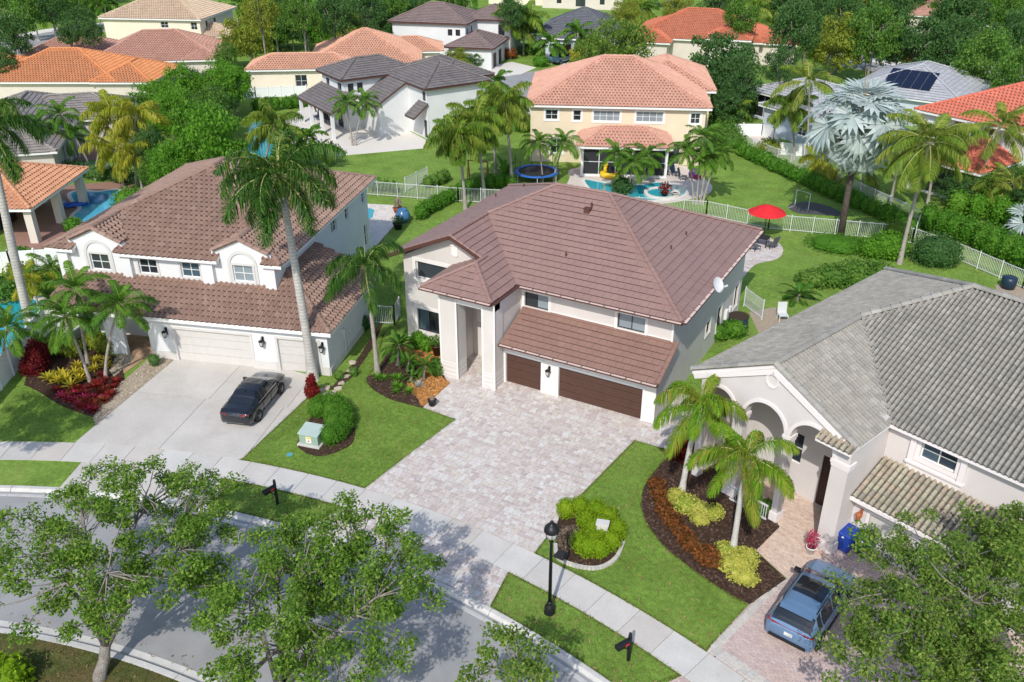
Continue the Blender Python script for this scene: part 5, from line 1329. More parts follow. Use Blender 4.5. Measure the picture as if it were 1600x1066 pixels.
vinyl_fence('white vinyl wall behind the hedge of the cream house', [(-86.42, 79.03), (-83.76, 84.06), (-78.78, 88.05)], 1.3)
vinyl_fence('white vinyl fence below the pink roofed house', [(-101.38, 85.21), (-99.43, 88.19), (-94.72, 88.9)], 1.6)
# ------------------------------------------------------------------ palms
def frond_mesh(name, L, n, ll, a0, bend, vee=.35, plume=0.0, sweep=(.75,.45), w=.035, droop=.35, m='adonleaf', start=.1, taper=1.0, seed=0, bare=0):
    """pinnate leaf along +X: rib plus two ranks of drooping leaflets"""
    g = np.random.default_rng(seed)
    N = 14; t = np.linspace(0, 1, N+1); ang = a0-bend*t**1.25
    px = np.concatenate([[0], np.cumsum(np.cos(ang[:-1]))])*L/N; pz = np.concatenate([[0], np.cumsum(np.sin(ang[:-1]))])*L/N
    V = []; F = []; T = []; MI = []
    def add(vs, fs, tn, mi):
        b = len(V); V.extend(vs); F.extend([[b+i for i in f] for f in fs]); T.extend([tn]*len(fs)); MI.extend([mi]*len(fs))
    rw = .028*L/2.2
    vs = []; fs = []
    for i in range(N+1):
        r = rw*(1-.85*t[i]); vs += [(px[i],-r,pz[i]),(px[i],r,pz[i]),(px[i],0,pz[i]+r*.9)]
    for i in range(N):
        for k in range(3): fs.append((3*i+k, 3*i+(k+1)%3, 3*i+3+(k+1)%3, 3*i+3+k))
    add(vs, fs, .5, 1)
    fx = np.array([np.cos(ang), np.zeros(N+1), np.sin(ang)]).T; up = np.array([-np.sin(ang), np.zeros(N+1), np.cos(ang)]).T
    base_t = g.random()*.3
    for s in (-1, 1):
        for i in range(n):
            tt = start+(1-start)*(i+g.random()*.6)/n
            if tt > .995: tt = .995
            f = tt*N; k = min(int(f), N-1); fr = f-k
            B = np.array([px[k]+(px[k+1]-px[k])*fr, 0, pz[k]+(pz[k+1]-pz[k])*fr]); X = fx[k]; Uz = up[k]
            ln = ll*(.45+.55*math.sin(PI*min(1, .18+.8*tt)))*g.uniform(.85, 1.1)*(1 if tt < .8 else 1-.45*(tt-.8)/.2*taper)
            sw = sweep[0]+(sweep[1]-sweep[0])*tt
            v = vee+g.uniform(-plume, plume)
            side = np.array([0, s, 0])*math.cos(v)+Uz*math.sin(v)
            D = side*math.sin(PI/2*(1-sw*.0))*math.cos(sw*.9)+X*math.sin(sw*.9)
            D /= np.linalg.norm(D)
            wv = np.cross(D, side+Uz*.6); nw = np.linalg.norm(wv); wv = wv/nw if nw > 1e-6 else X
            ww = w*g.uniform(.8, 1.2)
            P1 = B+D*ln*.5+np.array([0,0,-droop*ln*.14]); P2 = P1+D*ln*.5*max(.25, 1-droop*.45)+np.array([0,0,-min(.9, droop*.55)*ln])
            add([B-wv*ww*.35, B+wv*ww*.35, P1+wv*ww*.5, P1-wv*ww*.5, P2], [(0,1,2,3),(3,2,4)], (base_t+g.random()*.5+.35*tt*(m in ('foxleaf','royalleaf','arecaleaf'))) % 1.0, 0)
    return raw_mesh(name, np.array(V), [i for f in F for i in f], [len(f) for f in F], [M[m], M['rib']], T, MI)

FR = {}
def fronds(kind):
    if kind in FR: return FR[kind]
    K = {'royal': dict(L=3.7, n=90, ll=.95, vee=.05, plume=1.0, w=.06, droop=.95, m='royalleaf', start=.10),
         'fox': dict(L=2.8, n=150, ll=.62, vee=.25, plume=1.2, w=.038, droop=1.35, m='foxleaf', start=.10, sweep=(.5,.6)),
         'fox2': dict(L=2.9, n=100, ll=.70, vee=.2, plume=1.1, w=.048, droop=1.2, m='royalleaf', start=.10, sweep=(.5,.6)),
         'adon': dict(L=2.05, n=64, ll=.58, vee=.4, plume=.35, w=.045, droop=1.0, m='adonleaf', start=.12),
         'coco': dict(L=3.3, n=64, ll=.85, vee=.05, plume=.35, w=.06, droop=1.1, m='cocoleaf', start=.16),
         'queen': dict(L=2.9, n=80, ll=.78, vee=.1, plume=.9, w=.068, droop=1.2, m='arecaleaf', start=.12),
         'queen2': dict(L=2.8, n=80, ll=.80, vee=.05, plume=.9, w=.07, droop=1.25, m='queenleaf', start=.12),
         'far': dict(L=2.7, n=40, ll=.75, vee=.15, plume=.5, w=.13, droop=1.1, m='queenleaf', start=.12),
         'fargreen': dict(L=2.6, n=40, ll=.75, vee=.25, plume=.35, w=.13, droop=.9, m='adonleaf', start=.12),
         'pygmy': dict(L=1.15, n=60, ll=.28, vee=.25, plume=.2, w=.026, droop=.3, m='cycad', start=.10),
         'cycad': dict(L=1.55, n=80, ll=.32, vee=.25, plume=.15, w=.028, droop=.2, m='cycad', start=.12)}[kind]
    fr = []
    for i, (a0, bd) in enumerate(((1.15,1.5),(.75,1.75),(.3,1.6),(-.25,1.05)) if kind[:3] != 'fox' else ((1.1,1.75),(.75,1.75),(.35,1.5),(-.1,1.0))):
        if kind in ('coco',): bd *= .95
        if kind in ('fox','fox2'): bd *= 1.3
        if kind == 'royal': bd *= 1.22
        if kind in ('pygmy','cycad'): a0 *= .8; bd *= .75
        fr.append(frond_mesh('frond', a0=a0, bend=bd, seed=i+len(FR)*10, **K))
    FR[kind] = fr
    return fr

def palm(name, label, base, h, lean=(0,0), kind='adon', n=14, sc=1.0, r=.11, shaft=0.0, bark='palmbark', group=None, curve=.4, seed=None, amin=-.3, bulge=0):
    g = random.Random(seed if seed is not None else int(base[0]*97+base[1]*31))
    root = empty(name, label, 'palm tree', (*base, 0), 0, group)
    K = 12; pts = []; rad = []
    for i in range(K+1):
        t = i/K; s = t**(1+curve)
        pts.append((lean[0]*s, lean[1]*s, h*t))
        rad.append(r*(1.35-.5*min(1, t*5) if t < .2 else .85-.2*t+bulge*math.exp(-((t-.45)/.25)**2)))
    mb = MB(); mb.tube([(0,0,-.1)]+pts, [rad[0]*1.15]+rad, 10); mb.obj('trunk', M[bark], root, True)
    top = Vector(pts[-1]); d = (Vector(pts[-1])-Vector(pts[-2])).normalized()
    if shaft:
        mb = MB(); mb.tube([top, top+d*shaft*.15, top+d*shaft*.6, top+d*shaft], [rad[-1]*1.0, rad[-1]*1.25, rad[-1]*1.05, rad[-1]*.55], 10); mb.obj('crownshaft', M['shaft'], root, True)
        top = top+d*shaft*.93
    fr = fronds(kind); az = g.random()*6.28
    for i in range(n):
        k = i/max(1, n-1)
        az += 2.39996+g.uniform(-.25, .25)
        m = fr[min(3, int(k*4*.999))]
        s = sc*g.uniform(.88, 1.1)*(1 if k > .08 else .8)
        o = link('frond', m, root, top+Vector((0,0,-.12*k*sc)), (g.uniform(-.25,.25), g.uniform(-.12,.15)+ (.12 if kind == 'royal' else 0), az))
        o.scale = (s, s, s)
    if kind in ('royal','fox','fox2','coco','queen'):
        mb = MB(); mb.tube([top, top+d*.5*sc+Vector((.05,0,.3*sc)), top+d*1.1*sc+Vector((.1,.05,.5*sc))], [.03,.02,.004], 5); mb.obj('spear_leaf', M['rib'], root)
    return root

def fan_mesh(R0, pet, nseg, m, seed, spread=4.6, droop=.2, tilt=.9):
    g = np.random.default_rng(seed); V = []; F = []; T = []; MI = []
    def add(vs, fs, t, mi):
        b = len(V); V.extend(vs); F.extend([[b+i for i in f] for f in fs]); T.extend([t]*len(fs)); MI.extend([mi]*len(fs))
    add([(0,-.03,0),(0,.03,0),(pet,.02,0),(pet,-.02,0),(0,0,.03),(pet,0,.02)], [(0,3,5,4),(1,4,5,2),(0,1,2,3)], .5, 1)
    for i in range(nseg):
        a = -spread/2+spread*i/(nseg-1); c, s = math.cos(a), math.sin(a); ln = R0*(.72+.28*math.cos(a/2.2))*g.uniform(.92, 1.05)
        da = spread/(nseg-1)*.52; w = ln*.62*math.tan(da)
        ct, st_ = math.cos(tilt), math.sin(tilt)
        D = np.array([c*ct, s, -c*st_]); Pp = np.array([-s*ct, c, s*st_]); B = np.array([pet,0,0])
        cup = .18*ln*abs(math.sin(a)); up = np.array([st_,0,ct])
        p1 = B+D*ln*.62+up*(cup*.5+.04*(-1)**i); p2 = B+D*ln+up*(cup-.0-droop*ln*g.uniform(.3, 1))
        add([B, p1-Pp*w, p1+up*.05, p1+Pp*w, p2], [(0,1,2),(0,2,3),(1,4,2),(2,4,3)], g.random(), 0)
    return raw_mesh('fan', np.array(V), [i for f in F for i in f], [len(f) for f in F], [M[m], M['rib'] if m != 'silver' else M['silver']], T, MI)

# ------------------------------------------------------------------ leaf clouds and broadleaf trees
def leaf_verts(C, size, up=.5, out=None, g=NR, asp=.55):
    n = len(C)
    nm = g.normal(0, 1, (n,3)); nm[:,2] += up*2
    if out is not None: nm += out*1.0
    nm /= np.linalg.norm(nm, axis=1)[:,None]
    a = g.normal(0, 1, (n,3)); a -= nm*(a*nm).sum(1)[:,None]; a /= np.linalg.norm(a, axis=1)[:,None]; b = np.cross(nm, a)
    s = size*g.uniform(.6, 1.3, n)[:,None]
    return np.stack([C-a*s*.5, C+b*s*asp*.5+nm*s*.06, C+a*s*.5, C-b*s*asp*.5+nm*s*.06], 1).reshape(-1, 3)

def leaf_mesh(name, C, size, m, up=.5, out=None, g=NR, asp=.55, tint=None, core=None):
    V = leaf_verts(C, size, up, out, g, asp); n = len(C)
    lp = np.arange(4*n); ct = np.full(n, 4); tn = g.random(n) if tint is None else tint
    if core:
        cv = np.array([tuple(p) for p in core.v]); lp = np.concatenate([lp, np.array([i for f in core.f for i in f])+4*n]); ct = np.concatenate([ct, [len(f) for f in core.f]]); V = np.concatenate([V, cv]); tn = np.concatenate([tn, np.array(core.t)])
    return raw_mesh(name, V, lp.astype(int), ct.astype(int), M[m], tn)

def crown_points(c, rad, ncl, per, cr, g, flat=1.0, hole=.0):
    """clumps spread unevenly through an ellipsoid, leaves spread through each clump"""
    cl = []
    tries = 0
    while len(cl) < ncl and tries < ncl*40:
        tries += 1
        p = g.normal(0, 1, 3); p /= np.linalg.norm(p); p *= g.random()**.38
        if p[2] < -.65: continue
        q = np.array(c)+p*np.array(rad)
        if hole and math.sin(q[0]*1.3+q[1]*.7)*math.sin(q[1]*1.1-q[2]*.9+1) > 1-hole: continue
        if any(np.linalg.norm(q-w) < cr*.55 for w in cl[-60:]): continue
        cl.append(q)
    cl = np.array(cl)
    pts = []; nr = []
    for q in cl:
        k = int(per*g.uniform(.5, 1.4)); d = g.normal(0, 1, (k,3)); d /= np.linalg.norm(d, axis=1)[:,None]
        rr = g.random(k)**.5*cr*g.uniform(.7, 1.3)
        pts.append(q+d*rr[:,None]*np.array([1,1,.62*flat])); nr.append(d)
    return cl, np.concatenate(pts), np.concatenate(nr)

def tree(name, label, base, trunk_h, c, rad, ncl, per, cr, leaf, m='oak', r=.2, bark='bark', nl=6, group=None, seed=1, hole=.0, thin=True, shared=None, lean=None, cat='tree', twig=True):
    g = np.random.default_rng(seed)
    root = empty(name, label, cat, (*base, 0), 0, group)
    c = np.array(c, float)
    cl, P, N_ = crown_points(c, rad, ncl, per, cr, g, hole=hole)
    mb = MB(); fork = np.array([c[0]*.25+ (lean[0] if lean else 0), c[1]*.25+(lean[1] if lean else 0), trunk_h])
    mid = fork*.5+np.array([g.uniform(-.1,.1), g.uniform(-.1,.1), 0])
    mb.tube([(0,0,-.1),(0,0,.12),mid,fork], [r*1.5,r*1.12,r*.95,r*.9], 10)
    ends = []
    for i in range(nl):
        a = 2*PI*(i+g.random()*.5)/nl; e = c+np.array([math.cos(a)*rad[0]*.5, math.sin(a)*rad[1]*.5, rad[2]*g.uniform(-.35,.3)])
        m1 = fork+(e-fork)*.45+np.array([0,0,.12*np.linalg.norm(e-fork)])+g.normal(0,.12,3)
        mb.tube([fork-np.array([0,0,.15]), m1, e], [r*.55,r*.36,r*.2], 7); ends.append((m1, e))
    top = c+np.array([g.uniform(-.3,.3)*rad[0],g.uniform(-.3,.3)*rad[1],rad[2]*.3]); mb.tube([fork, (fork+top)/2+g.normal(0,.1,3), top], [r*.6,r*.4,r*.12], 7); ends.append(((fork+top)/2, top))
    A = np.array([fork+(m1-fork)*t for m1, e in ends for t in (.6,.8)]+[m1+(e-m1)*t for m1, e in ends for t in (0,.2,.4,.6,.8,1.)])
    use = np.zeros(len(A))
    if twig:
        for q in cl:
            j = int(np.argmin(((A-q)**2).sum(1)+use*.5)); use[j] += 1; s = A[j]; md = (s+q)/2+g.normal(0,.15,3)+np.array([0,0,-.05*np.linalg.norm(q-s)])
            L = np.linalg.norm(q-s); rr = min(.055, .018+.010*L)*(r/.2)**.5
            mb.tube([s, md, q], [rr, rr*.6, rr*.25], 4, cap=False)
            for k in range(2):
                d = g.normal(0,1,3); d /= np.linalg.norm(d); mb.tube([md*.3+q*.7, q+d*cr*.8], [rr*.4, rr*.12], 3, cap=False)
    mb.obj('trunk', M[bark], root, True)
    link('crown', leaf_mesh('crown', P, leaf, m, .45, N_*.5, g), root)
    return root

# shared crowns for the distant trees
BGT = {}
def bg_proto(kind):
    if kind in BGT: return BGT[kind]
    i = len(BGT); g = np.random.default_rng(100+i)
    m = {'dark':'darkleaf','mid':'midleaf','bright':'brightleaf','yell':'yelleaf','oak':'oak2'}[kind[:-1]]
    cl, P, N_ = crown_points((0,0,0), (1,1,.72), 75, 95, .26, g)
    # unit crown, leaves sized for a 4-5 m radius
    cm = leaf_mesh('crown', P, .085, m, .4, N_*.6, g)
    mb = MB(); mb.tube([(0,0,-.1),(0,0,.5),(.03,.02,1.0)], [.075,.055,.05], 8)
    for k in range(6):
        a = k*1.05; mb.tube([(.03,.02,.95),(.25*math.cos(a),.25*math.sin(a),1.25),(.55*math.cos(a),.55*math.sin(a),1.5+.1*(k%2))], [.035,.022,.01], 5)
    tm = mb.mesh('trunk', M['bark'], True)
    BGT[kind] = (cm, tm); return BGT[kind]
def bgtree(kind, base, h, r, label, group, rz=None):
    cm, tm = bg_proto(kind)
    name = 'shade_tree' if kind[:-1] in ('dark','oak') else 'leafy_tree'
    root = empty(name, label, 'tree', (*base, 0), rz if rz is not None else rnd.random()*6.28, group)
    sz = min(1.6, max(.85, (h-1.0)/(1.44*r))); zc = h-r*sz*.72
    o = link('crown', cm, root, (0,0,zc)); o.scale = (r, r, r*sz)
    o = link('trunk', tm, root); o.scale = (r*.9, r*.9, (zc)/1.35)
    return root

# ------------------------------------------------------------------ shrubs, hedges, rosettes
def blob_core(mb, c, rad, g, k=.8):
    n, m_ = 8, 5; vs = []; fs = []
    for i in range(m_+1):
        th = PI*i/m_
        for j in range(n):
            w = 2*PI*j/n; q = k*(1+g.uniform(-.08,.08))
            vs.append((c[0]+rad[0]*q*math.sin(th)*math.cos(w), c[1]+rad[1]*q*math.sin(th)*math.sin(w), max(.01, c[2]+rad[2]*q*math.cos(th))))
    for i in range(m_):
        for j in range(n): fs.append((i*n+j, (i+1)*n+j, (i+1)*n+(j+1)%n, i*n+(j+1)%n))
    mb.add(vs, fs)
def shrub(name, label, base, blobs, dens, leaf, m, cat='shrub', group=None, seed=3, asp=.6, core=True, stem=True, up=.35):
    """blobs: (x, y, z, rx, ry, rz) about the base; leaves crowd each blob's skin"""
    g = np.random.default_rng(seed); root = empty(name, label, cat, (*base, 0), 0, group)
    C = []; O = []; cm = MB()
    B = np.array(blobs)
    for b in blobs:
        rx, ry, rz = b[3:6]; ar = 4*PI*((rx*ry)**1.6/3+(rx*rz)**1.6/3+(ry*rz)**1.6/3)**(1/1.6); n = int(ar*dens)
        d = g.normal(0,1,(n,3)); d /= np.linalg.norm(d, axis=1)[:,None]
        p = np.array(b[:3])+d*np.array([rx,ry,rz])*g.uniform(.78,1.06,n)[:,None]
        k = p[:,2] > .02
        for b2 in blobs:
            if b2 is b: continue
            k &= (((p-np.array(b2[:3]))/np.array(b2[3:6]))**2).sum(1) > .6
        C.append(p[k]); O.append(d[k])
        if core: blob_core(cm, b[:3], b[3:6], g)
    C = np.concatenate(C); O = np.concatenate(O)
    link('foliage', leaf_mesh('foliage', C, leaf, m, up, O*.9, g, asp, core=cm if core else None), root)
    if stem:
        mb = MB()
        for b in blobs[:6]: mb.tube([(b[0]*.6,b[1]*.6,-.02),(b[0],b[1],max(.1,b[2]))], [.03,.015], 5)
        mb.obj('stem', M['drytwig'], root)
    return root
def hedge_line(label, pts, w, h, dens, leaf, m, name='hedge', step=.8, seed=5, wob=.15, cat='hedge'):
    g = random.Random(seed); P = []
    for a, b in zip(pts[:-1], pts[1:]):
        a = np.array(a); b = np.array(b); L = np.linalg.norm(b-a); n = max(1, int(L/step))
        for i in range(n): P.append(a+(b-a)*(i+.5)/n)
    o = P[0]
    return shrub(name, label, tuple(o), [(p[0]-o[0]+g.uniform(-wob,wob), p[1]-o[1]+g.uniform(-wob,wob), h*.48, step*.75, w*.62, h*.55*g.uniform(.85,1.15)) for p in P], dens, leaf, m, cat, seed=seed)
def rosette_mesh(n, L, w, m, seed, a0=(1.2,.3), bend=1.0):
    g = random.Random(seed); mb = MB()
    for i in range(n):
        a = 2.39996*i; e = a0[0]+(a0[1]-a0[0])*i/n; c, s = math.cos(a), math.sin(a); pts = []; p = Vector((0,0,.03)); ln = L*g.uniform(.8,1.15)
        for k in range(4):
            t = e-bend*k/3; pts.append(p.copy()); p = p+Vector((c*math.cos(t), s*math.cos(t), math.sin(t)))*ln/3
        ww = [w*.6, w, w*.75, .005]; S_ = Vector((-s,c,0)); vs = []
        for q, x in zip(pts, ww): vs += [q-S_*x*.5, q+S_*x*.5]
        mb.add(vs, [(0,1,3,2),(2,3,5,4),(4,5,7,6)], g.random())
    return mb.mesh('leaf_rosette', M[m])
ROS = {}
def rosette(name, label, base, key, n, L, w, m, sc=1.0, group=None, cat='plant', **k):
    if key not in ROS: ROS[key] = rosette_mesh(n, L, w, m, len(ROS)+1, **k)
    o = link(name, ROS[key], None, (*base, .045), (0,0,rnd.random()*6.28)); s = sc*rnd.uniform(.85,1.15); o.scale = (s,s,s)
    return tag(o, label, cat, group)
def big_leaf_plant(name, label, base, n, h, L, w, m, seed=1, cat='plant'):
    """clump of large paddle leaves; every leaf a part"""
    g = random.Random(seed); root = empty(name, label, cat, (*base, 0))
    for i in range(n):
        a = g.uniform(0, 6.28); rr = g.uniform(0, .5*L); lx, ly = rr*math.cos(a), rr*math.sin(a); til = g.uniform(.1,.65); hh = h*g.uniform(.55,1.0)
        d = Vector((math.cos(a)*math.sin(til), math.sin(a)*math.sin(til), math.cos(til))); b = Vector((lx*.3,ly*.3,0)); s_ = Vector((-math.sin(a), math.cos(a), 0))
        mb = MB(); p0 = b+d*(hh-L*.9); vs = [b-s_*.02, b+s_*.02, p0+s_*.02, p0-s_*.02]; mb.add(vs, [(0,1,2,3)], .5)
        vs = []; N = 6
        for k in range(N+1):
            t = k/N; c = p0+d*L*t+Vector((math.cos(a),math.sin(a),-.6))*(.35*L*t*t); x = w*math.sin(PI*min(.98, .12+.86*t))**.7*.5
            vs += [c-s_*x+Vector((0,0,.04)), c, c+s_*x+Vector((0,0,.04))]
        fs = []
        for k in range(N): fs += [(3*k,3*k+1,3*k+4,3*k+3),(3*k+1,3*k+2,3*k+5,3*k+4)]
        mb.add(vs, fs, g.random()); mb.obj('leaf', M[m], root)
    return root
# ------------------------------------------------------------------ where each palm, tree and shrub stands
palm('royal_palm', 'tall royal palm with pale swollen trunk in front of the white house garage', *((-31.23, 32.84), 10.88, (-0.35, -0.19)), kind='royal', n=20, sc=1.08, r=.27, shaft=1.3, bark='royalbark', bulge=.12, seed=4)
palm('royal_palm', 'royal palm with pale trunk rising beside the solid vinyl fence and red shrub', *((-50.01, 28.47), 12.07, (0.61, 0.34)), kind='royal', n=15, sc=1.0, r=.30, shaft=1.3, bark='royalbark', bulge=.1, seed=9)
palm('foxtail_palm', 'dark green foxtail palm standing in the bed at the corner of the brown-roofed house', *((-28.33, 35.1), 6.15, (-0.14, -0.08)), kind='fox2', n=12, sc=1.0, r=.15, shaft=.7, seed=2)
palm('foxtail_palm', 'bushy foxtail palm beside the brown double garage door', *((-9.09, 32.65), 4.36, (0.25, 0.14)), kind='fox', n=11, sc=1.0, r=.17, shaft=.8, seed=12, bark='palegrey')
palm('foxtail_palm', 'bushy yellow green foxtail palm in front of the pink arches', *((-5.88, 30.04), 4.31, (-0.01, -0.01)), kind='fox', n=12, sc=1.0, r=.16, shaft=.8, seed=7, bark='palegrey')
for i, (lb, a) in enumerate((('small palm with upright trunk, middle one of the three in the red bed', ((-43.96, 27.74), 4.46, (0.31, 0.17))), ('shortest small palm of the three in the red bed, its crown lowest', ((-42.1, 26.41), 3.76, (-0.34, -0.19))), ('small palm with curved trunk at the edge of the stone walk', ((-41.66, 27.14), 4.3, (1.37, 0.76))))):
    palm('christmas_palm', lb, *a, kind='adon', n=17, sc=1.0, r=.10, shaft=.45, seed=20+i, group='small palms in the red bed')
palm('christmas_palm', 'small palm spreading over the fence beside the teal pool', *((-46.9, 24.32), 3.23, (0.98, 0.54)), kind='adon', n=17, sc=1.0, r=.10, seed=31)
palm('areca_palm', 'bushy palm behind the fence at the left gable of the white house', *((-53.25, 32.52), 2.35, (0.2, 0.11)), kind='adon', n=16, sc=.9, r=.08, seed=32)
palm('areca_palm', 'yellowish bushy palm at the corner of the white house porch', *((-53.43, 31.29), 1.87, (0.12, 0.06)), kind='queen', n=12, sc=.7, r=.08, seed=33)
Q = 'queen palms between the two back lawns'
for i, (lb, a, k) in enumerate((('queen palm with browning fronds nearest the picket fence corner', ((-38.6, 61.45), 6.37, (-0.37, -0.2)), 'queen2'), ('queen palm with pale trunk leaning over the brown roof', ((-38.34, 64.25), 6.94, (-0.57, -0.32)), 'queen2'), ('queen palm with the tallest crown of the back lawn cluster', ((-38.02, 68.68), 7.8, (-0.59, -0.33)), 'queen2'), ('queen palm with full green crown behind the cluster', ((-41.43, 71.66), 5.82, (-0.48, -0.26)), 'queen2'))):
    palm('queen_palm', lb, *a, kind=k, n=22, sc=1.1, r=.16, seed=40+i, group=Q)
P_ = 'small palms round the pool of the yellow house'
for i, (lb, a) in enumerate((('small palm with straight trunk beside the trampoline', ((-36.07, 71.04), 3.85, (-0.36, -0.2))), ('small palm with slanted trunk between trampoline and pool', ((-35.36, 71.87), 3.75, (0.8, 0.44))),
    ('small palm in front of the yellow duck float', ((-28.73, 71.75), 3.64, (-0.33, -0.18))), ('small palm with pale trunk behind the roof ridge at the pool', ((-27.89, 71.81), 2.88, (0.29, 0.16))), ('small palm with dark trunk in front of the insect screen', ((-28.04, 75.92), 2.5, (0.21, 0.12))),
    ('small palm with outward leaning trunk beside the spa', ((-21.98, 72.34), 4.66, (-0.82, -0.45))), ('small palm, tallest crown of the clump on the pool lawn', ((-21.68, 72.31), 5.91, (-0.13, -0.07))), ('small palm with thin trunk in the clump on the pool lawn', ((-21.39, 72.47), 4.15, (0.21, 0.11))), ('small palm leaning out over the pool lawn', ((-21.2, 72.58), 4.49, (0.84, 0.46))))):
    palm('christmas_palm', lb, *a, kind='adon', n=18, sc=.98, r=.10, seed=50+i, group=P_)
for i, (lb, a) in enumerate((('small palm in a stone ring against the white wall, crown towards the patio roof', ((-59.28, 72.43), 4.54, (-0.3, -0.16))), ('small palm in a stone ring against the white wall, crown over the door side', ((-59.04, 72.56), 4.67, (1.26, 0.7))))):
    palm('christmas_palm', lb, *a, kind='adon', n=18, sc=.98, r=.10, seed=60+i, group='twin palms against the white wall')
for i, (lb, a, k, sc) in enumerate((('small palm with slanted trunk beside the pavilion roof', ((-79.63, 51.44), 4.41, (-0, -0)), 'adon', 1.2), ('small palm with white trunk beside the dark blue pool', ((-77.63, 53.5), 3.15, (-0.34, -0.19)), 'adon', 1.2), ('small palm with thin trunk at the grey brown roof edge', ((-76.98, 53.86), 5.24, (-1.36, -0.75)), 'adon', 1.2),
    ('yellow queen palm, upper crown beside the grey brown roof', ((-73.03, 51.45), 6.22, (2.52, 1.39)), 'queen', 1.15), ('yellow queen palm with fountain of fronds above the blue pool', ((-69.23, 51.41), 3.58, (-0.11, -0.06)), 'queen', 1.1), ('yellow queen palm next to the bright green tree', ((-65.89, 50.78), 3.86, (0.07, 0.04)), 'queen', 1.1), ('yellow queen palm with tall crown among the yellow cluster', ((-68.45, 52.26), 6.48, (1.03, 0.57)), 'queen', 1.1))):
    palm('queen_palm' if k == 'queen' else 'christmas_palm', lb, *a, kind=k, n=14, sc=sc, r=.12, seed=70+i, group='palms behind the pool pavilion')
palm('queen_palm', 'dark palm beside the royal palm crown, above the back of the white house', *((-61.94, 62.19), 4.2, (1.28, 0.71)), kind='queen2', n=16, sc=1.2, r=.14, seed=80)
palm('queen_palm', 'dark palm at the edge of the neighbouring teal pool', *((-58.93, 63.85), 2.97, (0.83, 0.46)), kind='fargreen', n=14, sc=1.0, r=.12, seed=81)
# the right hand gardens
palm('coconut_palm', 'coconut palm with golden fronds rising beside the pale grey roof', *((-16.08, 88.78), 7.99, (-0.72, -0.4)), kind='coco', n=14, sc=1.15, r=.14, seed=90)
palm('queen_palm', 'drooping double trunked palm against the blue grey wall', *((-17.43, 89.77), 5.23, (-0.9, -0.5)), kind='queen2', n=18, sc=1.0, r=.15, seed=91)
palm('coconut_palm', 'coconut palm with long curved trunk beside the grey barrel roof', *((-4.28, 66.91), 9.11, (0.18, 0.1)), kind='coco', n=24, sc=1.2, r=.17, seed=92)
palm('coconut_palm', 'coconut palm with straight pale trunk behind the curved one', *((-6.91, 80.49), 4.93, (-0.06, -0.03)), kind='coco', n=13, sc=1.0, r=.14, seed=93)
palm('coconut_palm', 'leaning coconut palm with dead skirt in front of the red roof', *((-0.76, 84.47), 6.75, (0.72, 0.4)), kind='coco', n=14, sc=1.15, r=.14, seed=94)
palm('coconut_palm', 'coconut palm beside the covered lanai of the red roofed house', *((-4.06, 81.88), 5.52, (-0.45, -0.25)), kind='coco', n=13, sc=1.1, r=.14, seed=95)
palm('areca_palm', 'bright yellow palm clump behind the hedge at the vinyl fence', *((-13.37, 83.83), 2.13, (-0.15, -0.08)), kind='queen', n=14, sc=.9, r=.10, seed=96)
palm('areca_palm', 'low palm clump beside the lanai railing', *((2.64, 83.73), 2.54, (-0.69, -0.38)), kind='coco', n=12, sc=.8, r=.10, seed=97)
palm('areca_palm', 'low dark palm between the hedge and the lanai', *((0.67, 83.56), 2, (-0.59, -0.32)), kind='coco', n=12, sc=.8, r=.10, seed=98)
palm('areca_palm', 'palm with yellow stems in front of the bismarck trunk', *((-9.74, 82.67), 2.26, (-0.12, -0.06)), kind='coco', n=12, sc=.9, r=.10, seed=99)
def bismarck(name, label, base, h, lean, n, R0, bark='darkbark', seed=5, skirt=10):
    g = random.Random(seed); root = empty(name, label, 'palm tree', (*base, 0))
    mb = MB(); mb.tube([(0,0,-.1),(lean[0]*.2,lean[1]*.2,h*.3),(lean[0]*.6,lean[1]*.6,h*.65),(lean[0],lean[1],h)], [.30,.24,.23,.26], 12); mb.obj('trunk', M[bark], root, True)
    ms = [fan_mesh(R0, R0*1.25, 18, 'silver', seed+i, droop=.12+.12*i) for i in range(3)]; dm = fan_mesh(R0*.8, R0*.6, 16, 'deadfan', seed+9, 2.6, .5)
    top = (lean[0], lean[1], h); az = 0
    for i in range(n):
        k = i/(n-1); az += 2.39996; el = 1.4-2.4*k
        o = link('fan_leaf', ms[min(2, int(k*3))], root, top, (g.uniform(-.4,.4), -el, az)); s = g.uniform(.9,1.1)*(.8+.3*min(1, k*2)); o.scale = (s,s,s)
    for i in range(skirt):
        az += 2.1; o = link('dead_fan', dm, root, (top[0], top[1], h-.2), (g.uniform(-.3,.3), 1.05+g.uniform(0,.4), az))
    mb = MB()
    for k in range(3): mb.tube([top, (top[0]+.1*k-.1, top[1], h+R0*1.1), (top[0]+.25*k-.3, top[1]+.1, h+R0*1.9)], [.05,.03,.01], 5)
    mb.obj('spear_leaf', M['deadfan'], root)
    return root
bismarck('bismarck_palm', 'silver blue bismarck fan palm with dark rough trunk in the round shrub bed', *((-9.23, 70.68), 9.28, (-0.08, -0.04)), 32, 1.95, skirt=18)
bismarck('bismarck_palm', 'young silver fan palm at the far end of the tall hedge', *((4.16, 76.53), 1.38, (-0.33, -0.18)), 14, 1.2, skirt=0)
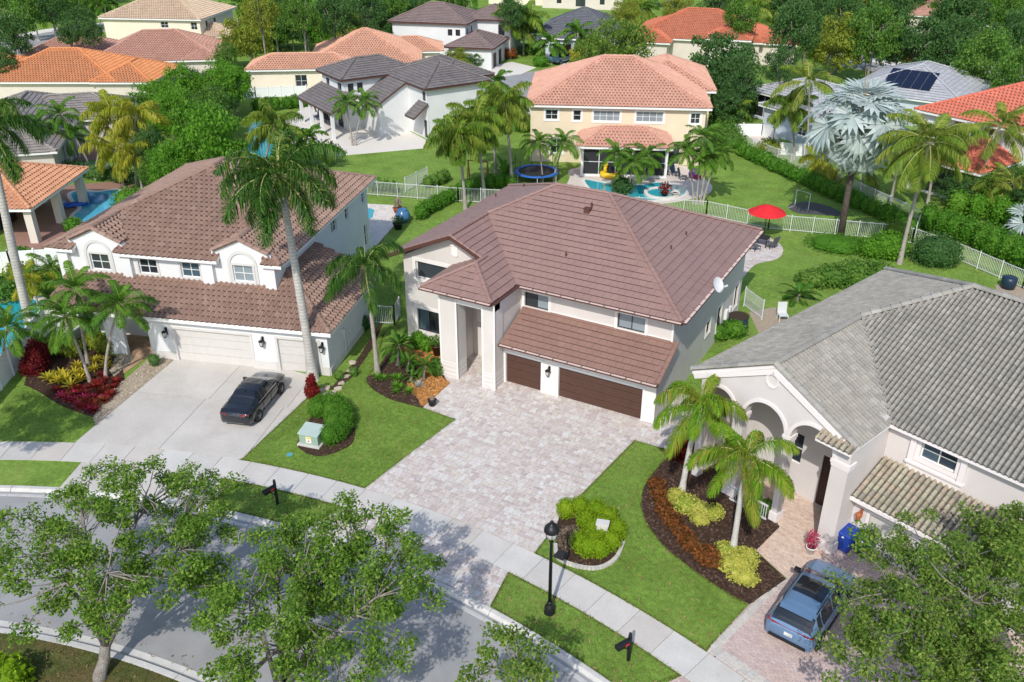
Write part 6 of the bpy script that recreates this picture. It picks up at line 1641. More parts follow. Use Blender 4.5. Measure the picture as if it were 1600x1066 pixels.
# far palms
FAR = 'palms standing among the distant houses'
for lb, a, k, sc in (('royal palm with white trunk by the side street, nearest the faded pink roof', ((-148.67, 103.52), 5.08, (0.69, 0.38)), 'fargreen', 1.7), ('royal palm with thin trunk by the side street, over the road bend', ((-145.5, 97.84), 4.7, (0.2, 0.11)), 'fargreen', 1.6), ('royal palm in front of the sand coloured roof', ((-144.87, 111.17), 4.24, (0.4, 0.22)), 'fargreen', 1.5), ('royal palm with white trunk beside the cream house', ((-147.7, 112.08), 4.61, (0.07, 0.04)), 'fargreen', 1.6),
    ('small palm at the side of the taupe roofed house, front of three', ((-77.9, 118.29), 3.59, (0.03, 0.02)), 'fargreen', 1.3), ('small palm at the side of the taupe roofed house, dark trunk', ((-77.86, 119.51), 3.8, (0.29, 0.16)), 'fargreen', 1.2), ('small palm at the side of the taupe roofed house, leaning outward', ((-76.3, 117.99), 3.38, (1.03, 0.57)), 'fargreen', 1.3),
    ('drooping queen palm right beside the taupe roof at the cul de sac', ((-68.65, 124.61), 4.91, (-0.26, -0.14)), 'far', 1.8), ('drooping queen palm between taupe roof and slate roof', ((-67.85, 126.27), 5.32, (0.06, 0.03)), 'far', 1.8), ('drooping queen palm behind the brown garage doors', ((-75.43, 133.82), 3.85, (-0.26, -0.15)), 'far', 1.6),
    ('small round palm in front of the slate roofed garage', ((-60.78, 122), 2.94, (-0.22, -0.12)), 'fargreen', 1.2), ('palm with bushy crown beside the slate roofed garage', ((-58.98, 127.58), 3.75, (-0.2, -0.11)), 'fargreen', 1.3), ('palm with browning fronds above the spreading oak', ((-60.35, 157.16), 3.69, (-0.32, -0.18)), 'far', 1.6),
    ('cabbage palm behind the red orange roof', ((-42.63, 169.42), 3.62, (-0.62, -0.34)), 'far', 1.5), ('cabbage palm between the two oaks at the red orange roof', ((-35.78, 154.39), 3.02, (-0.55, -0.31)), 'far', 1.4), ('palm at the side of the red orange roofed house', ((-48.3, 170.5), 3.8, (-0.79, -0.44)), 'far', 1.3),
    ('palm in the grove beyond the long peach roof, yellowish crown', ((-105.58, 109.13), 2.93, (0.25, 0.14)), 'fargreen', 1.4), ('palm in the grove, thin trunk next to the cream house', ((-127.99, 126.38), 3.8, (0.28, 0.15)), 'fargreen', 1.3), ('palm in the grove above the peach roof, feathery crown', ((-99.08, 124.99), 4.33, (0.12, 0.07)), 'fargreen', 1.5), ('palm in the grove behind the taupe roof', ((-93.92, 129.31), 3.95, (0.02, 0.01)), 'fargreen', 1.4),
    ('palm in the grove with leaning crown in mid grove', ((-105.92, 122.66), 4.36, (-0.08, -0.04)), 'fargreen', 1.5), ('feathery palm at the top edge between the distant houses', ((-98.86, 161.25), 4.23, (-0.14, -0.08)), 'fargreen', 1.5), ('palm among the cul de sac gardens beside the lawn', ((-55.84, 96.74), 2.51, (0.09, 0.05)), 'fargreen', 1.0), ('low palm beside the white house and the cul de sac', ((-51.2, 90.16), 2, (0.07, 0.04)), 'fargreen', 1.0),
    ('yellow palm in front of the screened lanai', ((-26.17, 97.51), 2.34, (0.01, 0)), 'far', .9), ('palm behind the bismarck palm with upright fronds', ((-19.18, 140.68), 2.69, (-0.6, -0.33)), 'fargreen', 1.1), ('palm beside the solar panel roof', ((-10.9, 125.63), 1.77, (-0.4, -0.22)), 'fargreen', .9)):
    palm('distant_palm', lb, *a, kind=k, n=13, sc=sc, r=.16, group=FAR, bark='royalbark')

# near street trees
tree('street_oak', 'young oak with pale forked trunk on the verge, crown reaching over the road', (-24, 12.56), 1.05, (-0.28, 2.18, 4.6), (4.7,4.6,1.9), 175, 185, .47, .138, 'oak', r=.21, seed=3, hole=.22, nl=7)
tree('street_oak', 'street oak at the bottom of the photo in front of the paver apron', (-16.94, 13.64), 1.6, (0.87, 2.38, 4.9), (4.0,4.3,2.0), 175, 195, .47, .135, 'oak', r=.19, seed=5, hole=.2, nl=7)
tree('street_oak', 'thin young street tree top at the bottom edge beside the lamp post', (-9.35, 17.56), 2.0, (0.09, -0.82, 4.2), (1.5,1.5,1.2), 34, 100, .42, .15, 'oak2', r=.09, seed=6, hole=.15, nl=4)
tree('street_oak', 'large oak covering the herringbone drive and the blue car', (4.65, 29.64), 2.0, (-2.48, -4.36, 5.2), (3.75,4.2,1.9), 160, 190, .47, .13, 'oak2', r=.2, seed=8, hole=.28, nl=8)
tree('street_oak', 'oak branch crown at the right edge above the tile roof of the garage', (6.48, 32.93), 2.2, (-2.74, -3.4, 5), (1.9,1.9,1.4), 46, 130, .5, .16, 'oak2', r=.13, seed=9, hole=.1, nl=5)
tree('street_oak', 'low leafy oak at the bottom right corner below the herringbone drive', (3.48, 24.95), 1.8, (-1.77, -2.41, 4.2), (3.2,2.4,1.3), 70, 130, .5, .16, 'oak2', r=.13, seed=14, hole=.15, nl=6)
tree('young_tree', 'slender pale stemmed tree at the left edge over the sidewalk', (-40.62, 15.08), 3.2, (1.6,.6,7.4), (3.0,2.8,1.9), 90, 110, .5, .17, 'oak', r=.11, bark='palebark', seed=10, nl=6, hole=.12)

# distant trees, one thing each
GL = 'trees filling the gardens of the neighbourhood'
desc = {'dark': 'dense dark green tree', 'mid': 'mid green leafy tree', 'bright': 'bright green round tree', 'yell': 'yellow green fluffy tree', 'oak': 'spreading greyish oak'}
for k, where, a in (('dark1','at the bend of the side street', ((-116.76, 74.78), 9, 2.52)),('dark2','at the left edge below the side street', ((-107.83, 67.37), 7, 1.86)),('dark1','beside the sand coloured roof, on the street corner', ((-114.37, 83.84), 9, 2.21)),('dark2','between the royal palms of the side street', ((-110.92, 79.07), 8, 1.44)),('dark1','next to the cream house palms', ((-108.7, 80.78), 8, 1.53)),('mid1','at the top corner over the side street', ((-130.69, 86.11), 10, 2.83)),('dark2','at the very top above the side street', ((-128.95, 89.69), 10, 2.49)),('mid2','at the top edge, left of the cream house roof', ((-128.3, 93.68), 10, 2.15)),
    ('bright1','with a broad crown beside the yellow queen palms', ((-59.13, 52.61), 8.5, 3.25)),('bright2','in front of the screened orange roof corner', ((-77.59, 74.33), 6.5, 2.32)),('mid1','between the orange roof and the bright broad tree', ((-73.67, 67.07), 6, 2.02)),('bright1','under the broad crown, next to the S tile roof', ((-59.15, 48.56), 6, 1.78)),('yell1','at the wall of the cream two storey house', ((-96.78, 97.38), 8, 3.64)),('mid2','behind the faded pink roof, near the cream wall', ((-89.89, 85.91), 6, 1.49)),
    ('mid1','in the grove at its cream house end', ((-102.1, 108.56), 8, 3.16)),('dark1','in the grove behind the long peach roof end', ((-101.16, 111.1), 5.5, 2.41)),('bright2','in the grove with the roundest crown', ((-96.88, 112.92), 6, 3.01)),('yell2','in the grove just above the peach roof', ((-92.2, 114.69), 6, 2.59)),('dark2','in the grove beside the peach roof peak', ((-93.78, 123.79), 6.5, 3.16)),('mid2','in the grove next to the taupe roof', ((-91.73, 126.13), 8, 2.95)),('dark1','in the grove at the top edge, middle', ((-83.46, 100.28), 11, 2.79)),('dark2','in the grove at the top edge above the peach roof', ((-82.06, 105.58), 11, 2.69)),('mid1','in the grove at the top edge near the cream house', ((-83.41, 93.89), 12, 2.5)),('yell1','at the top edge between cream house and grove', ((-86.44, 89.48), 12, 2.29)),('dark1','in the middle of the grove in the shade', ((-98.78, 111.99), 4.5, 2.01)),('dark2','behind the taupe roofed house', ((-88.82, 128.19), 8, 2.74)),
    ('mid2','at the top edge over the taupe roof', ((-80.72, 125.98), 10, 2.63)),('dark1','right of the taupe roofed house', ((-67.73, 121.94), 9, 2.09)),
    ('oak1','with bare pale limbs in front of the slate roof', ((-47.99, 116.8), 8.5, 4.52)),('oak1','second crown of the bare limbed oak', ((-48.38, 108.62), 7.5, 2.63)),('dark2','beside the peach two storey roof', ((-31.01, 106.18), 9, 4.23)),('dark1','next to the blue grey lanai', ((-26.16, 99.27), 8, 2.38)),('yell2','at the top edge behind the red orange roof', ((-48.44, 141.06), 9, 2.39)),('mid1','behind the red orange roof, right end', ((-36.29, 133.64), 10, 2.57)),('dark1','at the top edge above the red orange roof', ((-42.97, 142.92), 10, 2.57)),('yell1','left of the red orange roof', ((-52.6, 130.32), 9, 2.09)),
    ('dark1','behind the coconut palm with golden fronds', ((-26.17, 122.99), 11, 3.3)),('yell1','with an airy crown behind the coconut palm', ((-21.83, 128.81), 9, 4.26)),('dark2','beside the cabbage palms', ((-23.58, 106.09), 8, 1.89)),('mid1','over the far street crossing', ((-16.95, 127.76), 11, 3.45)),('dark1','behind the airy yellow tree', ((-22.16, 135.46), 11, 2.99)),('dark2','with a wide crown above the solar panel roof', ((-12.37, 132.39), 9, 4.39)),('dark1','with a wide crown above the street, second', ((-7.88, 132.55), 9, 3.48)),('mid2','with a wide crown beside the street lamp', ((-2.97, 122.22), 9, 3.93)),('dark2','at the right edge above the red roof', ((-1.15, 135.4), 10, 3.28)),('mid1','at the right edge over the street', ((0.93, 114.1), 9, 2.79)),('dark1','at the top edge near the dusty pink roof', ((-17.82, 145.51), 11, 2.77)),('mid2','at the top right corner', ((-1.96, 157.38), 10, 2.83)),('dark2','at the top edge behind the airy yellow tree', ((-27.91, 139.93), 11, 2.77)),
    ('mid1','beside the pool pavilion and the blue pool', ((-63.1, 49.87), 4, 1.21)),('dark1','in the shade behind the yellow queen palms', ((-64.74, 51.55), 6, 1.45)),('mid2','in front of the charcoal roofed patio', ((-54.39, 57.88), 4, 1.02)),('dark2','in the shade of the taupe house drive', ((-57.67, 95.25), 4, 1.1))):
    bgtree(k, *a, desc[k[:-1]]+' '+where, GL)
def fill(kinds, poly, n, hr, rr, where, grp, sd_, dmin=3.0):
    g = random.Random(sd_); P = np.array(poly); lo = P.min(0); hi = P.max(0); pts = []; t = 0
    while len(pts) < n and t < 6000:
        t += 1; p = (g.uniform(lo[0],hi[0]), g.uniform(lo[1],hi[1]))
        if inside(poly, np.array([p[0]]), np.array([p[1]]))[0] and all(math.hypot(p[0]-q[0],p[1]-q[1]) > dmin for q in pts):
            pts.append(p); k = g.choice(kinds); bgtree(k, p, g.uniform(*hr), g.uniform(*rr), desc[k[:-1]]+' '+where, grp)
ALL_ = ('dark1','dark2','mid1','mid2','bright1','bright2','yell1','dark1','mid1')
fill(ALL_, [(-119.02, 119.17), (-112.35, 119.1), (-106.65, 134.8), (-96.03, 135.8), (-113.75, 163.67), (-151.16, 206.25), (-185.41, 187.29)], 52, (6,10), (3.0,4.6), 'crowded in the grove beyond the long peach roof', 'grove trees', 3)
fill(('mid1','bright1','dark2'), [(-106.12, 105.7), (-104.51, 109.72), (-102.89, 122.88), (-103.16, 130.27), (-92.19, 130.26), (-96.83, 136.95), (-110.56, 136.03), (-115.28, 116.02)], 22, (2.5,4), (1.8,2.6), 'low in the undergrowth of the grove', 'grove undergrowth', 4, 2.0)
fill(ALL_, [(-168.67, 103.86), (-237.88, 149.62), (-211.11, 164.44), (-160.11, 122.35), (-160.37, 108.45)], 20, (7,10), (3.2,4.8), 'beyond the side street', 'trees beyond the side street', 5)
fill(ALL_, [(-39.77, 163.04), (-30.46, 162.97), (-18.31, 157.45), (-2.96, 162.81), (2.31, 165.73), (1.62, 193.91), (-4.81, 196.31), (-22.74, 195.51), (-33.03, 247.18), (-59.06, 232.76)], 30, (7,10.5), (3.5,5), 'along the far street', 'trees along the far street', 6)
fill(ALL_, [(-119.54, 174.63), (-112.86, 191.46), (-93.42, 177.17), (-77.14, 183.93), (-64.67, 170.41), (-67.03, 195.24), (-47.55, 194.86), (-65.38, 262.87), (-149.74, 216.17)], 26, (6,9.5), (3.2,4.6), 'between the distant roofs at the top edge', 'trees between the distant roofs', 7)
fill(('dark1','mid1','dark2'), [(-36.67, 120.1), (-31.54, 120.66), (-24.74, 98.3), (-26.73, 94.17)], 5, (3,5), (1.8,2.6), 'in the side garden of the yellow house', 'side garden trees', 8, 2.0)
fill(('bright1','mid1','dark1','bright2'), [(-94.94, 79.1), (-88.83, 82.48), (-74.27, 72.44), (-66.59, 59.61), (-69.71, 56.46), (-79.09, 62.3)], 14, (4,7), (2.2,3.4), 'in the thicket between the S tile roof and the orange roof', 'thicket trees', 9, 2.4)
fill(('mid1','dark1','bright1'), [(-2.91, 86.45), (3.24, 87.46), (4.38, 82.03), (-1.3, 80.11)], 8, (2.2,3.5), (1.5,2.2), 'in the planting below the lanai', 'lanai planting', 10, 1.6)
fill(('mid1','dark2','yell2'), [(-75.14, 114.05), (-68.12, 112.54), (-63.91, 105.02), (-52.94, 90.93), (-47.73, 84.04), (-50.64, 85.53), (-67.79, 107.65)], 8, (2,3.2), (1.4,2.0), 'low along the side of the cul de sac', 'cul de sac planting', 11, 1.6)
for i in range(46):
    u = i/45; ang = R(70+95*u+rnd.uniform(-2,2)); d = rnd.uniform(212, 300)
    bgtree(rnd.choice(('dark1','dark2','mid1','mid2','bright1','oak1')), (d*math.cos(ang), d*math.sin(ang)), rnd.uniform(8,12), rnd.uniform(4,6.5), 'leafy tree at the far edge of the neighbourhood, beyond the last roofs', 'trees at the far edge of the neighbourhood')

# hedges and shrubs
G_ = lambda *a: list(a)
hedge_line('long dark green hedge behind the low picket fence of the pool lawn', G_((-23.14, 89.19),(-11.98, 79.82),(-5.69, 75.26),(-4.16, 72.86)), 1.0, 1.5, 45, .2, 'hedge', step=.9, seed=2)
hedge_line('tall bright green hedge beyond the picket fence, nearest row', G_((-3.8, 75.8),(0.2, 73.27),(4.89, 69.33)), 1.8, 2.2, 42, .2, 'hedge', step=1.1, seed=3)
hedge_line('tall bright green hedge in front of the lanai lawn, farther row', G_((-2.34, 80.61),(0.66, 79.97),(4.7, 77.76)), 2.0, 2.2, 36, .22, 'brightleaf', step=1.2, seed=4)
hedge_line('clipped bright hedge below the white wall of the cream house', G_((-78.67, 78.11),(-76.53, 80.74),(-74.85, 84.28)), 1.2, 1.6, 40, .22, 'hedge', step=1.0, seed=5)
hedge_line('loose hedge running behind the brown-roofed house towards the fence corner', G_((-40.61, 57.12),(-40.82, 61.15),(-40.47, 66.48),(-38.02, 68.68)), 1.1, 1.3, 45, .18, 'hedge', step=.8, seed=6)
hedge_line('leafy vine growing on the picket fence of the backyard', G_((-48.77, 61.48),(-45.96, 62.21)), .4, 1.3, 60, .18, 'midleaf', step=.6, seed=7)
hedge_line('shrubs along the short returning picket fence', G_((-44.55, 64.23),(-44.18, 67.43)), .9, 1.2, 45, .18, 'midleaf', step=.8, seed=8)
shrub('clipped_shrub', 'large clipped dark shrub beside the picket fence below the coconut palm', (-2.21, 68.06), [(0,0,1.0,1.75,1.6,1.45),(.8,.3,.8,1.2,1.2,1.2)], 55, .17, 'darkleaf', seed=11)
shrub('clipped_shrub', 'low round clipped bush around the bismarck palm trunk', (-9.12, 67.66), [(0,0,.35,2.3,1.7,.75),(1.4,.4,.4,1.5,1.3,.7)], 60, .13, 'hedge', seed=12)
shrub('croton_shrub', 'bright yellow green shrub beside the clipped dark bush', (-5.31, 67.74), [(0,0,.9,1.5,1.3,1.2),(-1,-.4,.7,1.2,1.1,.9)], 55, .2, 'brightleaf', seed=13)
shrub('leafy_shrub', 'tangled green shrubs in front of the grey barrel roof', (-6.48, 61.39), [(0,0,.8,1.6,1.3,1.1),(-1.4,-.7,.6,1.3,1.1,.9),(1.2,.7,.8,1.3,1.2,1.0),(-2.6,-1.6,.5,1.2,.9,.7)], 50, .22, 'midleaf', seed=14)
shrub('leafy_shrub', 'pale dry shrub between the clipped bushes at the fence end', (-5.23, 71.33), [(0,0,.8,1.1,1.0,1.0)], 50, .16, 'oak2', seed=15)
shrub('leafy_shrub', 'bushy green shrub overhanging the blue pool', (-63.28, 47.23), [(0,0,.9,1.6,1.4,1.2),(1.2,.3,.8,1.3,1.1,1.1),(2.4,.9,.9,1.2,1.1,1.1)], 40, .22, 'hedge', seed=16)
shrub('leafy_shrub', 'small shrub beside the pool steps below the pavilion', (-63.27, 41.73), [(0,0,.5,.9,.8,.7)], 60, .2, 'hedge', seed=17)
shrub('leafy_shrub', 'low hedge plants between pavilion and vinyl fence', (-59.71, 36.78), [(0,0,.4,1.4,.7,.5),(-2,-.6,.4,1.4,.7,.5)], 55, .18, 'hedge', seed=18)
shrub('leafy_shrub', 'dark hedge at the back of the blue pool deck', (-73.36, 51.71), [(0,0,.7,2.0,.8,.9),(2.8,.5,.7,2.0,.8,.9),(-2.4,-.5,.7,1.6,.8,.9)], 36, .22, 'darkleaf', seed=19)
for lb, p, bl, ml, sd_ in (('croton bush with orange leaves beside the brown garage doors', (-68.33, 122.41), [(0,0,.8,1.4,1.2,1.0)], 'rustleaf', 1), ('round green bush at the cul de sac kerb', (-69.8, 115.9), [(0,0,.9,1.3,1.2,1.1)], 'midleaf', 2), ('golden bush in front of the spreading oak', (-57.61, 124.88), [(0,0,1.1,1.8,1.5,1.4),(1.6,.5,.8,1.4,1.2,1.1)], 'gold', 3),
    ('dark garden shrubs along the yellow house side', (-24.06, 90.01), [(0,0,1.0,1.6,1.5,1.3),(-1.2,2.5,1.0,1.6,1.5,1.3),(-2.5,6,1,1.8,1.6,1.4)], 'midleaf', 4), ('round bush on the lawn beside the yellow house', (-46.21, 86.41), [(0,0,.9,1.5,1.4,1.1)], 'hedge', 5), ('dark shrub in front of the pool water', (-28.48, 71.89), [(0,0,.7,1.1,1.0,.9)], 'darkleaf', 6),
    ('shrub between the driveway lawn and slate roofed garage', (-67.49, 127.08), [(0,0,.7,1.8,1.2,.9),(2,.5,.6,1.4,1,.8)], 'midleaf', 7), ('rust red shrubs under the far dark oak', (-14.38, 149.38), [(0,0,.7,2.4,1.2,.8)], 'rustleaf', 8), ('green shrub at the lanai corner', (-20.15, 90.32), [(0,0,.8,1.2,1.0,1.0)], 'yelleaf', 9), ('low shrubs at the shaded wall of the brown-roofed house', (-11.7, 49.68), [(0,0,.5,.9,.8,.6),(-.9,-.9,.5,.9,.8,.6)], 'hedge', 10), ('dark shrub at the foot of the white side wall', (-32.46, 39.18), [(0,0,.5,.5,.5,.7)], 'darkleaf', 11),
    ('green bush between vinyl fence and white house porch', (-52.61, 32.87), [(0,0,1.0,1.2,1.0,1.2),(-1.4,.2,.9,1.1,1.0,1.0)], 'midleaf', 12), ('yellowish bush behind the vinyl fence by the royal palm', (-57.64, 33.07), [(0,0,.8,1.2,1.0,.9)], 'yelleaf', 13), ('dark green bush at the left edge behind the royal palm', (-56.13, 30.92), [(0,0,.9,1.3,1.1,1.0)], 'midleaf', 14), ('clipped bush at the bottom left corner', (-26.55, 10.82), [(0,0,.5,.9,.8,.7)], 'lime', 15), ('round shrub on the far lawn of the cul de sac', (-61.31, 119.5), [(0,0,.8,1.3,1.2,.9)], 'hedge', 16), ('dark shrub hiding the base of the screened lanai', (-27.1, 105.24), [(0,0,1.2,2.0,1.6,1.5)], 'darkleaf', 17)):
    shrub('garden_shrub', lb, p, bl, 40, .22, ml, seed=30+sd_)
big_leaf_plant('bird_of_paradise', 'clump of tall yellow green paddle leaves beside the white patio', (-59.05, 64.75), 30, 3.2, 1.7, .5, 'banana', 3)
big_leaf_plant('bird_of_paradise', 'second clump of paddle leaves at the patio edge lawn', (-56.63, 65.12), 22, 2.7, 1.5, .45, 'banana', 4)
big_leaf_plant('bird_of_paradise', 'dark banana leaves beside the queen palm trunks', (-39.84, 70.72), 14, 2.2, 1.6, .5, 'hedge', 5)
# front gardens
def along(pts, n):
    P = spline(pts, 10, False); return [P[int(i*(len(P)-1)/(n-1))] for i in range(n)]
o = (-26.99, 29.66)
hp = along([(-28.42, 29.93),(-28.31, 30.64),(-27.53, 30.71),(-26.62, 29.94),(-26.12, 28.99),(-26.21, 28.28)], 9)
hq = hp+[(-26.97, 29.74),(-27.53, 30.06),(-26.68, 29.22)]
shrub('clipped_hedge', 'horseshoe shaped clipped hedge around the green transformer box', hp[4], [(p[0]-hp[4][0], p[1]-hp[4][1], .5, .55, .55, .62) for p in hq], 330, .08, 'hedge', 'hedge', seed=41, stem=False)
lp = along([(-13.19, 28.9),(-12.48, 29.44),(-11.51, 29.37),(-10.69, 28.69),(-10.63, 27.59),(-11.16, 27.03),(-11.73, 27.17)], 9)
lq = lp+[(-11.64, 28.36),(-11.14, 28.06),(-12.07, 28.61),(-11.21, 27.55),(-11.33, 28.63)]
shrub('lime_shrub', 'lime green clipped shrub on the right lawn, curling round a pale utility box', lp[4], [(p[0]-lp[4][0], p[1]-lp[4][1], .42, .48, .46, .52) for p in lq], 330, .085, 'lime', seed=42)
shrub('dry_shrub', 'leafless brown twiggy bush beside the lime green shrub', (-12.24, 26.89), [(0,0,.55,.42,.42,.6),(.1,.35,.5,.4,.4,.5)], 260, .075, 'drytwig', seed=43, asp=.16, core=False)
def mound(lb, px, bl, sd_): return shrub('variegated_shrub', lb, px, bl, 200, .12, 'varieg', seed=sd_)
mound('yellow variegated shrub at the foot of the foxtail palm near the garage', (-8.67, 31.97), [(0,0,.3,.75,.6,.45),(.75,-.1,.25,.6,.5,.4),(.9,-.6,.2,.45,.4,.35),(-.5,.3,.3,.5,.5,.4),(1.3,.1,.25,.5,.5,.35)], 51)
mound('yellow variegated shrub at the foot of the foxtail palm near the pink arches', (-5.47, 29.2), [(0,0,.3,.8,.7,.45),(.4,-.5,.25,.7,.5,.38),(-.6,.55,.28,.6,.5,.4),(.2,.6,.3,.6,.5,.4)], 52)
g_ = np.random.default_rng(77); d_ = g_.normal(0,1,(260,3)); d_ /= np.linalg.norm(d_, axis=1)[:,None]
croton = leaf_mesh('croton_leaves', np.array([0,0,.32])+d_*np.array([.36,.36,.32])*g_.random(260)[:,None]**.4, .15, 'rustleaf', .4, d_, g_)
for i, p in enumerate(along([(-10.46, 32.77),(-9.77, 31.63),(-8.92, 30.56),(-7.87, 29.68),(-6.98, 29.16),(-6.4, 28.85)], 17)):
    o = link('rust_croton', croton, None, (p[0]+rnd.uniform(-.12,.12), p[1]+rnd.uniform(-.12,.12), .04), (0,0,rnd.random()*6.28)); s_ = rnd.uniform(.85,1.25); o.scale = (s_,s_,s_)
    tag(o, 'rust coloured leafy croton in the curved row along the mulch bed', 'plant', 'rust crotons in the mulch bed')
for i, p in enumerate(((-10.21, 35.25),(-9.92, 36.03),(-9.36, 35.36),(-10.24, 36.1))):
    rosette('red_cordyline', 'tall red cordyline behind the foxtail palm beside the garage', p, 'ti', 30, .75, .13, 'redleaf', 1.1, 'red cordylines beside the garage', a0=(1.5,.6), bend=.7)
shrub('leafy_shrub', 'dark green shrub in front of the white porch railing', (-5.84, 33.28), [(0,0,.4,.5,.45,.5),(.5,.2,.35,.4,.4,.4)], 130, .14, 'midleaf', seed=55)
shrub('red_shrub', 'tall dark red shrub at the royal palm beside the vinyl fence', (-46.06, 26.06), [(0,0,.7,.75,.7,.9),(.2,-.5,.4,.8,.7,.6),(-.1,.3,1.1,.6,.6,.8)], 130, .15, 'burgundy', seed=56)
shrub('red_shrub', 'red and orange cone shaped shrub under the tall royal palm', (-29.86, 31.21), [(0,0,.45,.42,.42,.5),(0,0,.95,.3,.3,.5),(.1,0,1.3,.18,.18,.3)], 220, .12, 'redleaf', seed=57)
for lb, p, bl, sd_ in (('yellow green variegated shrub at the white house porch corner', (-46.54, 27.83), [(0,0,.5,.8,.7,.6),(.9,.2,.45,.7,.6,.55)], 58), ('yellow green variegated shrub beside the stone walk of the white house', (-44.34, 29.41), [(0,0,.5,.8,.7,.6),(-.9,-.1,.5,.8,.6,.6)], 59)): shrub('variegated_shrub', lb, p, bl, 130, .14, 'yelleaf', seed=sd_)
shrub('boxwood_ball', 'small clipped ball shrub beside the white house garage door', (-40.3, 29.5), [(0,0,.42,.38,.38,.40)], 260, .07, 'darkleaf', seed=60)
def scatter_ros(name, lb, poly, n, key, nn, L, w, m, group, sc=1.0, sd_=1, **k):
    g = random.Random(sd_); P = np.array(poly); lo = P.min(0); hi = P.max(0); c = 0; t = 0; pts = []
    while c < n and t < 4000:
        t += 1; p = (g.uniform(lo[0],hi[0]), g.uniform(lo[1],hi[1]))
        if inside(poly, np.array([p[0]]), np.array([p[1]]))[0] and all(math.hypot(p[0]-q[0],p[1]-q[1]) > L*.65*sc for q in pts):
            pts.append(p); rosette(name, lb, p, key, nn, L, w, m, sc, group, **k); c += 1
scatter_ros('gold_bromeliad', 'golden yellow bromeliad in the middle of the red bed', [(-44.88, 25.61),(-45.18, 26.8),(-43.67, 27.38),(-42.27, 26.07),(-42.33, 25.08),(-43.73, 25.02)], 9, 'gold', 20, .62, .11, 'gold', 'golden bromeliads in the red bed', 1.0, 2, a0=(1.3,.4), bend=.9)
scatter_ros('gold_bromeliad', 'golden plant beside the curved small palm trunk', [(-44.15, 27.99),(-43.41, 28.84),(-42.26, 27.9),(-42.61, 27.12)], 4, 'gold', 20, .62, .11, 'gold', 'golden plants by the curved palm', .9, 3)
scatter_ros('red_bromeliad', 'red bromeliad in the wide bed before the white house', [(-45.62, 25.04),(-43.7, 24.87),(-41.72, 24.41),(-38.87, 24.14),(-40.12, 27.02),(-41.55, 27.45),(-42.56, 26.73),(-41.96, 25.84),(-42.31, 24.86)], 30, 'redb', 18, .42, .10, 'redleaf', 'red bromeliads in the bed', 1.0, 4, a0=(1.1,.3), bend=.7)
scatter_ros('pink_bromeliad', 'pink bromeliad at the lower edge of the red bed', [(-42.78, 24.6),(-40.95, 24.31),(-38.98, 24.23),(-39.72, 25.52),(-41.68, 25.2)], 10, 'pinkb', 16, .40, .11, 'magenta', 'pink bromeliads in the bed', 1.0, 5, a0=(1.0,.2), bend=.6)
scatter_ros('orange_bromeliad', 'orange and green bromeliad at the lower edge of the red bed', [(-42.05, 24.46),(-40.48, 24.27),(-38.87, 24.14),(-40.23, 26.8),(-41.04, 25.95)], 12, 'orb', 16, .36, .10, 'rustleaf', 'orange bromeliads in the bed', 1.0, 6, a0=(1.0,.2), bend=.6)
scatter_ros('lily_clump', 'green strappy lily clump in the dark mulch by the entry', [(-28.05, 34.6),(-27.8, 35.31),(-26.05, 35.05),(-25.03, 33.88),(-25.96, 33.68),(-27.27, 33.97)], 8, 'lily', 24, .45, .06, 'brightleaf', 'lily clumps by the entry', 1.0, 7, a0=(1.4,.5), bend=1.1)
for lb, p, h, kk, n, sc in (('cycad with a broad whorl of fronds below the window', (-27.82, 36.41), 1.45, 'cycad', 26, .72), ('pygmy date palm with twin stems in the orange mulch', (-25.59, 35.79), 1.0, 'pygmy', 22, .68), ('pygmy date palm behind the twin stemmed one', (-26.95, 36.21), .7, 'pygmy', 20, .65), ('short pygmy palm beside the dark mulch edge', (-26.18, 35.3), .35, 'pygmy', 16, .5), ('young palm frond plant at the lawn edge before the grey roof', (-9.41, 56.79), .5, 'pygmy', 14, 1.3), ('small fern palm between vinyl fence and pavilion', (-60.16, 37.66), .3, 'pygmy', 14, 1.0)):
    palm('pygmy_palm' if kk == 'pygmy' else 'cycad', lb, p, h, (.1,.05), kk, n=n, sc=sc, r=.09, bark='palebark')
rosette('agave', 'grey green spiky agave in the orange mulch', (-25.34, 34.96), 'agave', 28, .45, .05, 'silver', 1.0, None, a0=(1.4,.2), bend=.3)
shrub('leafy_shrub', 'leafy green bush under the entry window', (-27.93, 38.78), [(0,0,.6,.55,.5,.6),(.6,-.1,.5,.45,.45,.5)], 110, .17, 'brightleaf', seed=63)
shrub('leafy_shrub', 'dark green bush against the porch pier', (-25.19, 36.51), [(0,0,.5,.4,.4,.55),(-.3,.4,.5,.4,.4,.5)], 130, .13, 'midleaf', seed=64)
shrub('leafy_shrub', 'small shrubs in the rocks along the white side wall', (-29.91, 33.57), [(0,0,.25,.35,.3,.3),(.5,.7,.25,.3,.3,.3)], 140, .1, 'midleaf', seed=65)
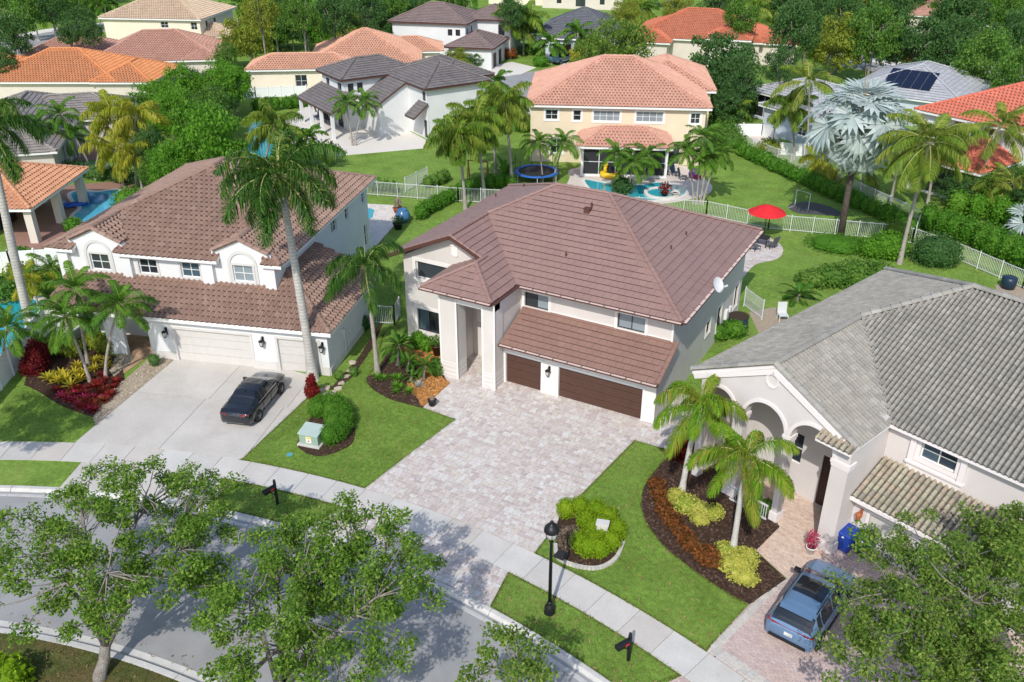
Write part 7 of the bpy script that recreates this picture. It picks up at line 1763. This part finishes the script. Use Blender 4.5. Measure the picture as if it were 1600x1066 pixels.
# ------------------------------------------------------------------ street furniture
def lamp_post(label, p):
    r = empty('street_lamp', label, 'street lamp', (*p, 0))
    mb = MB(); mb.lathe([(.22,0),(.23,.05),(.19,.12),(.21,.2),(.21,.3),(.15,.42),(.11,.5),(.12,.53),(.085,.6)], n=16); mb.obj('base', M['black'], r, True)
    mb = MB(); mb.lathe([(.075,.55),(.06,3.55),(.09,3.6),(.06,3.66),(.11,3.72),(.05,3.76)], n=12); mb.obj('post', M['black'], r, True)
    mb = MB(); mb.lathe([(.12,3.76),(.20,3.84),(.25,4.05),(.255,4.12)], n=16); mb.obj('globe', M['lampglass'], r, True)
    mb = MB()
    for k in range(6):
        a = k*PI/3; mb.tube([(.12*math.cos(a),.12*math.sin(a),3.76),(.21*math.cos(a),.21*math.sin(a),3.84),(.265*math.cos(a),.265*math.sin(a),4.12)], .012, 5)
    mb.obj('cage', M['black'], r)
    mb = MB(); mb.lathe([(.29,4.10),(.30,4.14),(.27,4.28),(.17,4.40),(.06,4.45),(.05,4.50),(.07,4.54),(.03,4.6),(.0,4.62)], n=16); mb.obj('cap', M['black'], r, True)
lamp_post('black post top street lamp on the grass verge by the sidewalk', (-11.19, 23.26))
def mailbox(label, p, ang, col='black'):
    r = empty('mailbox', label, 'mailbox', (*p, 0), R(ang))
    mb = MB(); mb.box(-.05,-.05,-.05,.05,.05,1.3); mb.lathe([(.07,1.3),(.05,1.34),(.06,1.38),(.0,1.42)], n=8); mb.obj('post', M[col], r)
    mb = MB(); n = 8; vs = []
    for x in (-.62,.0):
        for k in range(n+1):
            a = PI*k/n; vs.append((x, .11*math.cos(a), 1.04+.10*math.sin(a)))
        vs += [(x,-.11,.90),(x,.11,.90)]
    m = n+3; mb.add(vs, [tuple(range(m))[::-1], tuple(range(m,2*m))]+[(i,(i+1)%m,m+(i+1)%m,m+i) for i in range(m)], .5); mb.obj('box', M[col], r)
    mb = MB(); mb.bar((-.55,-.0,.86),(.0,0,.86), .08, .05); mb.bar((-.3,0,.84),(0,0,.55), .04); mb.obj('bracket', M[col], r)
    mb = MB(); mb.box(-.30,-.125,.98,-.12,-.113,1.05); mb.obj('flag', M['redpl'], r)
mailbox('black mailbox on a post at the verge in front of the transformer', (-25.18, 23.2), 78)
mailbox('black mailbox on a post at the verge near the herringbone apron', (-7.56, 22.53), 62)
T = empty('transformer', 'pale green utility transformer box beside the horseshoe hedge', 'transformer', (-27.01, 27.84), R(12))
mb = MB(); mb.box(-.62,-.5,0,.62,.55,.12); mb.obj('pad', M['concrete'], T)
mb = MB(); mb.box(-.52,-.38,.12,.52,.45,.72); mb.obj('cabinet', M['transf'], T)
mb = MB(); mb.add([(-.56,-.44,.70),(.56,-.44,.70),(.56,.49,.82),(-.56,.49,.82),(-.56,-.44,.76),(.56,-.44,.76),(.56,.49,.88),(-.56,.49,.88)], [(0,3,2,1),(4,5,6,7),(0,1,5,4),(1,2,6,5),(2,3,7,6),(3,0,4,7)]); mb.obj('lid', M['transftop'], T)
mb = MB(); mb.box(-.15,-.386,.24,.15,-.381,.60); lb_ = mb.obj('warning_label', M['stickerw'], T)
mb = MB(); mb.box(-.13,-.39,.48,.13,-.387,.58); mb.obj('label_band', M['stickery'], lb_)
mb = MB(); mb.add([(-.08,-.391,.30),(.08,-.391,.30),(0,-.391,.44)], [(0,1,2)]); mb.obj('warning_mark', M['stickero'], lb_)
mb = MB(); mb.lathe([(.16,-.05),(.16,.03),(.0,.035)], n=12); tag(mb.obj('valve_cover', M['valve'], loc=(*(-27.32, 26.46), .01)), 'blue round irrigation valve cover set in the grass', 'valve cover')
mb = MB(); mb.lathe([(.06,-.02),(.06,.03),(.0,.032)], n=12); tag(mb.obj('clean_out_cap', M['black'], loc=(*(-4.79, 24.27), .0)), 'small dark cap set in the sidewalk near the herringbone drive', 'cover')
U = empty('utility_box', 'pale cream utility box inside the lime green shrub', 'utility box', (-11.09, 28.09), R(15))
mb = MB(); mb.box(-.24,-.17,0,.24,.17,1.0); mb.obj('cabinet', M['beige_door'], U); mb = MB(); mb.box(-.28,-.20,1.0,.28,.20,1.05); mb.obj('lid', M['greyband'], U)
F_ = empty('floodlight', 'dark solar panel light on a stake at the edging stones', 'garden light', (-12.1, 26.1), R(-15))
mb = MB(); mb.bar((0,0,-.05),(0,0,.28), .05); mb.obj('stake', M['black'], F_)
mb = MB(); mb.obox((0,0,.34),(.26,0,.05),(.0,.2,.06),(-.005,-.008,.025)); mb.obj('panel', M['darkframe'], F_)
# ------------------------------------------------------------------ cars
def car(label, p, ang, L, st, prof_hw, paint, glassr, wheels, wr, hatch=False, plate='plate', roof_glass=None, name='parked_car'):
    """body lofted from stations (x, sill, belt, roof, half width, roof half width)"""
    r = empty(name, label, 'car', (*p, 0), R(ang))
    S_ = np.array(st, float); xs = np.linspace(0, 1, 64); t0 = S_[:,0]; X = t0[0]+(t0[-1]-t0[0])*(.5-.5*np.cos(PI*xs))*.5+(t0[0]+(t0[-1]-t0[0])*xs)*.5-(t0[0]*.5)
    X = np.sort(np.concatenate([X, t0])); X = np.unique(np.round(X, 3))
    def smooth(col):
        v = np.interp(X, t0, S_[:,col]); k = np.array([.2,.6,.2]); vv = np.convolve(np.pad(v, 1, 'edge'), k, 'valid'); return vv
    sill, belt, roof, hw, rw = (smooth(c) for c in range(1, 6))
    prof = []
    for i in range(len(X)):
        b, s, f, w, q = belt[i], sill[i], roof[i], hw[i], rw[i]; md = s+(b-s)*.45
        pts = [(w*.80, s), (w*.97, s+.08), (w, md), (w*.985, b-.07), (w*.95, b), (q+(w*.95-q)*.55, b+(f-b)*.42), (q+(w*.95-q)*.12, b+(f-b)*.90), (q*.86, f-.01), (q*.5, f+.015), (0, f+.02)]
        prof.append(pts)
    K = 10; V = []
    for i, pts in enumerate(prof):
        full = [(-y, z) for y, z in pts]+[(y, z) for y, z in pts[-2::-1]]
        V += [(X[i]-L/2, y, z) for y, z in full]
    m = 2*K-1; V = np.array(V); faces = []; glass = {'windshield':[], 'rear_window':[], 'side_window':[], 'side_window ':[], 'roof_window':[]}
    g0, g1, g2, g3 = glassr
    for i in range(len(X)-1):
        xm_ = (X[i]+X[i+1])/2
        for k in range(m-1):
            f = (i*m+k, i*m+k+1, (i+1)*m+k+1, (i+1)*m+k); faces.append(f)
            kk = k if k < K-1 else 2*K-3-k
            if kk in (4,5):
                if g1+.02 < xm_ < g2+.35 and not any(abs(xm_-c) < .05 for c in wheels[2:]): glass['side_window' if k < K else 'side_window '].append(f)
            if kk >= 6 or (kk == 5 and False):
                if g0 < xm_ < g1: glass['rear_window'].append(f)
                elif g2 < xm_ < g3: glass['windshield'].append(f)
                elif roof_glass and roof_glass[0] < xm_ < roof_glass[1] and kk >= 7: glass['roof_window'].append(f)
    ends = [tuple(range(m))[::-1], tuple((len(X)-1)*m+k for k in range(m))]
    mb = MB(); mb.v = [tuple(v) for v in V]; mb.f = [list(f)[::-1] for f in faces]+[list(e)[::-1] for e in ends]; mb.t = [.5]*len(mb.f); mb.m = [0]*len(mb.f)
    body = mb.obj('body', M[paint], r, True)
    ce = V.mean(0); ce[2] = .7
    for nm, fl in glass.items():
        if not fl: continue
        idx = sorted({i for f in fl for i in f}); mp = {j: n for n, j in enumerate(idx)}
        vv = []
        for j in idx:
            d = V[j]-np.array([V[j][0]*.75, 0, .75]); d /= np.linalg.norm(d)+1e-9; vv.append(V[j]+d*.008)
        a = MB(); a.v = [tuple(v) for v in vv]; a.f = [[mp[i] for i in f][::-1] for f in fl]; a.t = [.5]*len(fl); a.m = [0]*len(fl); a.obj(nm.strip(), M['carglass'], r, True)
    hwm = hw.max()
    for wx in wheels[:2]:
        for s in (-1, 1):
            a = MB(); a.lathe([(wr*1.14,-.02),(wr*1.14,.02)], (wx-L/2, s*(hwm-.015), wr*1.02), 24, ax='y'); a.obj('wheel_arch', M['black'], body)
            a = MB(); pf = [(wr*.62,-.1),(wr*.95,-.11),(wr,-.06),(wr,.06),(wr*.95,.11),(wr*.62,.1)]
            a.lathe([(rr, zz) for rr, zz in pf], (wx-L/2, s*(hwm-.07), wr), 24, ax='y'); wh = a.obj('wheel', M['tyre'], r)
            a = MB(); yy = s*(hwm+.022)
            a.lathe([(wr*.68,0),(wr*.60,-.02*s),(.001,-.02*s)], (wx-L/2, yy, wr), 20, ax='y')
            for q in range(5):
                w = 2*PI*q/5; a.bar((wx-L/2, yy+.004*s, wr), (wx-L/2+wr*.62*math.cos(w), yy+.004*s, wr+wr*.62*math.sin(w)), .05, .02)
            a.obj('rim', M['rim'], wh)
    return r, V, hw, belt, X
sed = [(0,.42,.78,.84,.62,.42),(.10,.26,.90,.95,.80,.60),(.35,.21,.95,1.02,.89,.64),(.85,.2,.97,1.06,.915,.63),(1.25,.2,.97,1.27,.915,.60),(1.65,.2,.965,1.42,.92,.58),(2.3,.2,.96,1.46,.92,.585),(2.85,.2,.95,1.42,.915,.585),(3.3,.2,.94,1.22,.91,.62),(3.72,.2,.92,1.0,.905,.68),(4.3,.2,.84,.90,.88,.66),(4.65,.24,.74,.80,.80,.58),(4.8,.30,.66,.70,.70,.48),(4.87,.38,.56,.60,.58,.40)]
A_ = np.array((-32.88, 27.32)); 
car_r, V_, *_ = car('black sedan parked on the concrete driveway', (-32.1,29.15), 108, 4.87, sed, None, 'carblack', (.82,1.62,2.95,3.70), (.98,3.80,1.35,2.28), .33)
def detail(r, L, parts):
    for nm, mtl, fn in parts:
        mb = MB(); fn(mb); mb.obj(nm, M[mtl], r)
h = 4.87/2
detail(car_r, 4.87, [('tail_light','redlight',lambda m: m.obox((-h+.10,.60,.84),(.05,.0,.0),(.06,.20,0),(0,0,.06))), ('tail_light','redlight',lambda m: m.obox((-h+.10,-.60,.84),(.05,0,0),(-.06,.20,0),(0,0,.06))),
    ('number_plate','plate',lambda m: m.obox((-h+.03,0,.70),(.02,0,.0),(0,.16,0),(0,0,.075))), ('tail_trim','chrome',lambda m: m.box(-h+.02,-.55,.38,-h+.05,.55,.41)), ('badge','chrome',lambda m: m.lathe([(.05,-.01),(.05,.01)], (-h+.07,0,.87), 12, ax='y')),
    ('wing_mirror','carblack',lambda m: m.obox((1.0,.98,1.0),(.06,0,0),(0,.10,0),(0,0,.06))), ('wing_mirror','carblack',lambda m: m.obox((1.0,-.98,1.0),(.06,0,0),(0,.10,0),(0,0,.06))),
    ('belt_trim','chrome',lambda m: m.bar((-1.25,.885,.985),(1.2,.875,.965), .018)), ('belt_trim','chrome',lambda m: m.bar((-1.25,-.885,.985),(1.2,-.875,.965), .018)), ('sill_trim','chrome',lambda m: (m.bar((-1.0,.925,.27),(1.0,.925,.27), .02), m.bar((-1.0,-.925,.27),(1.0,-.925,.27), .02))),
    ('door_handle','carblack',lambda m: (m.box(-.72,.915,.82,-.54,.935,.85), m.box(.25,.915,.82,.43,.935,.85), m.box(-.72,-.935,.82,-.54,-.915,.85), m.box(.25,-.935,.82,.43,-.915,.85))),
    ('headlight','lampglass',lambda m: m.obox((h-.16,.58,.66),(.08,0,0),(-.04,.14,0),(0,0,.05))), ('headlight','lampglass',lambda m: m.obox((h-.16,-.58,.66),(.08,0,0),(.04,.14,0),(0,0,.05))), ('antenna','black',lambda m: m.box(-.95,-.03,1.40,-.80,.03,1.47))])
for sx in (-.82, .12, 1.02):
    for sy in (-1, 1): mb = MB(); mb.box(sx-.006, min(sy*.88,sy*.925), .30, sx+.006, max(sy*.88,sy*.925), .93); mb.obj('door_seam', M['tyre'], car_r)
suv = [(0,.46,.86,1.0,.80,.70),(.08,.34,.98,1.10,.90,.74),(.22,.28,1.03,1.28,.945,.72),(.55,.26,1.04,1.55,.955,.68),(.9,.25,1.04,1.64,.955,.66),(1.6,.25,1.03,1.69,.955,.67),(2.3,.25,1.02,1.69,.955,.67),(2.75,.25,1.02,1.62,.95,.66),(3.2,.25,1.02,1.36,.95,.70),(3.6,.25,1.01,1.10,.945,.76),(4.2,.26,.95,1.02,.92,.72),(4.55,.3,.85,.92,.86,.66),(4.68,.36,.74,.80,.78,.58),(4.74,.44,.62,.66,.66,.48)]
suv_r, *_ = car('slate blue crossover with panoramic roof parked on the herringbone drive', (-2.2,28.15), 80, 4.74, suv, None, 'carblue', (.13,.62,2.72,3.5), (.92,3.72,1.0,1.95,2.9), .37, roof_glass=(1.35,2.45))
h = 4.74/2
detail(suv_r, 4.74, [('tail_light_bar','redlight',lambda m: (m.obox((-h+.06,.0,1.04),(.03,0,0),(0,.72,0),(0,0,.035)), m.obox((-h+.14,.80,1.02),(.06,.0,0),(.05,.10,0),(0,0,.05)), m.obox((-h+.14,-.80,1.02),(.06,0,0),(-.05,.10,0),(0,0,.05)))),
    ('number_plate','plate',lambda m: m.obox((-h+.02,0,.80),(.02,0,0),(0,.16,0),(0,0,.08))), ('bumper_trim','black',lambda m: m.box(-h-.02,-.72,.40,-h+.10,.72,.55)), ('spoiler','carblue',lambda m: m.obox((-h+.50,0,1.60),(.12,0,.03),(0,.62,0),(-.01,0,.02))),
    ('roof_rail','carblack',lambda m: m.tube([(-1.6,.66,1.62),(-1.4,.67,1.70),(.4,.67,1.72),(.6,.66,1.64)], .022, 6)), ('roof_rail','carblack',lambda m: m.tube([(-1.6,-.66,1.62),(-1.4,-.67,1.70),(.4,-.67,1.72),(.6,-.66,1.64)], .022, 6)),
    ('wing_mirror','carblack',lambda m: m.obox((.85,1.04,1.08),(.08,0,0),(0,.12,0),(0,0,.08))), ('wing_mirror','carblack',lambda m: m.obox((.85,-1.04,1.08),(.08,0,0),(0,.12,0),(0,0,.08))), ('sill_trim','black',lambda m: (m.box(-1.2,.94,.25,1.1,.97,.42), m.box(-1.2,-.97,.25,1.1,-.94,.42)))])
fc = [(0,.5,.95,1.0,.7,.6),(.3,.3,1.0,1.5,.9,.7),(1.6,.3,1.0,1.7,.92,.7),(2.8,.3,1.0,1.6,.92,.7),(3.6,.3,1.0,1.1,.9,.7),(4.4,.35,.8,.9,.8,.6),(4.6,.4,.6,.7,.7,.5)]
car('blue car in front of the slate roofed garage', (-59.96, 123.58), 80, 4.6, fc, None, 'carblue', (.1,.6,2.8,3.5), (.9,3.6,1.2,2.2), .35)
# ------------------------------------------------------------------ bins, pots and garden furniture
def bin_(label, p, ang, m):
    r = empty('wheelie_bin', label, 'bin', (*p, 0), R(ang))
    a = MB(); vs = [(-.26,-.30,.08),(.26,-.30,.08),(.26,.26,.08),(-.26,.26,.08),(-.32,-.40,1.0),(.32,-.40,1.0),(.32,.36,1.0),(-.32,.36,1.0)]; a.add(vs, [(0,3,2,1),(4,5,6,7),(0,1,5,4),(1,2,6,5),(2,3,7,6),(3,0,4,7)]); a.box(-.34,-.42,.94,.34,.38,.99); a.obj('body', M[m], r)
    a = MB(); a.add([(-.35,-.45,1.0),(.35,-.45,1.0),(.35,.40,1.05),(-.35,.40,1.05),(-.30,-.38,1.07),(.30,-.38,1.07),(.30,.36,1.13),(-.30,.36,1.13)], [(0,3,2,1),(4,5,6,7),(0,1,5,4),(1,2,6,5),(2,3,7,6),(3,0,4,7)]); a.obj('lid', M[m], r)
    a = MB(); a.tube([(-.3,.44,.98),(.3,.44,.98)], .02, 6); a.obj('handle', M['black'], r)
    for s in (-.27,.27): a = MB(); a.lathe([(.11,-.03),(.11,.03)], (s*0+0,0,0), 12, ax='y'); o = a.obj('wheel', M['tyre'], r, loc=(s,.28,.11), rot=(0,0,PI/2))
    a = MB(); a.box(-.05,-.392,.83,.05,-.386,.90); a.obj('sticker', M['stickerw'], r)
bin_('blue wheeled bin beside the beige garage door', (-1.76, 32.69), -20, 'bin_blue'); bin_('green wheeled bin next to the blue one', (-0.96, 32.77), -25, 'bin_green')
def pot(label, p, m, r0, h_, plant=None, leaf=.12, big=(.3,.3), name='plant_pot', seed=1):
    r = empty(name, label, 'plant pot', (*p, 0))
    a = MB(); a.lathe([(r0*.68,0),(r0,h_*.9),(r0*1.08,h_*.9),(r0*1.08,h_),(r0*.92,h_),(r0*.9,h_*.85)], n=16); a.obj('pot', M[m], r, True)
    a = MB(); a.lathe([(r0*.9,h_*.85),(.0,h_*.87)], n=12); a.obj('soil', M['soil'], r)
    if plant:
        g = np.random.default_rng(seed); n = 260; d = g.normal(0,1,(n,3)); d /= np.linalg.norm(d,axis=1)[:,None]; C = np.array([0,0,h_+big[1]*.8])+d*np.array([big[0],big[0],big[1]])*g.random(n)[:,None]**.4
        link('plant', leaf_mesh('plant', C, leaf, plant, .3, d, g), r)
        a = MB(); a.tube([(0,0,h_*.8),(.02,0,h_+big[1])], .015, 5); a.obj('stem', M['drytwig'], r)
pot('black pot with a wilted plant on the pavers beside the orange mulch', (-23.64, 33.74), 'pot_black', .24, .40, 'drytwig', .08, (.14,.10), seed=1)
pot('tall dark brown pot with a leafy plant at the porch pier', (-26.49, 38.57), 'pot_brown', .30, .75, 'midleaf', .16, (.45,.35), seed=2)
pot('terracotta pot with dry stems on the neighbouring pool deck', (-43.09, 57.87), 'terracotta', .42, .5, 'drytwig', .16, (.4,.5), seed=3)
pot('dark planter with a small shrub on the pool deck edge', (-40.88, 54.78), 'pot_black', .4, .55, 'darkleaf', .16, (.5,.35), seed=4)
pot('white pot of magenta bougainvillea on the entry walk', (-2.98, 31.74), 'whitepaint', .22, .36, 'magenta', .10, (.30,.5), seed=5)
pot('red leaved plant in a round pot beside the spa', (-24.78, 72.73), 'pot_black', .3, .4, 'redleaf', .22, (.6,.55), seed=6)
pot('small grey pot on the spa edge', (-23.98, 73.18), 'greyband', .32, .45, None, seed=7)
B_ = empty('blue_jar', 'large blue glazed water jar on the pool deck beside the lawn', 'jar', (-41.46, 56.31))
mb = MB(); mb.lathe([(.3,0),(.55,.3),(.62,.6),(.5,.95),(.34,1.05),(.38,1.12),(.3,1.12),(.28,1.0)], n=18); mb.obj('jar', M['bluepot'], B_, True)
D_ = empty('barrel', 'dark blue barrel with rusty lid at the side wall', 'barrel', (-11.73, 50.76))
mb = MB(); mb.lathe([(.58,0),(.62,.25),(.60,.3),(.64,.55),(.60,.6),(.62,.9)], n=20); mb.obj('drum', M['barrel'], D_, True); mb = MB(); mb.lathe([(.63,.90),(.63,.95),(0,.97)], n=20); mb.obj('lid', M['soil'], D_)
D_ = empty('barrel', 'dark blue drum behind the picket fence at the far lawn', 'barrel', (2.95, 66)); mb = MB(); mb.lathe([(.45,0),(.5,.4),(.5,.8),(.4,.85),(0,.86)], n=16); mb.obj('drum', M['barrel'], D_, True)
UM = empty('parasol', 'red patio parasol over a dark table on the round patio', 'parasol', (*(-14.44, 67.17), 0))
mb = MB(); mb.tube([(0,0,0),(0,0,2.65)], .03, 8); mb.lathe([(.3,0),(.28,.08),(.05,.12)], n=14); mb.obj('pole', M['black'], UM)
for k in range(8):
    mb = MB(); a0 = 2*PI*k/8; a1 = 2*PI*(k+1)/8; rr = 1.5; n = 4; vs = []
    for i in range(n+1):
        t = i/n; z = 2.75-.62*t**1.5
        for aa in (a0, (a0+a1)/2, a1):
            q = rr*t*(1 if aa != (a0+a1)/2 else .955); vs.append((q*math.cos(aa), q*math.sin(aa), z-(.02 if aa == (a0+a1)/2 else 0)*t))
    fs = []
    for i in range(n): fs += [(3*i,3*i+3,3*i+4,3*i+1),(3*i+1,3*i+4,3*i+5,3*i+2)]
    mb.add(vs, fs); mb.obj('canopy_panel', M['umbrella'], UM)
TB = empty('patio_table', 'dark square patio table under the red parasol', 'table', ((-14.14, 65.49)[0], (-14.14, 65.49)[1], .03))
mb = MB(); mb.box(-.5,-.5,.68,.5,.5,.72); mb.obj('table_top', M['darkframe'], TB)
for s, t in ((-1,-1),(1,-1),(1,1),(-1,1)): mb = MB(); mb.box(s*.42-.03,t*.42-.03,0,s*.42+.03,t*.42+.03,.68); mb.obj('leg', M['darkframe'], TB)
def chair(label, p, ang, m, group, z=.03, lounger=False):
    r = empty('lounge_chair' if lounger else 'patio_chair', label, 'lounger' if lounger else 'chair', (*p, z), R(ang), group)
    L = 1.2 if lounger else .5
    a = MB(); a.box(-.3,-L/2,.36,.3,L/2,.41); a.obj('seat', M[m], r)
    a = MB(); a.obox((0,L/2+.25,.72),(.3,0,0),(0,.12,.38),(0,.02,-.01)); a.obj('backrest', M[m], r)
    for s, t in ((-1,-1),(1,-1),(1,1),(-1,1)): a = MB(); a.bar((s*.27,t*L*.45,0),(s*.27,t*L*.45,.36), .035); a.obj('leg', M['black'], r)
chair('dark patio chair pulled up to the table under the parasol, nearer the house', (-14.29, 64.21), 60, 'sling', None); chair('dark patio chair at the table under the parasol, nearer the lawn', (-13.44, 65.27), -120, 'sling', None)
for i, (lb, px) in enumerate((('dark sling lounger by the pool, next to the red chair', (-33.19, 75.76)), ('dark sling lounger by the pool, beside the yellow duck', (-32.31, 76.02)), ('dark sling lounger by the pool, behind the two palm trunks', (-30.36, 77.33)))): chair(lb, px, 20, 'sling', 'loungers by the pool', .03, True)
for i, px in enumerate(((-27.47, 78.93), (-26.83, 78.6), (-25.91, 78.88), (-24.88, 78.11))): chair('dark blue chair in the row at the spa side of the pool deck', px, 20+25*i, 'barrel', 'dark blue chairs on the pool deck')
chair('red folding chair in front of the insect screen', (-34.53, 76.88), -20, 'redpl', None)
for i, px in enumerate(((-69.52, 79), (-68.56, 78.86), (-67.54, 78.76), (-70.83, 81.03))): chair('dark dining chair under the charcoal roofed patio', px, 40*i, 'sling', 'chairs under the charcoal roofed patio')
DK = empty('duck_float', 'big yellow duck pool float on the pool deck', 'pool float', (*(-31.25, 75.7), .03), R(30))
mb = MB(); n, k = 20, 8; vs = []; fs = []
for i in range(n):
    w = 2*PI*i/n
    for j in range(k):
        t = 2*PI*j/k; vs.append(((.75+.28*math.cos(t))*math.cos(w)*1.05, (.75+.28*math.cos(t))*math.sin(w)*.85, .28+.28*math.sin(t)))
for i in range(n):
    for j in range(k): fs.append((i*k+j, ((i+1)%n)*k+j, ((i+1)%n)*k+(j+1)%k, i*k+(j+1)%k))
mb.add(vs, fs); mb.obj('ring', M['yellowpl'], DK, True)
mb = MB(); mb.tube([(-.5,0,.4),(-.55,0,.85),(-.5,0,1.05)], [.22,.16,.18], 10); mb.lathe([(.02,-.25),(.18,-.18),(.26,0),(.18,.18),(.02,.25)], (-.52,0,1.2), 12); mb.obj('head', M['yellowpl'], DK, True)
mb = MB(); mb.obox((-.82,0,1.15),(.10,0,0),(0,.09,0),(0,0,.04)); mb.obj('beak', M['stickero'], DK)
FL = empty('pool_toy', 'purple and pink inflatable by the pool chairs', 'pool toy', (*(-24.35, 79.3), .03)); mb = MB(); mb.lathe([(.05,0),(.4,.1),(.5,.4),(.35,.75),(.1,.9)], n=12); mb.obj('toy_body', M['purple'], FL, True); mb = MB(); mb.lathe([(.1,0),(.35,.1),(.35,.3),(.1,.4)], (.5,-.2,0), 12); mb.obj('toy_ring', M['magenta'], FL, True)
FL = empty('pool_float', 'blue inflatable lounger on the edge of the blue pool', 'pool float', (*(-68.46, 45.85), .07), R(60)); mb = MB()
for i in range(4): mb.tube([(-.9,-.35+.23*i,.12),(.9,-.35+.23*i,.12)], .13, 8)
mb.obj('air_tube', M['bluefloat'], FL, True); mb = MB(); mb.tube([(-.85,-.45,.28),(-.85,.45,.28)], .16, 8); mb.obj('pillow', M['bluefloat'], FL, True)
TR = empty('trampoline', 'round trampoline with bright blue edge pad on the back lawn', 'trampoline', (*(-37.03, 71.6), 0))
mb = MB(); mb.lathe([(0.01,.82),(1.75,.82),(1.75,.80),(0.01,.80)], n=28); mb.obj('jump_mat', M['trampoline'], TR)
mb = MB(); mb.lathe([(1.72,.80),(1.7,.84),(1.75,.89),(2.1,.87),(2.12,.80),(1.72,.80)], n=28, cap=False); mb.obj('edge_pad', M['bluepl'], TR, True)
for k in range(6):
    a = k*PI/3; mb = MB(); mb.tube([(2.05*math.cos(a),2.05*math.sin(a),0),(2.05*math.cos(a),2.05*math.sin(a),.85)], .03, 6); mb.obj('leg', M['alu'], TR)
    mb = MB(); mb.tube([(2.08*math.cos(a+.2),2.08*math.sin(a+.2),.8),(2.08*math.cos(a+.2),2.08*math.sin(a+.2),2.2)], .025, 6); mb.obj('net_pole', M['black'], TR)
SP = empty('spa', 'round raised spa with teal water at the end of the pool', 'spa', (*(-25.23, 73.29), 0))
mb = MB(); mb.lathe([(1.6,0),(1.6,.22),(1.3,.22),(1.25,.05)], n=28, cap=False); mb.obj('spa_rim', M['coping'], SP); mb = MB(); mb.lathe([(1.27,.14),(.0,.145)], n=28); mb.obj('spa_water', M['water'], SP)
SW = empty('swing_frame', 'wooden play frame on the back lawn by the queen palms', 'play frame', (*(-41.32, 68.14), 0), R(20))
for s in (-.9,.9):
    for t in (-.6,.6): mb = MB(); mb.bar((s,t,0),(s,0,2.1), .1); mb.obj('leg', M['wood'], SW)
mb = MB(); mb.bar((-1.0,0,2.1),(1.0,0,2.1), .1); mb.obj('beam', M['wood'], SW)
GO = empty('goal_frame', 'white pipe goal frame on the black mulch of the pool lawn', 'goal frame', (*(-13.42, 75.57), 0), R(-25))
mb = MB(); mb.tube([(-.7,0,0),(-.7,0,1.5),(.7,0,1.5),(.7,0,0)], .035, 6); mb.obj('pipe_frame', M['alu'], GO); mb = MB(); mb.tube([(-.7,0,.03),(-.7,-.8,.03)], .03, 6); mb.obj('foot', M['alu'], GO)
SC = empty('garden_chair', 'white plastic garden chair behind the grey barrel roof', 'chair', (*(-9.56, 53.41), 0), R(30))
mb = MB(); mb.box(-.3,-.3,.38,.3,.3,.43); mb.obj('seat', M['alu'], SC); mb = MB(); mb.obox((0,.32,.75),(.3,0,0),(0,.06,.36),(0,.02,0)); mb.obj('backrest', M['alu'], SC)
for s in (-.27,.27):
    for t in (-.27,.27): mb = MB(); mb.bar((s,t,0),(s,t,.38), .05); mb.obj('leg', M['alu'], SC)
BN = empty('porch_bench', 'grey planter bench with an orange cushion under the pink arches', 'bench', (*(-4.49, 36.65), .03), R(-20))
mb = MB(); mb.box(-.7,-.3,0,.7,.3,.55); mb.obj('bench_box', M['greyband'], BN); mb = MB(); mb.box(-.6,-.25,.55,.2,.25,.66); mb.obj('cushion', M['stickero'], BN)
LD = empty('lanai_railing', 'white balustrade along the covered lanai of the red roofed house', 'railing', (*(-3.27, 88.99), 0), R(-38))
mb = MB(); mb.bar((0,0,.95),(4.2,0,.95), .06, .06); mb.obj('rail', M['alu'], LD)
for i in range(12): mb = MB(); mb.box(i*.36,-.02,0,i*.36+.05,.02,.93); mb.obj('baluster', M['alu'], LD)
DM = empty('door_mat', 'brown door mat at the entry of the brown-roofed house', 'door mat', (-22.3,39.1,.035)); mb = MB(); mb.box(-.45,-.3,0,.45,.3,.02); mb.obj('mat', M['mat_floor'], DM)
SL = empty('street_lamp', 'tall pale street light pole over the far street', 'street lamp', (*(-2.69, 140.79), 0)); mb = MB(); mb.tube([(0,0,0),(0,0,6.5),(-.4,-.2,7.0),(-1.6,-.6,7.1)], [.1,.07,.05,.04], 8); mb.obj('pole', M['greyband'], SL); mb = MB(); mb.obox((-1.8,-.7,7.08),(.35,.12,0),(-.04,.1,0),(0,0,.05)); mb.obj('lamp_head', M['greyband'], SL)
# rocks beside the white house wall
rk = random.Random(4)
for i, p in enumerate(((-29.86, 31.98),(-29.76, 32.36),(-29.24, 32.17),(-29.25, 32.63),(-29.38, 31.78),(-29.45, 33.17),(-29.68, 33.86),(-29.95, 34.55),(-30.32, 35.38))):
    mb = MB(); n = 7; rr = [rk.uniform(.18,.30) for _ in range(n)]; P = [(rr[k]*math.cos(2*PI*k/n), rr[k]*.75*math.sin(2*PI*k/n)) for k in range(n)]; prism_open(mb, P, -.05, rk.uniform(.06,.14), cham=.03)
    tag(mb.obj('stepping_stone', M['stone'], loc=(*p, 0), rot=(0,0,rk.random()*3)), 'tan flagstone at the corner of the white garage wall', 'stone', 'tan flagstones at the white garage corner')
